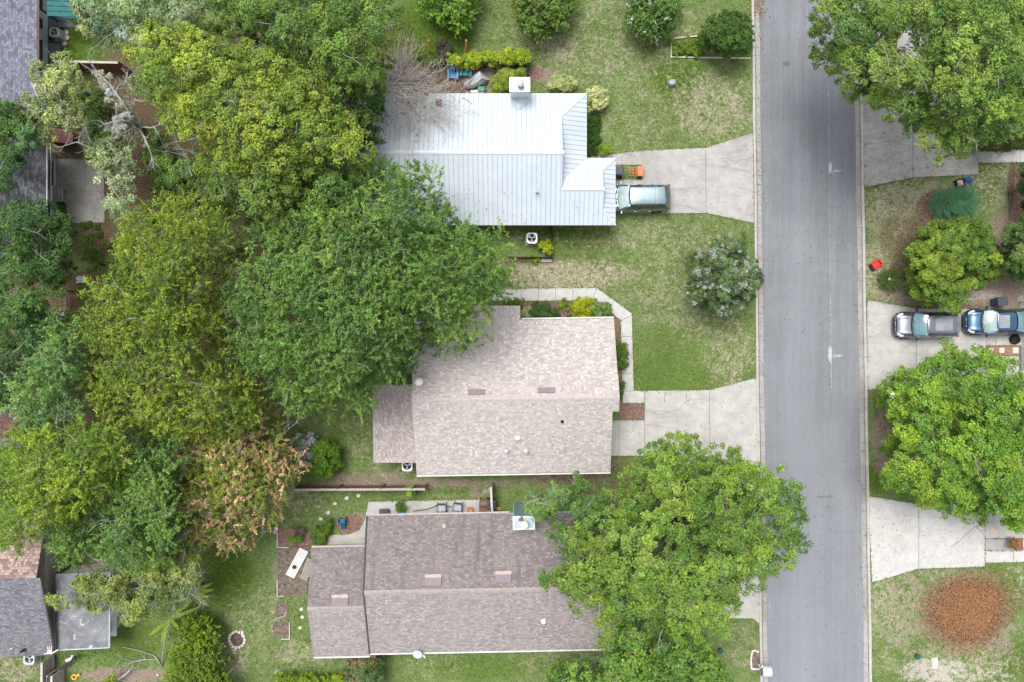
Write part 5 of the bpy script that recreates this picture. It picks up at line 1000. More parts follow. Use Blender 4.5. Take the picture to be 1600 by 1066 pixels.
def shrub(label, poly, zt, cA, cB, zb=.15, name='shrub', kind=BUSH, **kw):
    kw.setdefault('lobes', .7); kw.setdefault('lobe_h', .14); kw.setdefault('gap', .03); kw.setdefault('under', .6)
    return tree(name, label, [poly], zt, zb, cA, cB, kind, cat='shrub', rad=.025, nl=6, **kw)
LM, LM2 = (.37, .44, .035), (.18, .26, .03)
shrub('clipped lime green hedge behind the dark picket fence', [(696, 90), (716, 88), (745, 84), (780, 79), (826, 80), (828, 97), (800, 102), (745, 104), (700, 105)], 1.35, LM, LM2, .5, name='hedge')
shrub('lime green shrub beside the metal clad chimney', [(763, 143), (770, 122), (788, 112), (804, 106), (820, 110), (822, 122), (800, 124), (796, 144), (775, 148)], 1.7, (.27, .33, .05), (.14, .20, .035), .3)
shrub('pale variegated shrub on the north side of the metal roof', ell(878, 131, 21, 12), 1.0, (.44, .48, .22), (.26, .33, .11))
shrub('round cream variegated shrub at the north east corner of the metal roof', ell(933, 153, 15, 19), 1.1, (.54, .55, .27), (.34, .40, .15))
shrub('smooth dark green strip of low groundcover against the east wall', [(912, 172), (926, 172), (937, 185), (938, 228), (930, 243), (912, 244)], .35, (.055, .115, .018), (.040, .088, .014), .2, kind=dict(BUSH, sp=.25, r=.14, sr=.08, L=.07, Wd=.035), lobe_h=.02)
shrub('small lime green clump by the path and metal roof corner', ell(941, 233, 10, 8), .5, (.22, .31, .03), (.12, .20, .025))
shrub('lime green shrub beside the air conditioner in the fenced side yard', ell(851, 385, 11, 12), .9, (.32, .38, .03), (.19, .26, .025))
shrub('low lime shoots beside the brick edging of the side yard', ell(835, 402, 10, 4.5), .4, (.27, .36, .03), (.16, .23, .025))
shrub('dark green rounded shrub in the bed north of the tan roof', ell(846, 487, 21, 13.5), 1.1, (.085, .145, .045), (.045, .085, .028))
shrub('pale cream shrub in the notch of the tan roof', ell(824, 486, 8, 13), .9, (.36, .40, .20), (.20, .26, .10))
shrub('lime green low shrub between the dark and the yellow shrub', ell(879, 476, 15, 6), .7, (.24, .30, .03), (.14, .19, .025))
shrub('pinkish flowering low shrub between the dark and the yellow shrub', ell(882, 488, 13, 9), .5, (.32, .22, .18), (.16, .14, .06))
shrub('bright yellow green ball shrub in the bed north of the tan roof', ell(911, 482, 21, 16.5), 1.2, (.34, .37, .02), (.19, .23, .018))
shrub('pale edged green shrub at the corner bed of the tan roof', ell(936, 484, 15, 14), 1.0, (.23, .33, .12), (.12, .20, .05))
shrub('small dark olive shrub at the end of the corner bed', ell(956, 492, 8, 4.5), .5, (.12, .16, .03), (.07, .10, .025))
shrub('flat green shrub under the fine leaved tree by the footpath', ell(800, 473, 14, 5), .5, (.12, .17, .03), (.07, .11, .02))
shrub('clipped green shrub against the east gable, the longer of two', ell(972, 556, 8, 20), .9, (.13, .20, .035), (.07, .125, .025))
shrub('clipped green shrub against the east gable, the shorter one near the mulch square', ell(968, 608, 7, 13), .8, (.11, .18, .035), (.06, .11, .025))
shrub('bright green leafy patch growing in the edged bed beside the dark bush', [(1050, 65), (1075, 60), (1098, 62), (1100, 86), (1075, 88), (1051, 88)], .3, (.16, .24, .03), (.09, .15, .025), .1, gap=.2)
shrub('bright green round bush on the back lawn beside the orange leaved tree', ell(505, 715, 25, 31), 2.0, (.15, .27, .03), (.085, .165, .022), .4, kind=dict(BUSH, sp=.42, r=.32, sr=.17, L=.12, Wd=.07))
shrub('grey lichen covered shrub between the round green bush and the orange leaved tree', ell(478, 700, 20, 26), 2.2, (.38, .40, .36), (.19, .23, .15), .4, gap=.2)
shrub('pink flowering oleander at the south west corner of the mauve roof', [(540, 1042), (560, 1025), (585, 1012), (600, 1030), (598, 1055), (590, 1080), (545, 1080)], 2.4, (.14, .20, .075), (.07, .115, .04), .4, kind=dict(BUSH, sp=.4, r=.32, sr=.2, L=.16, Wd=.05), flower=((.58, .22, .24), .10))
shrub('lime green hedge row along the bottom edge below the west wing', [(430, 1054), (470, 1050), (500, 1056), (545, 1052), (548, 1085), (425, 1085)], 1.2, (.24, .32, .03), (.10, .17, .025), .2)
shrub('leafy green plants beside the garden bed and curved patio', [(488, 848), (482, 828), (500, 822), (515, 808), (520, 822), (505, 850)], .6, (.15, .24, .03), (.08, .14, .025), .15, gap=.15)
shrub('small green plant in the timber edged flower bed', ell(462, 842, 8, 8), .5, (.17, .27, .03), (.09, .16, .025))
shrub('purple flowering plant in the timber edged flower bed', ell(470, 830, 8, 7), .5, (.18, .12, .15), (.09, .09, .05))
shrub('yellow green weeds growing through the weathered board fence', ell(640, 765, 8, 8), 1.9, (.26, .35, .04), (.15, .22, .03), .8, gap=.3)
shrub('green potted plant on the patio of the mauve roofed house', ell(625, 793, 5, 6), .6, (.10, .18, .03), (.06, .11, .025))
shrub('small lime bush at the bottom edge among fallen branches', ell(175, 1062, 9, 9), .9, (.30, .38, .02), (.16, .23, .02))
shrub('dark spiky purple brown plant beside the orange posts', ell(697, 75, 13, 12), 1.0, (.10, .085, .07), (.06, .055, .04), gap=.3)
shrub('low green weeds at the fence end beside the dead brown tree', [(655, 90), (675, 84), (690, 95), (690, 108), (668, 108)], .5, (.12, .19, .03), (.07, .12, .022), .12, gap=.25)
shrub('dense lime green thicket at the bottom edge beside the fallen poles', [(272, 975), (300, 960), (330, 965), (338, 1000), (358, 1040), (362, 1085), (262, 1085), (268, 1040), (275, 1010)], 2.2, (.20, .28, .03), (.085, .15, .024), .5, name='thicket', kind=dict(PLUME, sp=.55, r=.42, sr=.4, L=.15, Wd=.07), lobes=1.1, lobe_h=.5)
# dead brown tree by the metal roof
t = thing('dead_tree', 'leafless brown dead tree arching over the metal roof edge', 'tree', W(605, 135, 0))
mb = MB(); b0 = Vector(W(600, 138, 0)); tp = Vector(W(602, 132, 3.0)); mb.tube([b0, b0.lerp(tp, .5), tp], [.17, .14, .11], 8); mb.build('trunk', MT['brownbark'], t, smooth=True)
mb = MB()
for q in range(30):
    a = math.radians(random.uniform(-35, 75)); r_ = random.uniform(2.0, 3.7)
    p = tp + Vector((random.gauss(0, .35), random.gauss(0, .3), random.uniform(-.3, .5))); twigs(mb, p, (math.cos(a), math.sin(a) * .75, random.uniform(-.12, .25)), r_ * .58, .042, 3, .55, -.01, 0, 2, 4)
for q in range(8):
    a = math.radians(random.uniform(75, 120)); twigs(mb, tp, (math.cos(a), math.sin(a), .2), 1.9, .032, 2, .3, 0)
for q in range(26):
    a = math.radians(random.uniform(-75, -8)); twigs(mb, tp + Vector((random.uniform(-.2, 2.4), -.5, .7)), (math.cos(a), math.sin(a), .15), 2.5, .032, 3, .4, 0)
mb.build('bare_branches', MT['brownbark'], t, smooth=True)
pt, _c, _r = crown([(590, 165), (640, 160), (680, 170), (672, 205), (640, 225), (605, 200), (590, 185)], 4.6, 3.6, (.24, .27, .15), (.13, .17, .08), dict(OAK, L=.13, Wd=.07, nleaf=10), under=0, gap=.35, dens=.4, lobes=1.4, lobe_h=.3)
pt2, _c, _r = crown([(560, 140), (585, 130), (600, 150), (595, 185), (575, 180)], 4.2, 3.0, (.25, .26, .12), (.12, .15, .06), dict(OAK, L=.15, Wd=.08), under=0, gap=.2, dens=.7, lobes=1.4, lobe_h=.3)
pt3, _c, _r = crown([(655, 100), (678, 88), (695, 100), (705, 128), (685, 140), (660, 125)], 3.4, 2.6, (.33, .34, .22), (.20, .24, .13), dict(OAK, L=.12, Wd=.05, nleaf=8), under=0, gap=.25, dens=.4, lobes=1.2, lobe_h=.3)
crown_obj([pt, pt2, pt3], t, ORG[t.name], 'sparse_leaves')
# fronds: sago palm, teal cycad, banana
def frond_plant(name, label, px, py, n, ln, wd, col, z0=.4, arch=.5, cat='palm', angs=None, leaflet=True, droop=1.0, heart=None, zt=0):
    b_ = W(px, py, 0); t = thing(name, label, cat, b_)
    mb = MB(); mb.tube([(b_[0], b_[1], -.05), (b_[0], b_[1], z0)], [.12, .09], 8); mb.build('trunk', MT['bark'], t)
    Ps, Ns, Ts, Ls, Ws, Cs = [], [], [], [], [], []
    rb = MB()
    for i in range(n):
        a = (angs[i] if angs else 2 * math.pi * (i + random.uniform(-.3, .3)) / n); L_ = ln * random.uniform(.8, 1.1); el = random.uniform(.15, .9) if not angs else random.uniform(.4, .9)
        pts = []
        for k in range(11):
            s = k / 10; h = L_ * (s * math.cos(el * (1 - s * .3)) ); zz = z0 + L_ * (math.sin(el) * s - arch * droop * s * s * .8); pts.append(Vector((b_[0] + math.cos(a) * h, b_[1] + math.sin(a) * h, max(.05, zz))))
        rb.tube(pts, [.018 * (1 - .07 * k) for k in range(11)], 4, cap=False)
        side = Vector((-math.sin(a), math.cos(a), 0))
        m = 26 if leaflet else 20
        for k in range(m):
            s = .1 + .9 * k / m; j = min(9, int(s * 10)); p = pts[j].lerp(pts[j + 1], s * 10 - j); d = (pts[j + 1] - pts[j]).normalized()
            for sg in (-1, 1):
                w_ = wd * math.sin(math.pi * min(1, s * .9 + .08)) ** .6
                if leaflet: T_ = (side * sg + d * .55 - Vector((0, 0, .12))).normalized(); Ps.append(p + T_ * w_ / 2); Ts.append(T_); Ls.append(w_); Ws.append(.028)
                else: T_ = (side * sg + d * .25 + Vector((0, 0, .25))).normalized(); Ps.append(p + T_ * w_ / 2); Ts.append(T_); Ls.append(w_); Ws.append(L_ / m * 2.2)
                Ns.append((d.cross(T_) * (1 if d.cross(T_).z > 0 else -1))); Cs.append([c * random.uniform(.75, 1.25) for c in col])
    rb.build('frond_ribs', MT['ribgreen'], t)
    leaf_object('fronds', np.array(Ps) - np.array(b_), np.array(Ns), np.array(Ts), np.array(Ls), np.array(Ws), np.array(Cs), t, fold=.1)
    if heart is not None: mb = MB(); mb.lathe([(.02, z0 - .05), (.11, z0), (.10, z0 + .08), (.02, z0 + .14)], (b_[0], b_[1], 0), 10); mb.build('cone', heart, t, smooth=True)
    return t
MT['ribgreen'] = simple('frond_rib', (.13, .18, .045), .6, .15, 6)
frond_plant('sago_palm', 'sago palm with radiating dark green fronds and pale centre', 1385, 437, 30, 1.0, .20, (.075, .12, .035), .35, .35, heart=simple('sago_cone', (.55, .47, .30), .9, .2, 20))
for q, (px, py, lab) in enumerate(((1468, 322, 'blue green feathery cycad, left of the pair above the rounded yellow tree'), (1495, 318, 'blue green feathery cycad, right of the pair above the rounded yellow tree'))):
    frond_plant('cycad_plant', lab, px, py, 34, 1.4, .30, (.065, .19, .105), .5, .35, cat='cycad')
frond_plant('banana_plant', 'banana plant with long arching leaves over the back lawn edge', 318, 912, 7, 1.7, .15, (.26, .38, .045), 1.6, .6, cat='banana plant', angs=[math.radians(a) for a in (75, 50, 25, 8, -12, -45, 100)], leaflet=False)
frond_plant('banana_plant', 'banana plant with long narrow leaves beside the thicket', 282, 953, 5, 2.1, .14, (.26, .38, .05), 1.4, .6, cat='banana plant', angs=[math.radians(a) for a in (20, -35, -110, -140, 40)], leaflet=False)
# ------------------------------------------------------------------ vehicles
def car(name, label, cat, loc, rz, L, Wd, Ht, pm, t_ws, t_wt, t_rt, t_rb, rails=None, sunroof=None, crossbars=False, trim='dark', belt=1.02):
    """nose towards +x; t_* are places along the length, -0.5 tail to 0.5 nose: windscreen base and top, rear window top and base"""
    c = thing(name, label, cat, (0, 0, 0)); P = MT[pm]; w = Wd / 2
    st = [(-.5, .70, .80), (-.492, .84, .90), (-.47, .93, belt - .02), (-.40, .975, belt), (-.28, .99, belt), (-.1, 1.0, belt), (.06, 1.0, belt), (.18, .99, belt), (t_ws, .985, belt + .01), (t_ws + (.5 - t_ws) * .35, .97, belt - .03), (t_ws + (.5 - t_ws) * .65, .94, belt - .10), (.455, .87, belt - .20), (.482, .76, belt - .30), (.5, .56, belt - .42)]
    st = sorted(set(st)); half = [(0, .025), (.30, .022), (.55, .012), (.66, .03), (.78, .0), (.90, -.06), (.975, -.17), (1.0, -.30), (.995, -.45), (.97, -.60), (.93, -.74)]
    mb = MB(); n = len(half); ring = [( -y, z) for y, z in half[::-1]] + [(y, z) for y, z in half[1:]]
    vs = []
    for t, wf, zt in st:
        for y, dz in ring:
            zf = zt + dz if dz > -.3 else max(.22, zt + dz)
            crease = .0 if t < t_ws else (.012 if abs(abs(y) - .66) < .01 else 0)
            vs.append((t * L, y * w * wf, max(.24, zf + (crease if abs(y) > .5 else 0))))
    m = len(ring); fs = []
    for i in range(len(st) - 1):
        for k in range(m - 1): fs.append((i * m + k, (i + 1) * m + k, (i + 1) * m + k + 1, i * m + k + 1))
        fs.append((i * m + m - 1, (i + 1) * m + m - 1, (i + 1) * m, i * m))
    fs += [tuple(range(m - 1, -1, -1)), tuple(range((len(st) - 1) * m, len(st) * m))]
    mb.add(vs, fs); body = mb.build('body', P, c, smooth=True, sub=1)
    zb, zr = belt + .005, Ht
    B = dict(fx=t_ws * L, rx=t_rb * L, hw=w * .90); T = dict(fx=t_wt * L, rx=t_rt * L, hw=w * .715)
    zt = zr - .07
    bow = lambda y, hw, k: k * (1 - (y / hw) ** 2)
    def fr(u, v):   # windscreen
        hw = (B['hw'] * (1 - v) + T['hw'] * v) * .97; y = (u * 2 - 1) * hw
        return ((B['fx'] + bow(y, hw, .16)) * (1 - v) + (T['fx'] + bow(y, hw, .09)) * v + .03 * math.sin(math.pi * v), y, zb * (1 - v) + zt * v + .05 * math.sin(math.pi * v))
    def rr(u, v):
        hw = (B['hw'] * (1 - v) + T['hw'] * v) * .97; y = (1 - u * 2) * hw
        return ((B['rx'] - bow(y, hw, .07)) * (1 - v) + (T['rx'] - bow(y, hw, .05)) * v - .02 * math.sin(math.pi * v), y, zb * (1 - v) + zt * v + .03 * math.sin(math.pi * v))
    def sd_(sg):
        def f(u, v):
            uu = u if sg > 0 else 1 - u
            x = (B['rx'] * (1 - v) + T['rx'] * v) * (1 - uu) + (B['fx'] * (1 - v) + T['fx'] * v) * uu; hw = B['hw'] * (1 - v) + T['hw'] * v
            return (x, sg * (hw + .045 * math.sin(math.pi * v) + .02 * math.sin(math.pi * uu)), zb * (1 - v) + zt * v)
        return f
    mb = MB(); mb.grid(fr, 10, 5); mb.build('windscreen', MT[{'paintsage': 'glass1', 'paintgrey': 'glass2', 'paintblue': 'glass3'}[pm]], c, smooth=True)
    mb = MB(); mb.grid(rr, 8, 4); mb.build('rear_window', MT['darkglass'] if t_rb < -.43 else MT['carglass'], c, smooth=True)
    for sg in (1, -1):
        mb = MB(); mb.grid(sd_(sg), 12, 4); mb.build('side_window', MT['darkglass'], c, smooth=True)
    mb = MB()
    for sg in (1, -1):
        f = sd_(sg)
        for u in (0, 1): mb = MB(); mb.tube([f(u if sg > 0 else 1 - u, v / 4) for v in range(5)], [.055, .05, .045, .045, .045], 6); mb.build('pillar', P, c, smooth=True)
        for u in (.36, .66): mb = MB(); mb.tube([f(u if sg > 0 else 1 - u, v / 4) for v in range(5)], .028, 5); mb.build('pillar', MT['dark'], c, smooth=True)
    def rf(u, v):
        y = (v * 2 - 1); hw = T['hw'] * 1.03; yy = y * hw; x0, x1 = T['rx'] - .05 - bow(yy, hw, .05), T['fx'] + .03 + bow(yy, hw, .09)
        x = x0 + (x1 - x0) * u
        return (x, yy, zr - .065 * abs(y) ** 3 - .05 * abs(2 * u - 1) ** 4)
    mb = MB(); mb.grid(rf, 14, 10); roof = mb.build('roof', P, c, smooth=True)
    s_ = roof.modifiers.new('s', 'SOLIDIFY'); s_.thickness = .03
    if sunroof:
        u0, u1, v0, v1 = sunroof; mb = MB(); mb.grid(lambda u, v: tuple(a + b for a, b in zip(rf(u0 + (u1 - u0) * u, v0 + (v1 - v0) * v), (0, 0, .012))), 8, 6); mb.build('sunroof', MT['roofglass'], roof, smooth=True)
    if rails:
        for sg in (1, -1):
            mb = MB(); v = .5 + sg * .455; pts = [rf(u / 8, v) for u in range(1, 8)]; mb.tube([(p[0], p[1], p[2] + (.055 if 0 < i < 6 else .0)) for i, p in enumerate(pts)], .024, 6); mb.build('roof_rail', MT[rails], c, smooth=True)
    if crossbars:
        for u in (.30, .62): mb = MB(); mb.tube([(rf(u, .06)[0], rf(u, .06)[1], zr + .03), (rf(u, .5)[0], 0, zr + .045), (rf(u, .94)[0], rf(u, .94)[1], zr + .03)], .024, 6); mb.build('crossbar', MT['whitemetal'], c, smooth=True)
    # cowl strip, wipers, bonnet edge line, bumper, lamps, mirrors, handles
    mb = MB(); mb.grid(lambda u, v: ((B['fx'] + bow((2 * u - 1) * B['hw'], B['hw'], .16)) + .02 + v * .10, (2 * u - 1) * B['hw'] * .97, belt + .045 - .01 * v + .006), 10, 1); mb.build('cowl', MT['dark'], c)
    mb = MB()
    for yy in (.05, -.5): mb.tube([(fr(.5 + yy / 2, .03)[0] + .03, fr(.5 + yy / 2, .03)[1], belt + .07), (fr(.75 + yy / 2, .13)[0] + .02, fr(.75 + yy / 2, .13)[1], fr(.75 + yy / 2, .13)[2] + .02)], .012, 4)
    mb.build('wiper', MT['black'], c)
    for sg in (1, -1):
        mb = MB(); hl = lambda u, v: (L * (.405 + .077 * u) - .03 * v, sg * w * (.895 - .24 * u * u - .16 * v + .02), belt - .175 - .155 * u + .075 * v + .03)
        mb.grid(hl, 5, 3); mb.build('headlight', MT['lamp'], c, smooth=True)
        mb = MB(); mb.box((-L * .478, sg * w * .80, belt - .10), (.14, w * .24, .22), rz=sg * .22); mb.build('tail_light', MT['taillamp'], c, bevel=.03)
        mb = MB(); x = B['fx'] - .12; mb.box((x, sg * (w + .10), belt + .06), (.12, .20, .14), rz=sg * -.18); mb.box((x + .02, sg * (w - .01), belt + .03), (.06, .12, .04)); mb.build('wing_mirror', P if trim != 'dark' else MT['dark'], c, bevel=.035)
        for fx in (.30, -.305):
            x = fx * L; wh = MB(); prof = [(.20, -.11), (.30, -.115), (.335, -.09), (.335, .09), (.30, .115), (.20, .11)]
            vs = []; q = 20
            for r_, d in prof:
                for k in range(q): a = 2 * math.pi * k / q; vs.append((x + r_ * math.cos(a), sg * (w * .90) + d, .335 + r_ * math.sin(a)))
            wh.add(vs, [(i * q + k, i * q + (k + 1) % q, ((i + 1) % 6) * q + (k + 1) % q, ((i + 1) % 6) * q + k) for i in range(6) for k in range(q)])
            wo = wh.build('wheel', MT['black'], c, smooth=True)
            rm = MB(); vs = [(x, sg * (w * .90 + .10), .335)] + [(x + .2 * math.cos(2 * math.pi * k / 20), sg * (w * .90 + .085), .335 + .2 * math.sin(2 * math.pi * k / 20)) for k in range(20)]
            rm.add(vs, [(0, 1 + k, 1 + (k + 1) % 20) for k in range(20)]); rm.build('rim', MT['grey'], wo)
        for hx in (.05, -.17):
            mb = MB(); mb.box((hx * L, sg * (w + .012), belt - .13), (.20, .03, .035)); mb.build('door_handle', P, c)
    mb = MB(); mb.tube([(L * .44, -w * .90, .50), (L * .487, -w * .62, .48), (L * .503, 0, .47), (L * .487, w * .62, .48), (L * .44, w * .90, .50)], [.06, .075, .08, .075, .06], 8); mb.build('front_bumper', MT['dark'], c, smooth=True)
    mb = MB(); mb.tube([(-L * .44, -w * .95, .50), (-L * .492, -w * .70, .52), (-L * .505, 0, .53), (-L * .492, w * .70, .52), (-L * .44, w * .95, .50)], [.06, .08, .085, .08, .06], 8); mb.build('rear_bumper', MT['dark'] if trim == 'dark' else P, c, smooth=True)
    mb = MB(); mb.box((L * .489, 0, belt - .36), (.05, w * .85, .16)); mb.build('grille', MT['black'], c)
    if t_rb < -.43 and trim == 'dark':
        mb = MB(); mb.box((T['rx'] - .10, 0, zr - .055), (.16, T['hw'] * 1.75, .03)); mb.build('spoiler', P, c, bevel=.01)
    c.location = loc; c.rotation_euler = (0, 0, rz); return c
PI = math.pi
x, y, z = W(1447.5, 508, .8); car('parked_car', 'gunmetal grey estate car with glass sunroof parked nearest the street', 'car', (28.97, y, .05), PI, 4.26, 1.84, 1.62, 'paintgrey', .232, .075, -.385, -.462, sunroof=(.20, .76, .20, .80))
x, y, z = W(1503, 503, .8); car('parked_car', 'steel blue saloon car with its tail in the white garage', 'car', (31.72 + 2.28, y, .05), PI - .005, 4.42, 1.78, 1.46, 'paintblue', .262, .10, -.185, -.375, sunroof=(.42, .92, .16, .84))
x, y, z = W(997, 310, .8); car('parked_car', 'pale silver green estate car with roof bars, nose under the metal roof', 'car', (11.10 - 2.30, y, .05), PI + .02, 4.5, 1.86, 1.70, 'paintsage', .300, .150, -.395, -.485, rails='dark', crossbars=True, trim='paint')
# ------------------------------------------------------------------ yard objects
def ac_unit(label, px, py, s=.78, h=.75, fan='whitemetal', rz=0):
    b_ = W(px, py, h); t = thing('air_conditioner', label, 'air conditioner', (b_[0], b_[1], 0), rz)
    mb = MB(); mb.box((b_[0], b_[1], .05), (s * 1.15, s * 1.15, .10)); mb.build('pad', MT['conc4'], t)
    mb = MB(); mb.box((b_[0], b_[1], .10 + (h - .30) / 2), (s * .94, s * .94, h - .30)); mb.build('casing', MT['grey'], t, bevel=.05)
    mb = MB(); n = 32; ri = s * .385
    sq = lambda a: (s / 2) / max(abs(math.cos(a)), abs(math.sin(a))) if max(abs(math.cos(a)), abs(math.sin(a))) > .84 else s / 2 * 1.2
    A_ = [2 * math.pi * k / n for k in range(n)]; vs = [(b_[0] + sq(a) * math.cos(a), b_[1] + sq(a) * math.sin(a), h - .22) for a in A_] + [(b_[0] + sq(a) * math.cos(a) * .98, b_[1] + sq(a) * math.sin(a) * .98, h) for a in A_] + [(b_[0] + ri * math.cos(a), b_[1] + ri * math.sin(a), h - .01) for a in A_] + [(b_[0] + ri * math.cos(a), b_[1] + ri * math.sin(a), h - .16) for a in A_]
    mb.add(vs, [(i * n + k, i * n + (k + 1) % n, (i + 1) * n + (k + 1) % n, (i + 1) * n + k) for i in range(3) for k in range(n)]); mb.build('top_panel', MT['whitemetal'], t)
    mb = MB(); mb.lathe([(.01, h - .15), (ri, h - .15)], (b_[0], b_[1], 0), 24); mb.build('fan_well', MT['black'], t)
    mb = MB()
    for k in range(3):
        a = 2 * math.pi * k / 3 + .5; vs = []
        for da, r_ in ((-.12, .06), (-.45, ri * .9), (.35, ri * .9), (.25, .07)): vs.append((b_[0] + r_ * math.cos(a + da), b_[1] + r_ * math.sin(a + da), h - .10 + (.02 if da < 0 else -.02)))
        mb.add(vs, [(0, 1, 2, 3)])
    mb.lathe([(.07, h - .14), (.07, h - .06), (.02, h - .05)], (b_[0], b_[1], 0), 12); mb.build('fan', MT[fan], t)
    mb = MB()
    for r_ in (ri * .4, ri * .7): mb.tube([(b_[0] + r_ * math.cos(k * PI / 12), b_[1] + r_ * math.sin(k * PI / 12), h) for k in range(25)], .006, 4)
    for k in range(6): mb.tube([(b_[0], b_[1], h + .01), (b_[0] + ri * math.cos(k * PI / 3), b_[1] + ri * math.sin(k * PI / 3), h)], .005, 4)
    mb.build('fan_guard', MT['grey'], t)
ac_unit('air conditioner with white fan blades in the fenced side yard', 831, 372, .76)
ac_unit('white air conditioner between the lean-to roof and the tan roof', 636, 728, .76, fan='grey')
ac_unit('air conditioner on a dark mat beside the blue house', 84, 50, .66, fan='grey')
ac_unit('pale air conditioner tucked under the grey shingle eave', 45, 1030, .78)
t = thing('door_mat', 'dark rectangular mat under the air conditioner of the blue house', 'mat', W(90, 53, 0)); mb = MB(); x, y, _ = W(88, 53, 0); mb.box((x, y, .03), (1.05, .85, .03)); mb.build('mat_sheet', MT['dark'], t)
for q, (px, py, r_, lab) in enumerate(((104, 51, .16, 'brown round stepping stone, topmost of three beside the dark mat'), (105, 59, .17, 'round stepping stone with dark centre, middle of three beside the dark mat'), (101, 68, .16, 'palest round stepping stone, lowest of three above the blue grey slab'))):
    mb = MB(); x, y, _ = W(px, py, 0); mb.lathe([(r_, 0), (r_, .05), (r_ * .45, .055), (r_ * .4, .04)], (x, y, 0), 16); tag(mb.build('stepping_stone', MT['stone'], None, loc=(x, y, 0)), lab, 'stepping stone', 'round stepping stones by the blue house')
mb = MB(); x, y, _ = W(123, 45, 0); mb.lathe([(.12, 0), (.13, .1), (.04, .14)], (x, y, 0), 12); tag(mb.build('garden_lamp', MT['white'], None, loc=(x, y, 0)), 'small white garden light at the lawn edge below the sea green awning', 'garden light')
t = thing('paving_wedge', 'slate blue triangular paved area below the sea green awning', 'paving', W(100, 36, 0)); mb = MB(); mb.prism(pxs([(75, 28), (104, 28), (121, 43), (75, 43)]), 0, .04); mb.build('paving_slab', MT['slate'], t)
# fences
def board_fence(label, a, b_, h, mat='timber', cap_=None, bw=.14, gap=.012, name='fence', posts=True, th=.022, rails=True):
    A_, B_ = Vector(W(*a, 0)), Vector(W(*b_, 0)); t = thing(name, label, 'fence', A_); d = (B_ - A_); L_ = d.length; d.normalize(); rz = math.atan2(d.y, d.x); n = Vector((-d.y, d.x, 0))
    mb = MB(); k = int(L_ / (bw + gap))
    for i in range(k): p = A_ + d * ((i + .5) * L_ / k); mb.box((p.x, p.y, h / 2 + random.uniform(-.015, .015)), (L_ / k - gap, th, h), rz)
    mb.build('boards', MT[mat], t)
    for i in range(max(2, int(L_ / 2.4) + 1)):
        p = A_ + d * (L_ * i / max(1, int(L_ / 2.4))) + n * .06; mb = MB(); mb.box((p.x, p.y, (h + .05) / 2), (.09, .09, h + .05), rz); mb.build('post', MT[mat], t)
    m_ = (A_ + B_) / 2
    for z in (.3, h - .25): mb = MB(); mb.box((m_.x + n.x * .035, m_.y + n.y * .035, z), (L_, .04, .09), rz); mb.build('rail', MT[mat], t)
    if cap_: mb = MB(); mb.box((m_.x, m_.y, h + .03), (L_ + .05, .15, .035), rz); mb.build('cap_rail', MT[cap_], t)
    return t
board_fence('dark picket fence in front of the lime hedge', (690, 107), (826, 106), 1.15, 'darkfence', bw=.09, gap=.05)
board_fence('short dark fence running from the hedge end to the metal clad chimney', (824, 100), (823, 125), 1.15, 'darkfence', bw=.09, gap=.05)
board_fence('low black fence along the brick edging of the side yard', (795, 404), (861, 404), .8, 'darkfence', bw=.09, gap=.04)
board_fence('low dark fence from the metal roof eave to the side yard corner', (861, 350), (861, 404), .8, 'darkfence', bw=.09, gap=.04)
board_fence('long weathered fence with pale cap between the tan and mauve roofs', (469, 758.5), (668, 757.5), 1.5, 'redwood', 'timber')
board_fence('short grey fence panel standing beside the black bin on the patio', (768, 755), (770, 795), 1.5, 'timber', 'palewood')
board_fence('tall brown fence with pale cap at the south side of the deep green lawn', (112, 111), (205, 113), 1.7, 'redwood', 'palewood')
board_fence('dark fence line across the red brown dirt patch', (108, 456), (165, 458), 1.0, 'darkfence')
for q, (px, lab) in enumerate(((86, 'grey fence board strip, left of the three at the bottom left corner'), (93, 'grey fence board strip, middle of the three at the bottom left corner'), (101, 'grey fence board strip, right of the three at the bottom left corner'))): board_fence(lab, (px, 1022 if q == 0 else 1042), (px, 1085), 1.4, 'timber', 'palewood' if q != 1 else None)
mb = MB(); p0, p1 = W(84, 1052, .5), W(112, 1032, .5); mb.tube([p0, p1], .10, 7); tag(mb.build('dark_log', MT['darkfence'], None, loc=p0), 'dark log lying aslant by the bottom left fence', 'log')
t = thing('garden_ornament', 'white and black animal shaped ornament lying on the dark log', 'ornament', W(109, 1030, 0)); mb = MB(); x, y, _ = W(109, 1030, .6)
for dx, dy, r_ in ((-.14, -.06, .14), (.02, 0, .13), (.14, .10, .10), (.20, .24, .09)): mb.lathe([(r_ * .3, -r_), (r_ * .9, -r_ * .5), (r_, 0), (r_ * .8, r_ * .6), (r_ * .2, r_)], (x + dx, y + dy, .62), 10)
mb.build('body', MT['white'], t, smooth=True); mb = MB(); mb.box((x + .3, y + .05, .6), (.3, .22, .2), rz=.5); mb.build('dark_patch', MT['dark'], t, bevel=.06)
mb = MB(); x, y, _ = W(116, 1058, .1); R_ = .16
mb.grid(lambda u, v: (x + (R_ + .07 * math.cos(6.283 * v)) * math.cos(6.283 * u), y + (R_ + .07 * math.sin(0) + .07 * math.cos(6.283 * v)) * math.sin(6.283 * u) , .1 + .07 * math.sin(6.283 * v)), 18, 8)
mb.tube([(x + .15, y + .1, .1), (x + .42, y + .18, .12)], [.10, .12], 8); tag(mb.build('hose_reel', MT['yellow'], None, smooth=True, loc=(x, y, 0)), 'yellow ring shaped hose reel by the bottom left fence', 'hose reel')
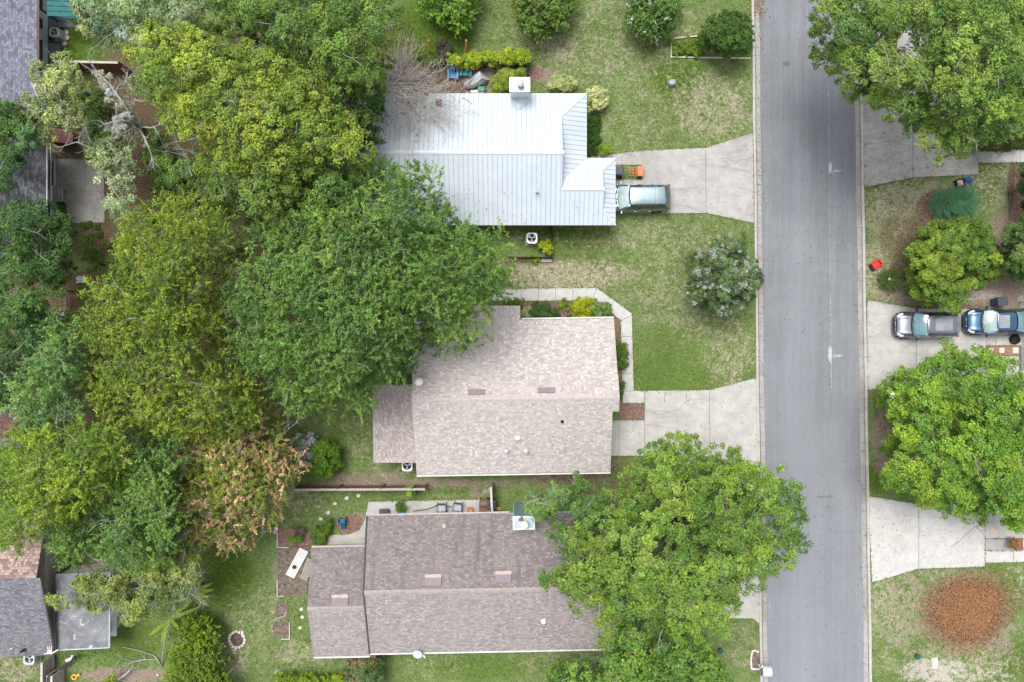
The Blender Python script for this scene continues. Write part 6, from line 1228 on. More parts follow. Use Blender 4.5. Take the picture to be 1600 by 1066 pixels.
# orange posts on the top lawn
for px, py, h, lab in ((636.5, 97, 1.55, 'orange timber post behind the dead brown tree'), (669, 87, 1.1, 'orange timber post, shortest of the three on the top lawn'), (728, 90, 1.35, 'orange timber post behind the lime hedge')):
    b_ = Vector(W(px - .5, py, 0)); tp = Vector(W(px + .5, {636.5: 62, 669: 63, 728: 63}[px], h)); mb = MB(); mb.tube([b_, tp], [.075, .085], 4); tag(mb.build('timber_post', MT['orangewood'], None, loc=b_), lab, 'post', 'orange posts on the top lawn')
# garden chairs by the fence
def adirondack(label, px, py, mat, rz):
    t = thing('garden_chair', label, 'chair', (0, 0, 0)); m_ = MT[mat]
    mb = MB()
    for i in range(5): mb.box((0, -.22 + i * .105, .36 - i * .025), (.54, .095, .022))
    mb.build('seat', m_, t)
    mb = MB()
    for i in range(5): mb.box((-.22 + i * .11, .40, .66), (.10, .02, .72 - abs(i - 2) * .06), rx=-.38)
    mb.build('backrest', m_, t)
    for s in (1, -1):
        mb = MB(); mb.box((s * .33, .0, .56), (.12, .72, .025)); mb.build('arm', m_, t)
        mb = MB(); mb.box((s * .30, -.27, .28), (.05, .08, .54)); mb.build('leg', m_, t); mb = MB(); mb.box((s * .30, .34, .28), (.05, .08, .54)); mb.build('leg', m_, t)
    x, y, _ = W(px, py, .4); t.location = (x, y, 0); t.rotation_euler = (0, 0, rz)
adirondack('blue slatted garden chair beside the dark picket fence', 708, 116, 'blue', -.05); adirondack('sea green slatted garden chair beside the dark picket fence', 728.5, 112, 'teal', -.08)
mb = MB(); x, y, _ = W(718.5, 116, .3); mb.box((x, y, .42), (.3, .36, .03)); [mb.box((x + a * .11, y + b * .14, .2), (.04, .04, .4)) for a in (-1, 1) for b in (-1, 1)]; tag(mb.build('side_table', MT['charcoal'], None, loc=(x, y, 0)), 'small dark side table between the blue and sea green chairs', 'table')
# covered heap
t = thing('covered_grill', 'lumpy barbecue under a grey tarpaulin near the metal roof', 'covered barbecue', W(745, 128, 0))
base = [(724, 131), (731, 124), (742, 114), (749, 109), (753, 112), (766, 125), (757, 133), (741, 138), (731, 140), (726, 137)]
ridge = [(731, 132, .75), (733, 129, .95), (743, 119, 1.05), (749, 112, 1.15), (750.5, 114, 1.15), (753, 122, 1.0), (746, 128, .95), (740, 131, .8), (735, 133.5, .7), (732, 133.5, .7)]
mb = MB(); n = 10; vs = [W(px, py, .03) for px, py in base]; vs += [tuple((Vector(W(*b, .5)) * .55 + Vector(W(*r)) * .45)[i] if i < 2 else r[2] * .62 for i in range(3)) for b, r in zip(base, ridge)]; vs += [W(*r) for r in ridge]
fs = [(i * n + k, i * n + (k + 1) % n, (i + 1) * n + (k + 1) % n, (i + 1) * n + k) for i in range(2) for k in range(n)] + [tuple(range(2 * n, 3 * n))]
mb.add(vs, fs); o = mb.build('tarpaulin', MT['cover'], t, smooth=False, sub=0)
mb = MB(); x, y, _ = W(744, 128, 0); mb.box((x, y, .3), (.9, .5, .6)); mb.build('grill_body', MT['dark'], t)
mb = MB(); x, y, _ = W(752, 141, .2); mb.box((x, y, .25), (.5, .36, .5)); tag(mb.build('storage_tub', MT['green'], None, bevel=.04, loc=(x, y, 0)), 'small green tub between the tarpaulin and the metal roof edge', 'tub')
mb = MB(); x, y, _ = W(746, 143.5, .3); mb.box((x, y, .35), (.95, .16, .06)); [mb.box((x + s * .44, y, .17), (.05, .14, .34)) for s in (1, -1)]; tag(mb.build('white_bench', MT['white'], None, loc=(x, y, 0)), 'narrow white bench against the metal roof edge', 'bench')
t = thing('garden_bed', 'small brown gravel patch beside the short dark fence', 'garden bed', W(832, 113, 0)); mb = MB(); mb.prism(pxs(ell(836, 114, 13, 11, 14, .15)), -.02, .03); mb.build('gravel_surface', MT['mulch'], t)
# utility boulder, recycling crates and the like
t = thing('boulder', 'grey blue boulder standing on the bright patch of the top lawn', 'boulder', W(1049, 131, 0)); mb = MB(); x, y, _ = W(1049, 131, 0); mb.prism([(x + .33 * math.cos(a) * (1.1 if i % 2 else .92), y + .27 * math.sin(a)) for i, a in enumerate([k * math.pi / 4 + .3 for k in range(8)])], 0, .38, inset=.22); o = mb.build('rock', MT['boulder'], t, bevel=.06)
def edging(label, pts, mat='palewood', h=.12, w=.07, name='bed_edging', cat='edging'):
    t = thing(name, label, cat, W(*pts[0], 0)); mb = MB()
    for a, b_ in zip(pts[:-1], pts[1:]):
        A_, B_ = Vector(W(*a, 0)), Vector(W(*b_, 0)); d = B_ - A_; m_ = (A_ + B_) / 2; mb.box((m_.x, m_.y, h / 2), (d.length - w * .02, w, h + random.uniform(-.01, .01)), math.atan2(d.y, d.x))
    mb.build('edging_strip', MT[mat], t); return t
edging('pale edging round the planted bed by the kerb at the top', [(1100, 56), (1049, 61.5), (1048, 90), (1172, 92)], 'stone'); edging('pale edging slanting up from the planted bed to the kerb', [(1100, 56), (1108, 45), (1135, 32)], 'stone')
# orange cart and bin beside the house
t = thing('garden_cart', 'orange cart with slatted tray on the grass strip in the drive', 'cart', W(994, 269, 0)); x, y, _ = W(1000, 268, .4); mb = MB(); mb.box((x, y, .42), (.40, .72, .36)); mb.build('tray', MT['orange'], t, bevel=.03)
mb = MB(); x2, y2, _ = W(989, 268, .4)
for dy in (-.27, -.09, .09, .27): mb.tube([(x2 - .32, y2 + dy, .38), (x2 + .36, y2 + dy, .38)], .02, 5)
for dx in (-.25, .0, .25): mb.tube([(x2 + dx, y2 - .3, .40), (x2 + dx, y2 + .3, .40)], .02, 5)
mb.tube([(x2 - .32, y2 - .3, .36), (x2 - .5, y2 - .42, .55)], .02, 5); mb.build('slat_frame', MT['orange'], t)
for s in (1, -1):
    mb = MB(); q = 14; vs = [(x + (.17 if i in (0, 1) else .001) * math.cos(2 * math.pi * k / q), y + s * (.36 + (.04 if i in (1, 2) else -.04)), .17 + (.17 if i in (0, 1) else .001) * math.sin(2 * math.pi * k / q)) for i in range(4) for k in range(q)]
    mb.add(vs, [(i * q + k, i * q + (k + 1) % q, ((i + 1) % 4) * q + (k + 1) % q, ((i + 1) % 4) * q + k) for i in range(4) for k in range(q)]); mb.build('wheel', MT['black'], t)
def wheelie(label, px, py, mat, rz, s=1.0, h=1.05):
    t = thing('wheelie_bin', label, 'bin', (0, 0, 0)); mb = MB(); mb.box((0, 0, h * .46), (.48 * s, .56 * s, h * .86), taper=1.2); mb.build('bin_body', MT[mat], t, bevel=.04)
    mb = MB(); mb.box((0, 0, h * .93), (.62 * s, .72 * s, .08), taper=.9); mb.box((0, .34 * s, h * .9), (.5 * s, .08, .06)); mb.build('lid', MT[mat], t, bevel=.03)
    for q in (1, -1): mb = MB(); mb.tube([(q * .24 * s, .27 * s, .12), (q * .30 * s, .27 * s, .12)], .12, 12); mb.build('wheel', MT['black'], t)
    x, y, _ = W(px, py, h * .8); t.location = (x, y, .0); t.rotation_euler = (0, 0, rz)
wheelie('dark blue grey bin half under the metal roof eave', 966, 268, 'charcoal', -1.57, .95, .95)
wheelie('dark wheelie bin on bare soil beside the blue car', 1565, 471, 'charcoal', -1.45, 1.0, 1.0)
t = thing('rubbish_sack', 'black knotted rubbish sack beside the blue car near the garage', 'rubbish sack', W(1587, 531, .0)); x, y, _ = W(1587, 530.5, .3); mb = MB(); mb.lathe([(.28, 0.05), (.36, .15), (.33, .34), (.20, .48), (.06, .54), (.10, .62), (.02, .63)], (x, y, 0), 11); o = mb.build('sack', MT['black'], t); [setattr(v, 'co', v.co * (1 + random.uniform(-.12, .12))) for v in o.data.vertices]
def crate(label, px, py, d, mat, rz, name='crate', inner=None, h=.32):
    t = thing(name, label, 'crate', (0, 0, 0)); w_, l_ = d; mb = MB(); mb.box((0, 0, .02), (w_ * .9, l_ * .9, .04))
    for s in (1, -1): mb.box((s * w_ / 2, 0, h / 2), (.03, l_, h)); mb.box((0, s * (l_ / 2 - .016), h / 2), (w_ - .034, .03, h))
    mb.build('crate_body', MT[mat], t); mb = MB()
    for s in (1, -1): mb.box((s * w_ / 2, 0, h), (.07, l_ + .07, .03)); mb.box((0, s * (l_ / 2), h + .002), (w_ - .07, .07, .03))
    mb.build('rim', MT[mat], t)
    if inner: mb = MB(); mb.box((0, .0, h * .45), (w_ * .8, l_ * .8, h * .5)); mb.build('contents', MT[inner], t, bevel=.03)
    x, y, _ = W(px, py, .2); t.location = (x, y, 0); t.rotation_euler = (0, 0, rz)
crate('red recycling crate tilted beside the sago palm', 1369.5, 413, (.60, .46), 'red', .62, inner='red'); crate('dark blue crate peeping out under the red crate', 1366, 416, (.5, .42), 'navy', .62, h=.16)
crate('dark open crate with pale contents on the grass below the shaded drive', 1500, 286, (.55, .50), 'navy', .25, inner='pink')
t = thing('cloth_bag', 'bright blue cloth bag lying beside the dark open crate', 'bag', W(1513, 282, 0)); x, y, _ = W(1513, 282, .1); mb = MB(); mb.lathe([(.12, .02), (.26, .08), (.24, .18), (.10, .26), (.02, .27)], (x, y, 0), 10, sx=1.25, sy=.8); o = mb.build('bag_body', MT['bagblue'], t, smooth=True); mb = MB(); mb.tube([(x - .2, y - .05, .2), (x - .3, y - .1, .3), (x - .36, y - .12, .12)], .03, 5); mb.build('handle', MT['bagblue'], t)
mb = MB(); x, y, _ = W(1417, 427.5, .2); mb.box((x, y, .2), (.36, .32, .4)); mb.box((x, y, .42), (.42, .38, .05)); tag(mb.build('valve_box', MT['greenbox'], None, bevel=.03, loc=(x, y, 0)), 'small dark green box beside the rounded yellow green tree', 'box')
for px, py, lab in ((1125, 1016, 'dark green sprinkler cover near the bottom street side tree'), (1432, 1025, 'dark green sprinkler cover beside the white meter slab')):
    mb = MB(); x, y, _ = W(px, py, 0); mb.lathe([(.17, 0), (.18, .18), (.12, .25), (.03, .27)], (x, y, 0), 12); tag(mb.build('sprinkler_cover', MT['greenbox'], None, smooth=True, loc=(x, y, 0)), lab, 'sprinkler cover')
mb = MB(); x, y, _ = W(1460, 1036, 0); mb.box((x, y, .03), (.46, .78, .06), rz=.05); mb.box((x, y, .065), (.36, .66, .012), rz=.05); tag(mb.build('meter_cover', MT['conc3'], None, loc=(x, y, 0)), 'pale rectangular meter slab in the sandy lawn', 'meter cover')
# mailbox
t = thing('mailbox', 'white mailbox on a post in a mulch oval at the kerb', 'mailbox', W(1181, 1036, 0)); x, y, _ = W(1187, 1038, 0)
mb = MB(); mb.box((x - .1, y, .5), (.12, .12, 1.0)); mb.build('post', MT['white'], t)
mb = MB(); q = 10; vs = [(x + dx, y + .34 * math.cos(math.pi * k / q), 1.02 + .10 + .26 * math.sin(math.pi * k / q)) for dx in (-.22, .40) for k in range(q + 1)] + [(x + dx, y + s * .34, .98) for dx in (-.22, .40) for s in (1, -1)]
mb.add(vs, [(k, k + 1, q + 2 + k, q + 1 + k) for k in range(q)] + [tuple(range(q, -1, -1)) + (2 * q + 2, 2 * q + 3), tuple(range(q + 1, 2 * q + 2)) + (2 * q + 5, 2 * q + 4), (2 * q + 2, 0, q + 1, 2 * q + 4), (q, 2 * q + 3, 2 * q + 5, 2 * q + 1), (2 * q + 2, 2 * q + 4, 2 * q + 5, 2 * q + 3)]); mb.build('box', MT['whitemetal'], t)
mb = MB(); mb.box((x - .30, y + .05, 1.12), (.05, .62, .30), ry=-.3); mb.build('back_flap', MT['charcoal'], t); mb = MB(); mb.box((x - .28, y + .42, 1.25), (.05, .22, .08), rz=-.7); mb.build('flag', MT['white'], t)
t = thing('garden_bed', 'dark mulch oval with pale stone rim around the mailbox post', 'garden bed', W(1179, 1032, 0)); mb = MB(); P_ = pxs([(1175, 1017), (1180, 1016), (1185, 1019), (1187, 1030), (1187, 1045), (1174, 1045), (1173, 1030)]); mb.prism(P_, -.02, .05); mb.build('mulch_surface', MT['soil'], t); mb = MB(); [mb.tube([(*P_[i], .05), (*P_[(i + 1) % 7], .05)], .07, 5) for i in (6, 0, 1, 5, 4)]; mb.build('rim', MT['stone'], t)
# wood chip mound
t = thing('chip_mound', 'round mound of rust orange wood chips on the corner lawn', 'wood chip mound', W(1510, 955, 0)); x0, y0, _ = W(1512, 953, 0)
ph = [random.random() * 6 for _ in range(4)]
rad_ = lambda a: 2.35 * (1 + .10 * math.sin(2 * a + ph[0]) + .08 * math.sin(3 * a + ph[1]) + .05 * math.sin(7 * a + ph[2]))
mb = MB(); mb.grid(lambda u, v: (x0 + rad_(6.2832 * u) * .80 * v * math.cos(6.2832 * u), y0 + rad_(6.2832 * u) * .72 * v * math.sin(6.2832 * u), .02 + .26 * (1 - v * v) ** 1.5 - (.05 if v > .99 else 0) + random.uniform(-.01, .01)), 48, 14)
MT['chip'] = simple('orange_wood_chips', (.28, .15, .08), 1, .5, 11, bmp=.8); mb.build('chip_heap', MT['chip'], t, smooth=True)
n = 30000; a = rng.uniform(0, 6.2832, n); v = np.sqrt(rng.random(n)) * rng.choice([.8, .95, 1.0, 1.1, 1.25, 1.5, 1.7], n); rr_ = 2.35 * (1 + .10 * np.sin(2 * a + ph[0]) + .08 * np.sin(3 * a + ph[1]))
Pm = np.stack([rr_ * .92 * v * np.cos(a), rr_ * .82 * v * np.sin(a), .04 + .26 * np.clip(1 - v * v, 0, 1) ** 1.5], 1) + [x0 - ORG[t.name].x, y0 - ORG[t.name].y, 0]
cc = np.array([[.37, .195, .10]]) * np.exp(rng.normal(0, .42, (n, 1))); m_ = rng.random(n) < .1; cc[m_] = [.50, .36, .22]; m_ = rng.random(n) < .16; cc[m_] = [.13, .05, .03]
o = leaf_object('chips', Pm, norm(rng.normal(0, .5, (n, 3)) + [0, 0, 1]), rng.normal(0, 1, (n, 3)), rng.uniform(.05, .17, n), rng.uniform(.02, .045, n), np.clip(cc, 0, 1), t); o['kind'] = 'stuff'
# back garden of the mauve house
def chair_metal(label, px, py, rz):
    t = thing('patio_chair', label, 'chair', (0, 0, 0), group='grey cushioned chairs on the patio')
    mb = MB(); mb.box((0, 0, .45), (.56, .56, .09), taper=.85); mb.build('cushion', MT['cushion'], t, bevel=.03)
    mb = MB(); mb.tube([(-.30, .26, .42), (-.33, .34, .95), (0, .38, 1.0), (.33, .34, .95), (.30, .26, .42)], .022, 6); mb.box((0, .34, .72), (.5, .03, .42), rx=-.1); mb.build('backrest', MT['dark'], t)
    for s in (1, -1):
        mb = MB(); mb.tube([(s * .31, .28, .66), (s * .34, 0, .68), (s * .33, -.28, .64), (s * .31, -.30, .02)], .022, 6); mb.build('arm', MT['dark'], t); mb = MB(); mb.tube([(s * .30, .26, .44), (s * .31, .32, .02)], .022, 6); mb.build('leg', MT['dark'], t)
    x, y, _ = W(px, py, .5); t.location = (x, y, .05); t.rotation_euler = (0, 0, rz)
chair_metal('grey cushioned metal chair, left of the pair on the patio', 690.5, 794, .03); chair_metal('grey cushioned metal chair, right of the pair beside the terracotta pot', 715.5, 793, -.1)
mb = MB(); p = [W(645, 799, .08), W(668, 796, .12), W(682, 790, .3), W(705, 792, .3)]; mb.tube(p, .025, 5); tag(mb.build('garden_hose', MT['black'], None, loc=p[0]), 'black hose trailing along the patio to the cushioned chairs', 'hose')
mb = MB(); x, y, _ = W(734.5, 795, .05); mb.lathe([(.13, 0), (.20, .3), (.22, .33), (.18, .33), (.15, .25), (.02, .24)], (x, y, .05), 16); tag(mb.build('plant_pot', MT['terracotta'], None, smooth=True, loc=(x, y, .05)), 'terracotta pot on the patio between the chairs and the black bin', 'plant pot')
mb = MB(); x, y, _ = W(779, 794.5, .05); mb.box((x, y, .1), (.35, .2, .18)); tag(mb.build('terracotta_trough', MT['terracotta'], None, bevel=.03, loc=(x, y, .05)), 'small terracotta trough beyond the short grey fence panel', 'trough')
mb = MB(); x, y, _ = W(601, 799, .1); mb.box((x, y, .2), (.7, .35, .3)); tag(mb.build('planter_box', MT['charcoal'], None, bevel=.04, loc=(x, y, .05)), 'dark planter box at the left end of the patio', 'planter')
mb = MB(); x, y, _ = W(629, 798.5, .2); mb.lathe([(.12, .05), (.16, .3), (.17, .32), (.12, .3), (.02, .29)], (x, y, 0), 14); tag(mb.build('flower_pot', MT['blue'], None, smooth=True, loc=(x, y, .05)), 'small blue pot beside the green potted plant on the patio', 'plant pot')
t = thing('barrel_grill', 'brown barrel shaped barbecue on the patio', 'barbecue', W(757, 789, 0)); mb = MB(); x, y, _ = W(757, 787, .9); mb.tube([(x - .36, y, .85), (x + .36, y, .85)], .27, 16); mb.build('barrel', simple('brown_enamel', (.16, .12, .085), .5, .15, 5), t, smooth=True); mb = MB(); mb.box((x, y - .45, .8), (.75, .34, .03)); mb.build('side_shelf', MT['redwood'], t)
for sx in (1, -1):
    for sy in (1, -1): mb = MB(); mb.box((x + sx * .3, y + sy * .2, .38), (.04, .04, .76)); mb.build('leg', MT['dark'], t)
wheelie('black bin between the barrel barbecue and the short grey fence panel', 767.5, 788, 'charcoal', 1.57, .95, 1.1)
# toddler slide
t = thing('toy_slide', 'blue plastic toddler slide on the brown dirt', 'toy slide', W(537, 818, 0)); x, y, _ = W(537, 812, 0); mb = MB(); mb.box((x - .02, y, .42), (.52, .30, .06)); mb.box((x + .22, y + .02, .55), (.06, .3, .26)); mb.box((x - .24, y + .02, .55), (.06, .3, .26)); mb.build('platform', MT['toyblue'], t, bevel=.02)
mb = MB(); mb.grid(lambda u, v: (x + .03 + (u - .5) * .30, y - .12 - v * .52, .42 * (1 - v) ** 1.4 + .06 + .10 * abs(2 * u - 1) ** 3), 6, 8); o = mb.build('chute', MT['toyblue'], t, smooth=True); s_ = o.modifiers.new('s', 'SOLIDIFY'); s_.thickness = .02
for s in (1, -1): mb = MB(); mb.box((x + s * .2, y + .16, .2), (.06, .06, .42)); mb.build('leg', MT['toyblue'], t)
# stepping stones along the lawn
for px, py in ((565, 776), (560, 774.5), (542, 778.5), (523.5, 787), (513, 801), (501, 811), (471, 952), (472.5, 964), (469, 981)):
    if px == 565: continue
    mb = MB(); x, y, _ = W(px, py, 0); k = random.random(); mb.prism([(x + .16 * math.cos(a) * random.uniform(.8, 1.2), y + .14 * math.sin(a) * random.uniform(.8, 1.2)) for a in [k + q * 1.2566 for q in range(5)]], 0, .04); tag(mb.build('stepping_stone', MT['paleslab'], None, loc=(x, y, 0)), 'pale irregular stepping stone on the back lawn of the mauve house', 'stepping stone', 'pale stepping stones on the back lawn')
# garden beds
def soilbed(label, poly, mat='soil', z=.05):
    t = thing('garden_bed', label, 'garden bed', W(*poly[0], 0)); mb = MB(); mb.prism(pxs(poly), -.03, z); mb.build('soil_surface', MT[mat], t); return t
soilbed('large dark soil bed with lattice panels beside the west wing', [(435, 857), (484, 854), (480, 928), (434, 931)]); soilbed('timber edged flower bed of the back garden with purple flowers', [(434, 828), (455, 826), (488, 830), (488, 852), (434, 854)], 'mulch')
soilbed('round bare dirt patch under the blue toddler slide', ell(546, 819, 23, 15, 16, .08), 'mulch', .03); soilbed('brown mulch square beside the driveway of the tan roofed house', [(967, 631), (1006, 631), (1006, 655.5), (966, 656)], 'mulch', .04); soilbed('narrow brown mulch strip along the curved footpath', [(952, 494), (962, 494), (968, 505), (972, 600), (972, 628), (964, 628), (964, 520)], 'mulch', .03)
soilbed('brown mulch bed holding the rounded shrubs north of the tan roof', [(816, 472), (924, 472), (952, 494), (952, 504), (816, 504)], 'mulch', .03)
soilbed('upper soil bed of the pair left of the west wing', [(432, 940), (450, 940), (450, 964), (430, 966)]); soilbed('lower soil bed of the pair left of the west wing', [(427, 972), (452, 972), (452, 997), (427, 995)]); soilbed('curved dark mulch ring around the blue green cycads', ell(1462, 325, 30, 28, 18, .04), 'mulch', .03); soilbed('long red brown mulch strip at the right edge', [(1585, 262), (1600, 258), (1640, 258), (1640, 345), (1575, 348), (1583, 310)], 'mulch', .03)
soilbed('red brick strip with square slabs beside the rubbish sack', [(1542, 541), (1592, 541), (1592, 555), (1542, 555)], 'brickred', .06)
for px, w_, lab in ((1547, .3, 'pale square slab, left of three in the red brick strip'), (1564, .36, 'pale square slab, middle of three in the red brick strip'), (1585.5, .42, 'framed square slab, right of three in the red brick strip')):
    mb = MB(); x, y, _ = W(px, 547.5, 0); mb.box((x, y, .08), (w_, w_, .05)); mb.box((x, y, .108), (w_ * .75, w_ * .75, .01)); tag(mb.build('square_slab', MT['paleslab'], None, loc=(x, y, 0)), lab, 'paving slab', 'slabs in the brick strip')
edging('pale board edging of the timber edged flower bed', [(434, 828), (434, 855), (452, 855)]); edging('pale board along the foot of the timber edged flower bed', [(455, 855.5), (488, 853)], 'redwood'); edging('pale corner board of the large dark soil bed', [(434, 905), (434, 931), (444, 931)]); edging('pale corner board of the lower soil bed', [(426, 985), (428, 985)]) ; edging('pale bent border board of the lower soil bed', [(453, 972), (453, 998), (440, 998)]); edging('dark bent wire border between the two soil beds', [(431, 966), (445, 962), (449, 955)], 'timber')
edging('weathered plank lying in the lawn above the leafy plants', [(502, 820), (516, 809)], 'timber', .1, .15, 'plank', 'plank')
# lattice panels
def lattice(label, px, py, ln, wd, mat, rz, z):
    t = thing('lattice_panel', label, 'lattice panel', (0, 0, 0)); mb = MB(); cell = .16
    for fam in (1, -1):
        k = -int((ln + wd) / cell)
        while k * cell < ln + wd:
            c_ = k * cell; k += 1; pts = []
            for yy in (-wd / 2, wd / 2): pts.append((c_ + fam * yy, yy))
            (xa, ya_), (xb, yb_) = pts; lo, hi = -ln / 2, ln / 2
            def clipx(x0, y0, x1, y1, X): t_ = (X - x0) / (x1 - x0); return (X, y0 + (y1 - y0) * t_)
            if max(xa, xb) < lo or min(xa, xb) > hi: continue
            p, q = (xa, ya_), (xb, yb_)
            if p[0] < lo: p = clipx(*p, *q, lo)
            if q[0] < lo: q = clipx(*p, *q, lo)
            if p[0] > hi: p = clipx(*p, *q, hi)
            if q[0] > hi: q = clipx(*p, *q, hi)
            m_ = ((p[0] + q[0]) / 2, (p[1] + q[1]) / 2); d = math.hypot(q[0] - p[0], q[1] - p[1])
            if d > .03: mb.box((m_[0], m_[1], .01 * fam), (d, .062, .012), math.atan2(q[1] - p[1], q[0] - p[0]))
    mb.build('lattice', MT[mat], t); mb = MB(); [mb.box((0, s * wd / 2, 0), (ln, .035, .045)) for s in (1, -1)]; [mb.box((s * ln / 2, 0, .002), (.035, wd, .045)) for s in (1, -1)]; mb.build('frame', MT[mat], t)
    x, y, _ = W(px, py, z); t.location = (x, y, z); t.rotation_euler = (.06, 0, rz)
lattice('white lattice panel lying aslant on the dark soil bed', 464, 880, 2.1, .62, 'white', math.radians(62), .18); lattice('brown lattice panel leaning by the west wing wall', 480, 890, 1.5, .5, 'timber', math.radians(70), .22)
mb = MB(); x, y, _ = W(460, 886, .22); mb.lathe([(.10, 0), (.13, .03), (.12, .10), (.03, .12)], (x, y, .2), 12, sx=1.2); tag(mb.build('dark_dish', MT['dark'], None, smooth=True, loc=(x, y, .2)), 'small dark dish resting on the white lattice panel', 'dish')
for px, py, mat, lab in ((432, 825.5, 'white', 'white ball ornament at the flower bed corner'), (430, 831, 'pink', 'pink ball ornament at the flower bed corner')):
    mb = MB(); x, y, _ = W(px, py, .15); mb.lathe([(.02, 0), (.11, .05), (.15, .15), (.11, .25), (.02, .30)], (x, y, 0), 14); tag(mb.build('ball_ornament', MT[mat], None, smooth=True, loc=(x, y, 0)), lab, 'ornament')
mb = MB(); x, y, _ = W(498, 833, .1); mb.lathe([(.02, 0), (.08, .05), (.10, .12), (.02, .22)], (x, y, .3), 10); tag(mb.build('white_ornament', MT['white'], None, smooth=True, loc=(x, y, 0)), 'tiny white ornament among the leafy plants', 'ornament')
# fire ring
t = thing('fire_pit', 'ring of pale stones around ashes on the back lawn', 'fire pit', W(371, 998.5, 0)); x, y, _ = W(371, 998.5, 0); mb = MB(); mb.lathe([(.02, .05), (.46, .03)], (x, y, 0), 18); mb.build('ash', MT['ash'], t)
for k in range(15):
    a = 2 * math.pi * k / 15; mb = MB(); r_ = .55 + random.uniform(-.02, .03); mb.box((x + r_ * math.cos(a), y + r_ * math.sin(a), .08), (.19, .21 + random.uniform(-.03, .03), .17), a + random.uniform(-.15, .15), taper=.85); mb.build('stone', MT['stone'], t, bevel=.035)
for dx, dy in ((.38, .42), (.50, .28), (.40, .28), (.42, .56), (-.1, -.7)): mb = MB(); mb.box((x + dx, y + dy, .10), (.16, .14, .18), random.random() * 3, taper=.85); mb.build('stone', MT['stone'], t, bevel=.03)
mb = MB(); x, y, _ = W(434, 1051, 0); mb.prism([(x + .3 * math.cos(a), y + .26 * math.sin(a)) for a in [k * 1.0472 for k in range(6)]], 0, .16, inset=.25); tag(mb.build('tree_stump', MT['timber'], None, loc=(x, y, 0)), 'small pale ringed stump at the end of the bottom hedge', 'stump')
# fallen poles and branches at the lower left
def stick(label, pts, r0, r1, mat, name='fallen_branch', cat='branch', tw=0):
    P_ = [Vector(W(*p)) for p in pts]; t = thing(name, label, cat, P_[0]); mb = MB(); mb.tube(P_, [r0 + (r1 - r0) * i / (len(P_) - 1) for i in range(len(P_))], 6)
    if tw:
        for q in range(tw): k = random.randrange(1, len(P_)); twigs(mb, P_[k - 1].lerp(P_[k], random.random()), (P_[k] - P_[k - 1]).normalized() + Vector((random.gauss(0, .4), random.gauss(0, .4), .05)), .7, .02, 1, .4)
    mb.build('stem', MT[mat], t, smooth=True)
stick('long bent pale pole standing between the banana leaves and the bottom branches', [(252, 1042, .1), (258, 992, 1.0), (263, 984, 1.1), (276, 955, 1.3)], .045, .03, 'palebark', 'bent_pole', 'pole'); stick('pale fallen branch pointing left across the lower left lawn', [(251, 1040, .1), (246, 1030, .15), (240, 1024, .15), (215, 1016, .15), (191, 1011, .1)], .04, .025, 'palebark')
stick('brushy grey fallen branch on the lower left lawn', [(246, 1030, .15), (225, 1031, .15), (205, 1035, .12), (196, 1042, .1)], .05, .02, 'greybark', tw=9); stick('thin straight pale pole lying across the lower left lawn', [(176, 1050, .1), (192, 1024, .1)], .025, .02, 'palebark', 'bamboo_pole', 'pole')
stick('grey gnarled branch at the bottom edge beside the small lime bush', [(182, 1064, .2), (195, 1055, .3), (205, 1046, .35)], .14, .05, 'palebark', tw=5)
mb = MB(); a_, b_, c_, d_ = W(268, 1072, .4), W(278, 1072, .3), W(279, 1046, 1.2), W(276, 1036, 1.5); mb.add([a_, b_, c_, d_] + [(p[0], p[1], p[2] - .04) for p in (a_, b_, c_, d_)], [(0, 1, 2, 3), (7, 6, 5, 4), (0, 4, 5, 1), (1, 5, 6, 2), (2, 6, 7, 3), (3, 7, 4, 0)]); tag(mb.build('broken_board', MT['palebark'], None, loc=a_), 'pale pointed board leaning in the thicket at the bottom edge', 'board')
mb = MB(); x, y, _ = W(246, 1055, .1); mb.lathe([(.02, 0), (.08, .05), (.08, .1), (.02, .16)], (x, y, 0), 10); tag(mb.build('white_ball', MT['white'], None, smooth=True, loc=(x, y, 0)), 'small white ball on the dirt at the bottom edge', 'ball')
mb = MB(); x, y, _ = W(320, 972, .1); mb.box((x, y, .2), (.1, .5, .06), rz=-.5); tag(mb.build('white_tool', MT['white'], None, loc=(x, y, 0)), 'white handled garden tool lying by the thicket', 'garden tool'); mb = MB(); x, y, _ = W(313, 966, .1); mb.box((x, y, .15), (.28, .3, .26), rz=.4); tag(mb.build('brown_pot', MT['redwood'], None, bevel=.05, loc=(x, y, 0)), 'brown pot beside the white handled garden tool', 'plant pot')
# things under the left trees
t = thing('slatted_bench', 'grey slatted wooden bench on the edge of the cracked patio', 'bench', W(87, 305, 0)); mb = MB(); x, y, _ = W(88, 304, .5)
for q in range(5): mb.box((x - .4 + q * .22, y, .62), (.17, 1.08, .035))
mb.build('seat', MT['timber'], t)
for sx in (-.35, .45):
    for sy in (-.42, .42): mb = MB(); mb.box((x + sx, y + sy, .3), (.08, .08, .6)); mb.build('leg', MT['timber'], t)
mb = MB(); mb.tube([(x - .05, y + .52, .9), (x - .05, y - .5, .9)], .04, 6); mb.build('back_rail', MT['white'], t)
t = thing('plastic_sheet', 'crumpled grey white sheet at the edge of the red brown dirt', 'plastic sheet', W(127, 437, 0)); x, y, _ = W(127, 437, .1); mb = MB(); mb.grid(lambda u, v: (x + (u - .5) * .62 + random.gauss(0, .04), y + (v - .5) * .5 + random.gauss(0, .04), .10 + random.uniform(0, .16)), 6, 5); mb.build('crumpled_sheet', MT['bluewall'], t)
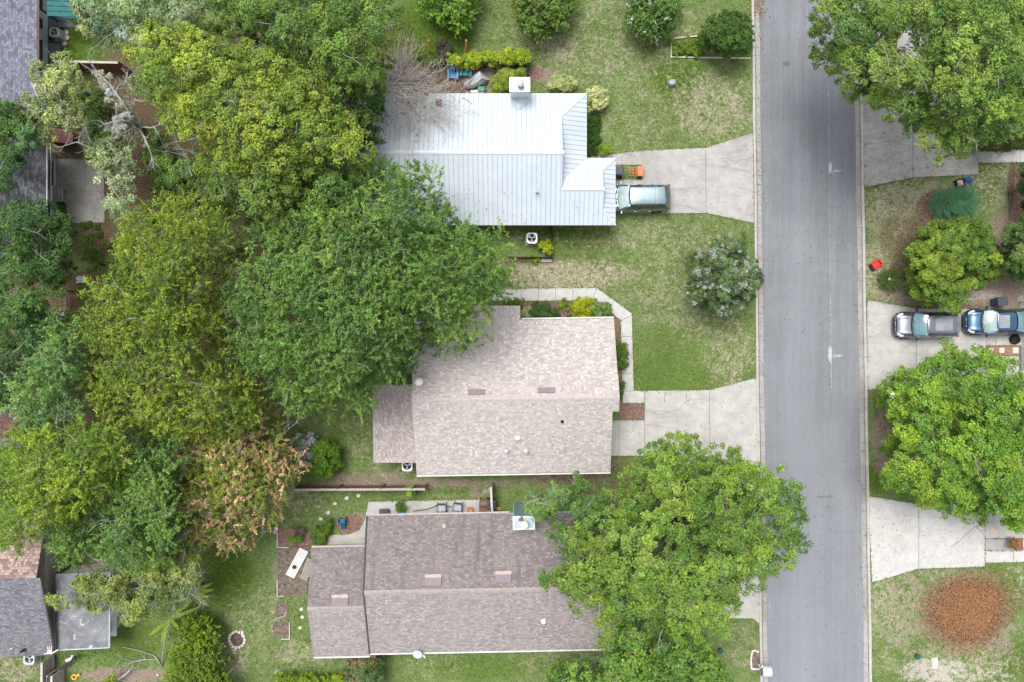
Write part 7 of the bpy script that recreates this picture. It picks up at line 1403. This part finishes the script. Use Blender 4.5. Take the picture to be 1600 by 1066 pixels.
t = thing('wooden_steps', 'weathered wooden ladder frame standing on the red brown dirt', 'ladder', W(96, 475, 0)); mb = MB(); [mb.tube([W(px, 484, .15), W(px, 462, .9)], .035, 5) for px in (95, 103)]; mb.build('rail', MT['timber'], t); mb = MB(); [mb.box(W(99, 481 - q * 6, .2 + q * .2), (.34, .06, .04)) for q in range(4)]; mb.build('rung', MT['timber'], t); mb = MB(); [mb.box(W(px, 484, .1), (.1, .22, .08)) for px in (94, 101)]; mb.build('foot', MT['orangewood'], t)
t = thing('water_tub', 'pale blue tub under the light green tree', 'tub', W(92, 494, 0)); mb = MB(); x, y, _ = W(93, 494, .2); mb.box((x, y, .2), (.9, .5, .4)); mb.build('tub_body', MT['bluewall'], t, bevel=.05)
# brick edging south of the side yard
t = thing('brick_edging', 'row of red and grey bricks under the low black fence', 'edging', W(795, 408, 0))
mb = MB()
for q in range(46): x, y, _ = W(789 + q * 1.6, 407.3, 0); mb.box((x, y, .06), (.063, .2, .12 + random.uniform(-.01, .01)), mi=0 if q < 33 else 1)
mb.build('bricks', [MT['brickred'], MT['stone']], t)
t = thing('potted_shrub', 'brown planter with russet plant on the white footpath at the right edge', 'planter', W(1586, 849, 0)); mb = MB(); x, y, _ = W(1588, 849, 0); mb.box((x, y, .2), (.42, .72, .36), taper=1.1); mb.build('planter_box', MT['redwood'], t, bevel=.02)
pt, _c, _r = crown(ell(1585, 849, 5, 7), .75, .45, (.30, .11, .05), (.14, .16, .03), BUSH, lobes=.5, lobe_h=.08, under=.3); crown_obj([pt], t, ORG[t.name], 'foliage')
t = thing('porch_step', 'pinkish stone step with dark underside at the right edge', 'step', W(1597, 847, 0)); mb = MB(); mb.prism(pxs([(1592, 842), (1640, 842), (1640, 860), (1592, 852)]), .05, .3); mb.build('step_block', MT['stone'], t)
mb = MB(); mb.prism(pxs([(1551, 822), (1556, 831), (1555, 836), (1547, 836), (1546, 831)]), .05, .056); tag(mb.build('clay_stain', simple('peach_clay', (.56, .42, .33), .9, .1, 6), None), 'peach coloured spill stain on the concrete pad', 'stain', kind='structure')
# leaves lying on the roofs under the overhanging crowns
pp = []
for cx, cy, sx, sy, k, fn in ((700, 560, 40, 30, 260, N2), (760, 515, 20, 20, 100, N2), (650, 640, 8, 60, 60, S2), (860, 880, 22, 40, 200, N3), (900, 960, 30, 30, 160, S3), (840, 850, 30, 30, 80, N3), (600, 180, 20, 20, 120, NZ), (650, 160, 40, 12, 120, NZ), (700, 320, 60, 20, 120, SZ)):
    for q in range(k):
        p = on_plane(random.gauss(cx, sx), random.gauss(cy, sy), lambda x, y: fn(y))
        if fn(p[1]) > 2.62 and -10 < p[0] < 6.4: pp.append((p[0], p[1], p[2] + .04))
P = np.array(pp); n = len(P)
lc = np.array([[.26, .13, .06], [.30, .21, .10], [.14, .09, .055], [.20, .20, .06]])[rng.integers(0, 4, n)] * np.exp(rng.normal(0, .25, (n, 1)))
tag(leaf_object('roof_leaves', P, norm(rng.normal(0, .3, (n, 3)) + [0, 0, 1]), rng.normal(0, 1, (n, 3)), rng.uniform(.05, .13, n), rng.uniform(.03, .07, n), lc), 'brown fallen leaves lying on the three roofs under the tree crowns', 'fallen leaves', kind='stuff')
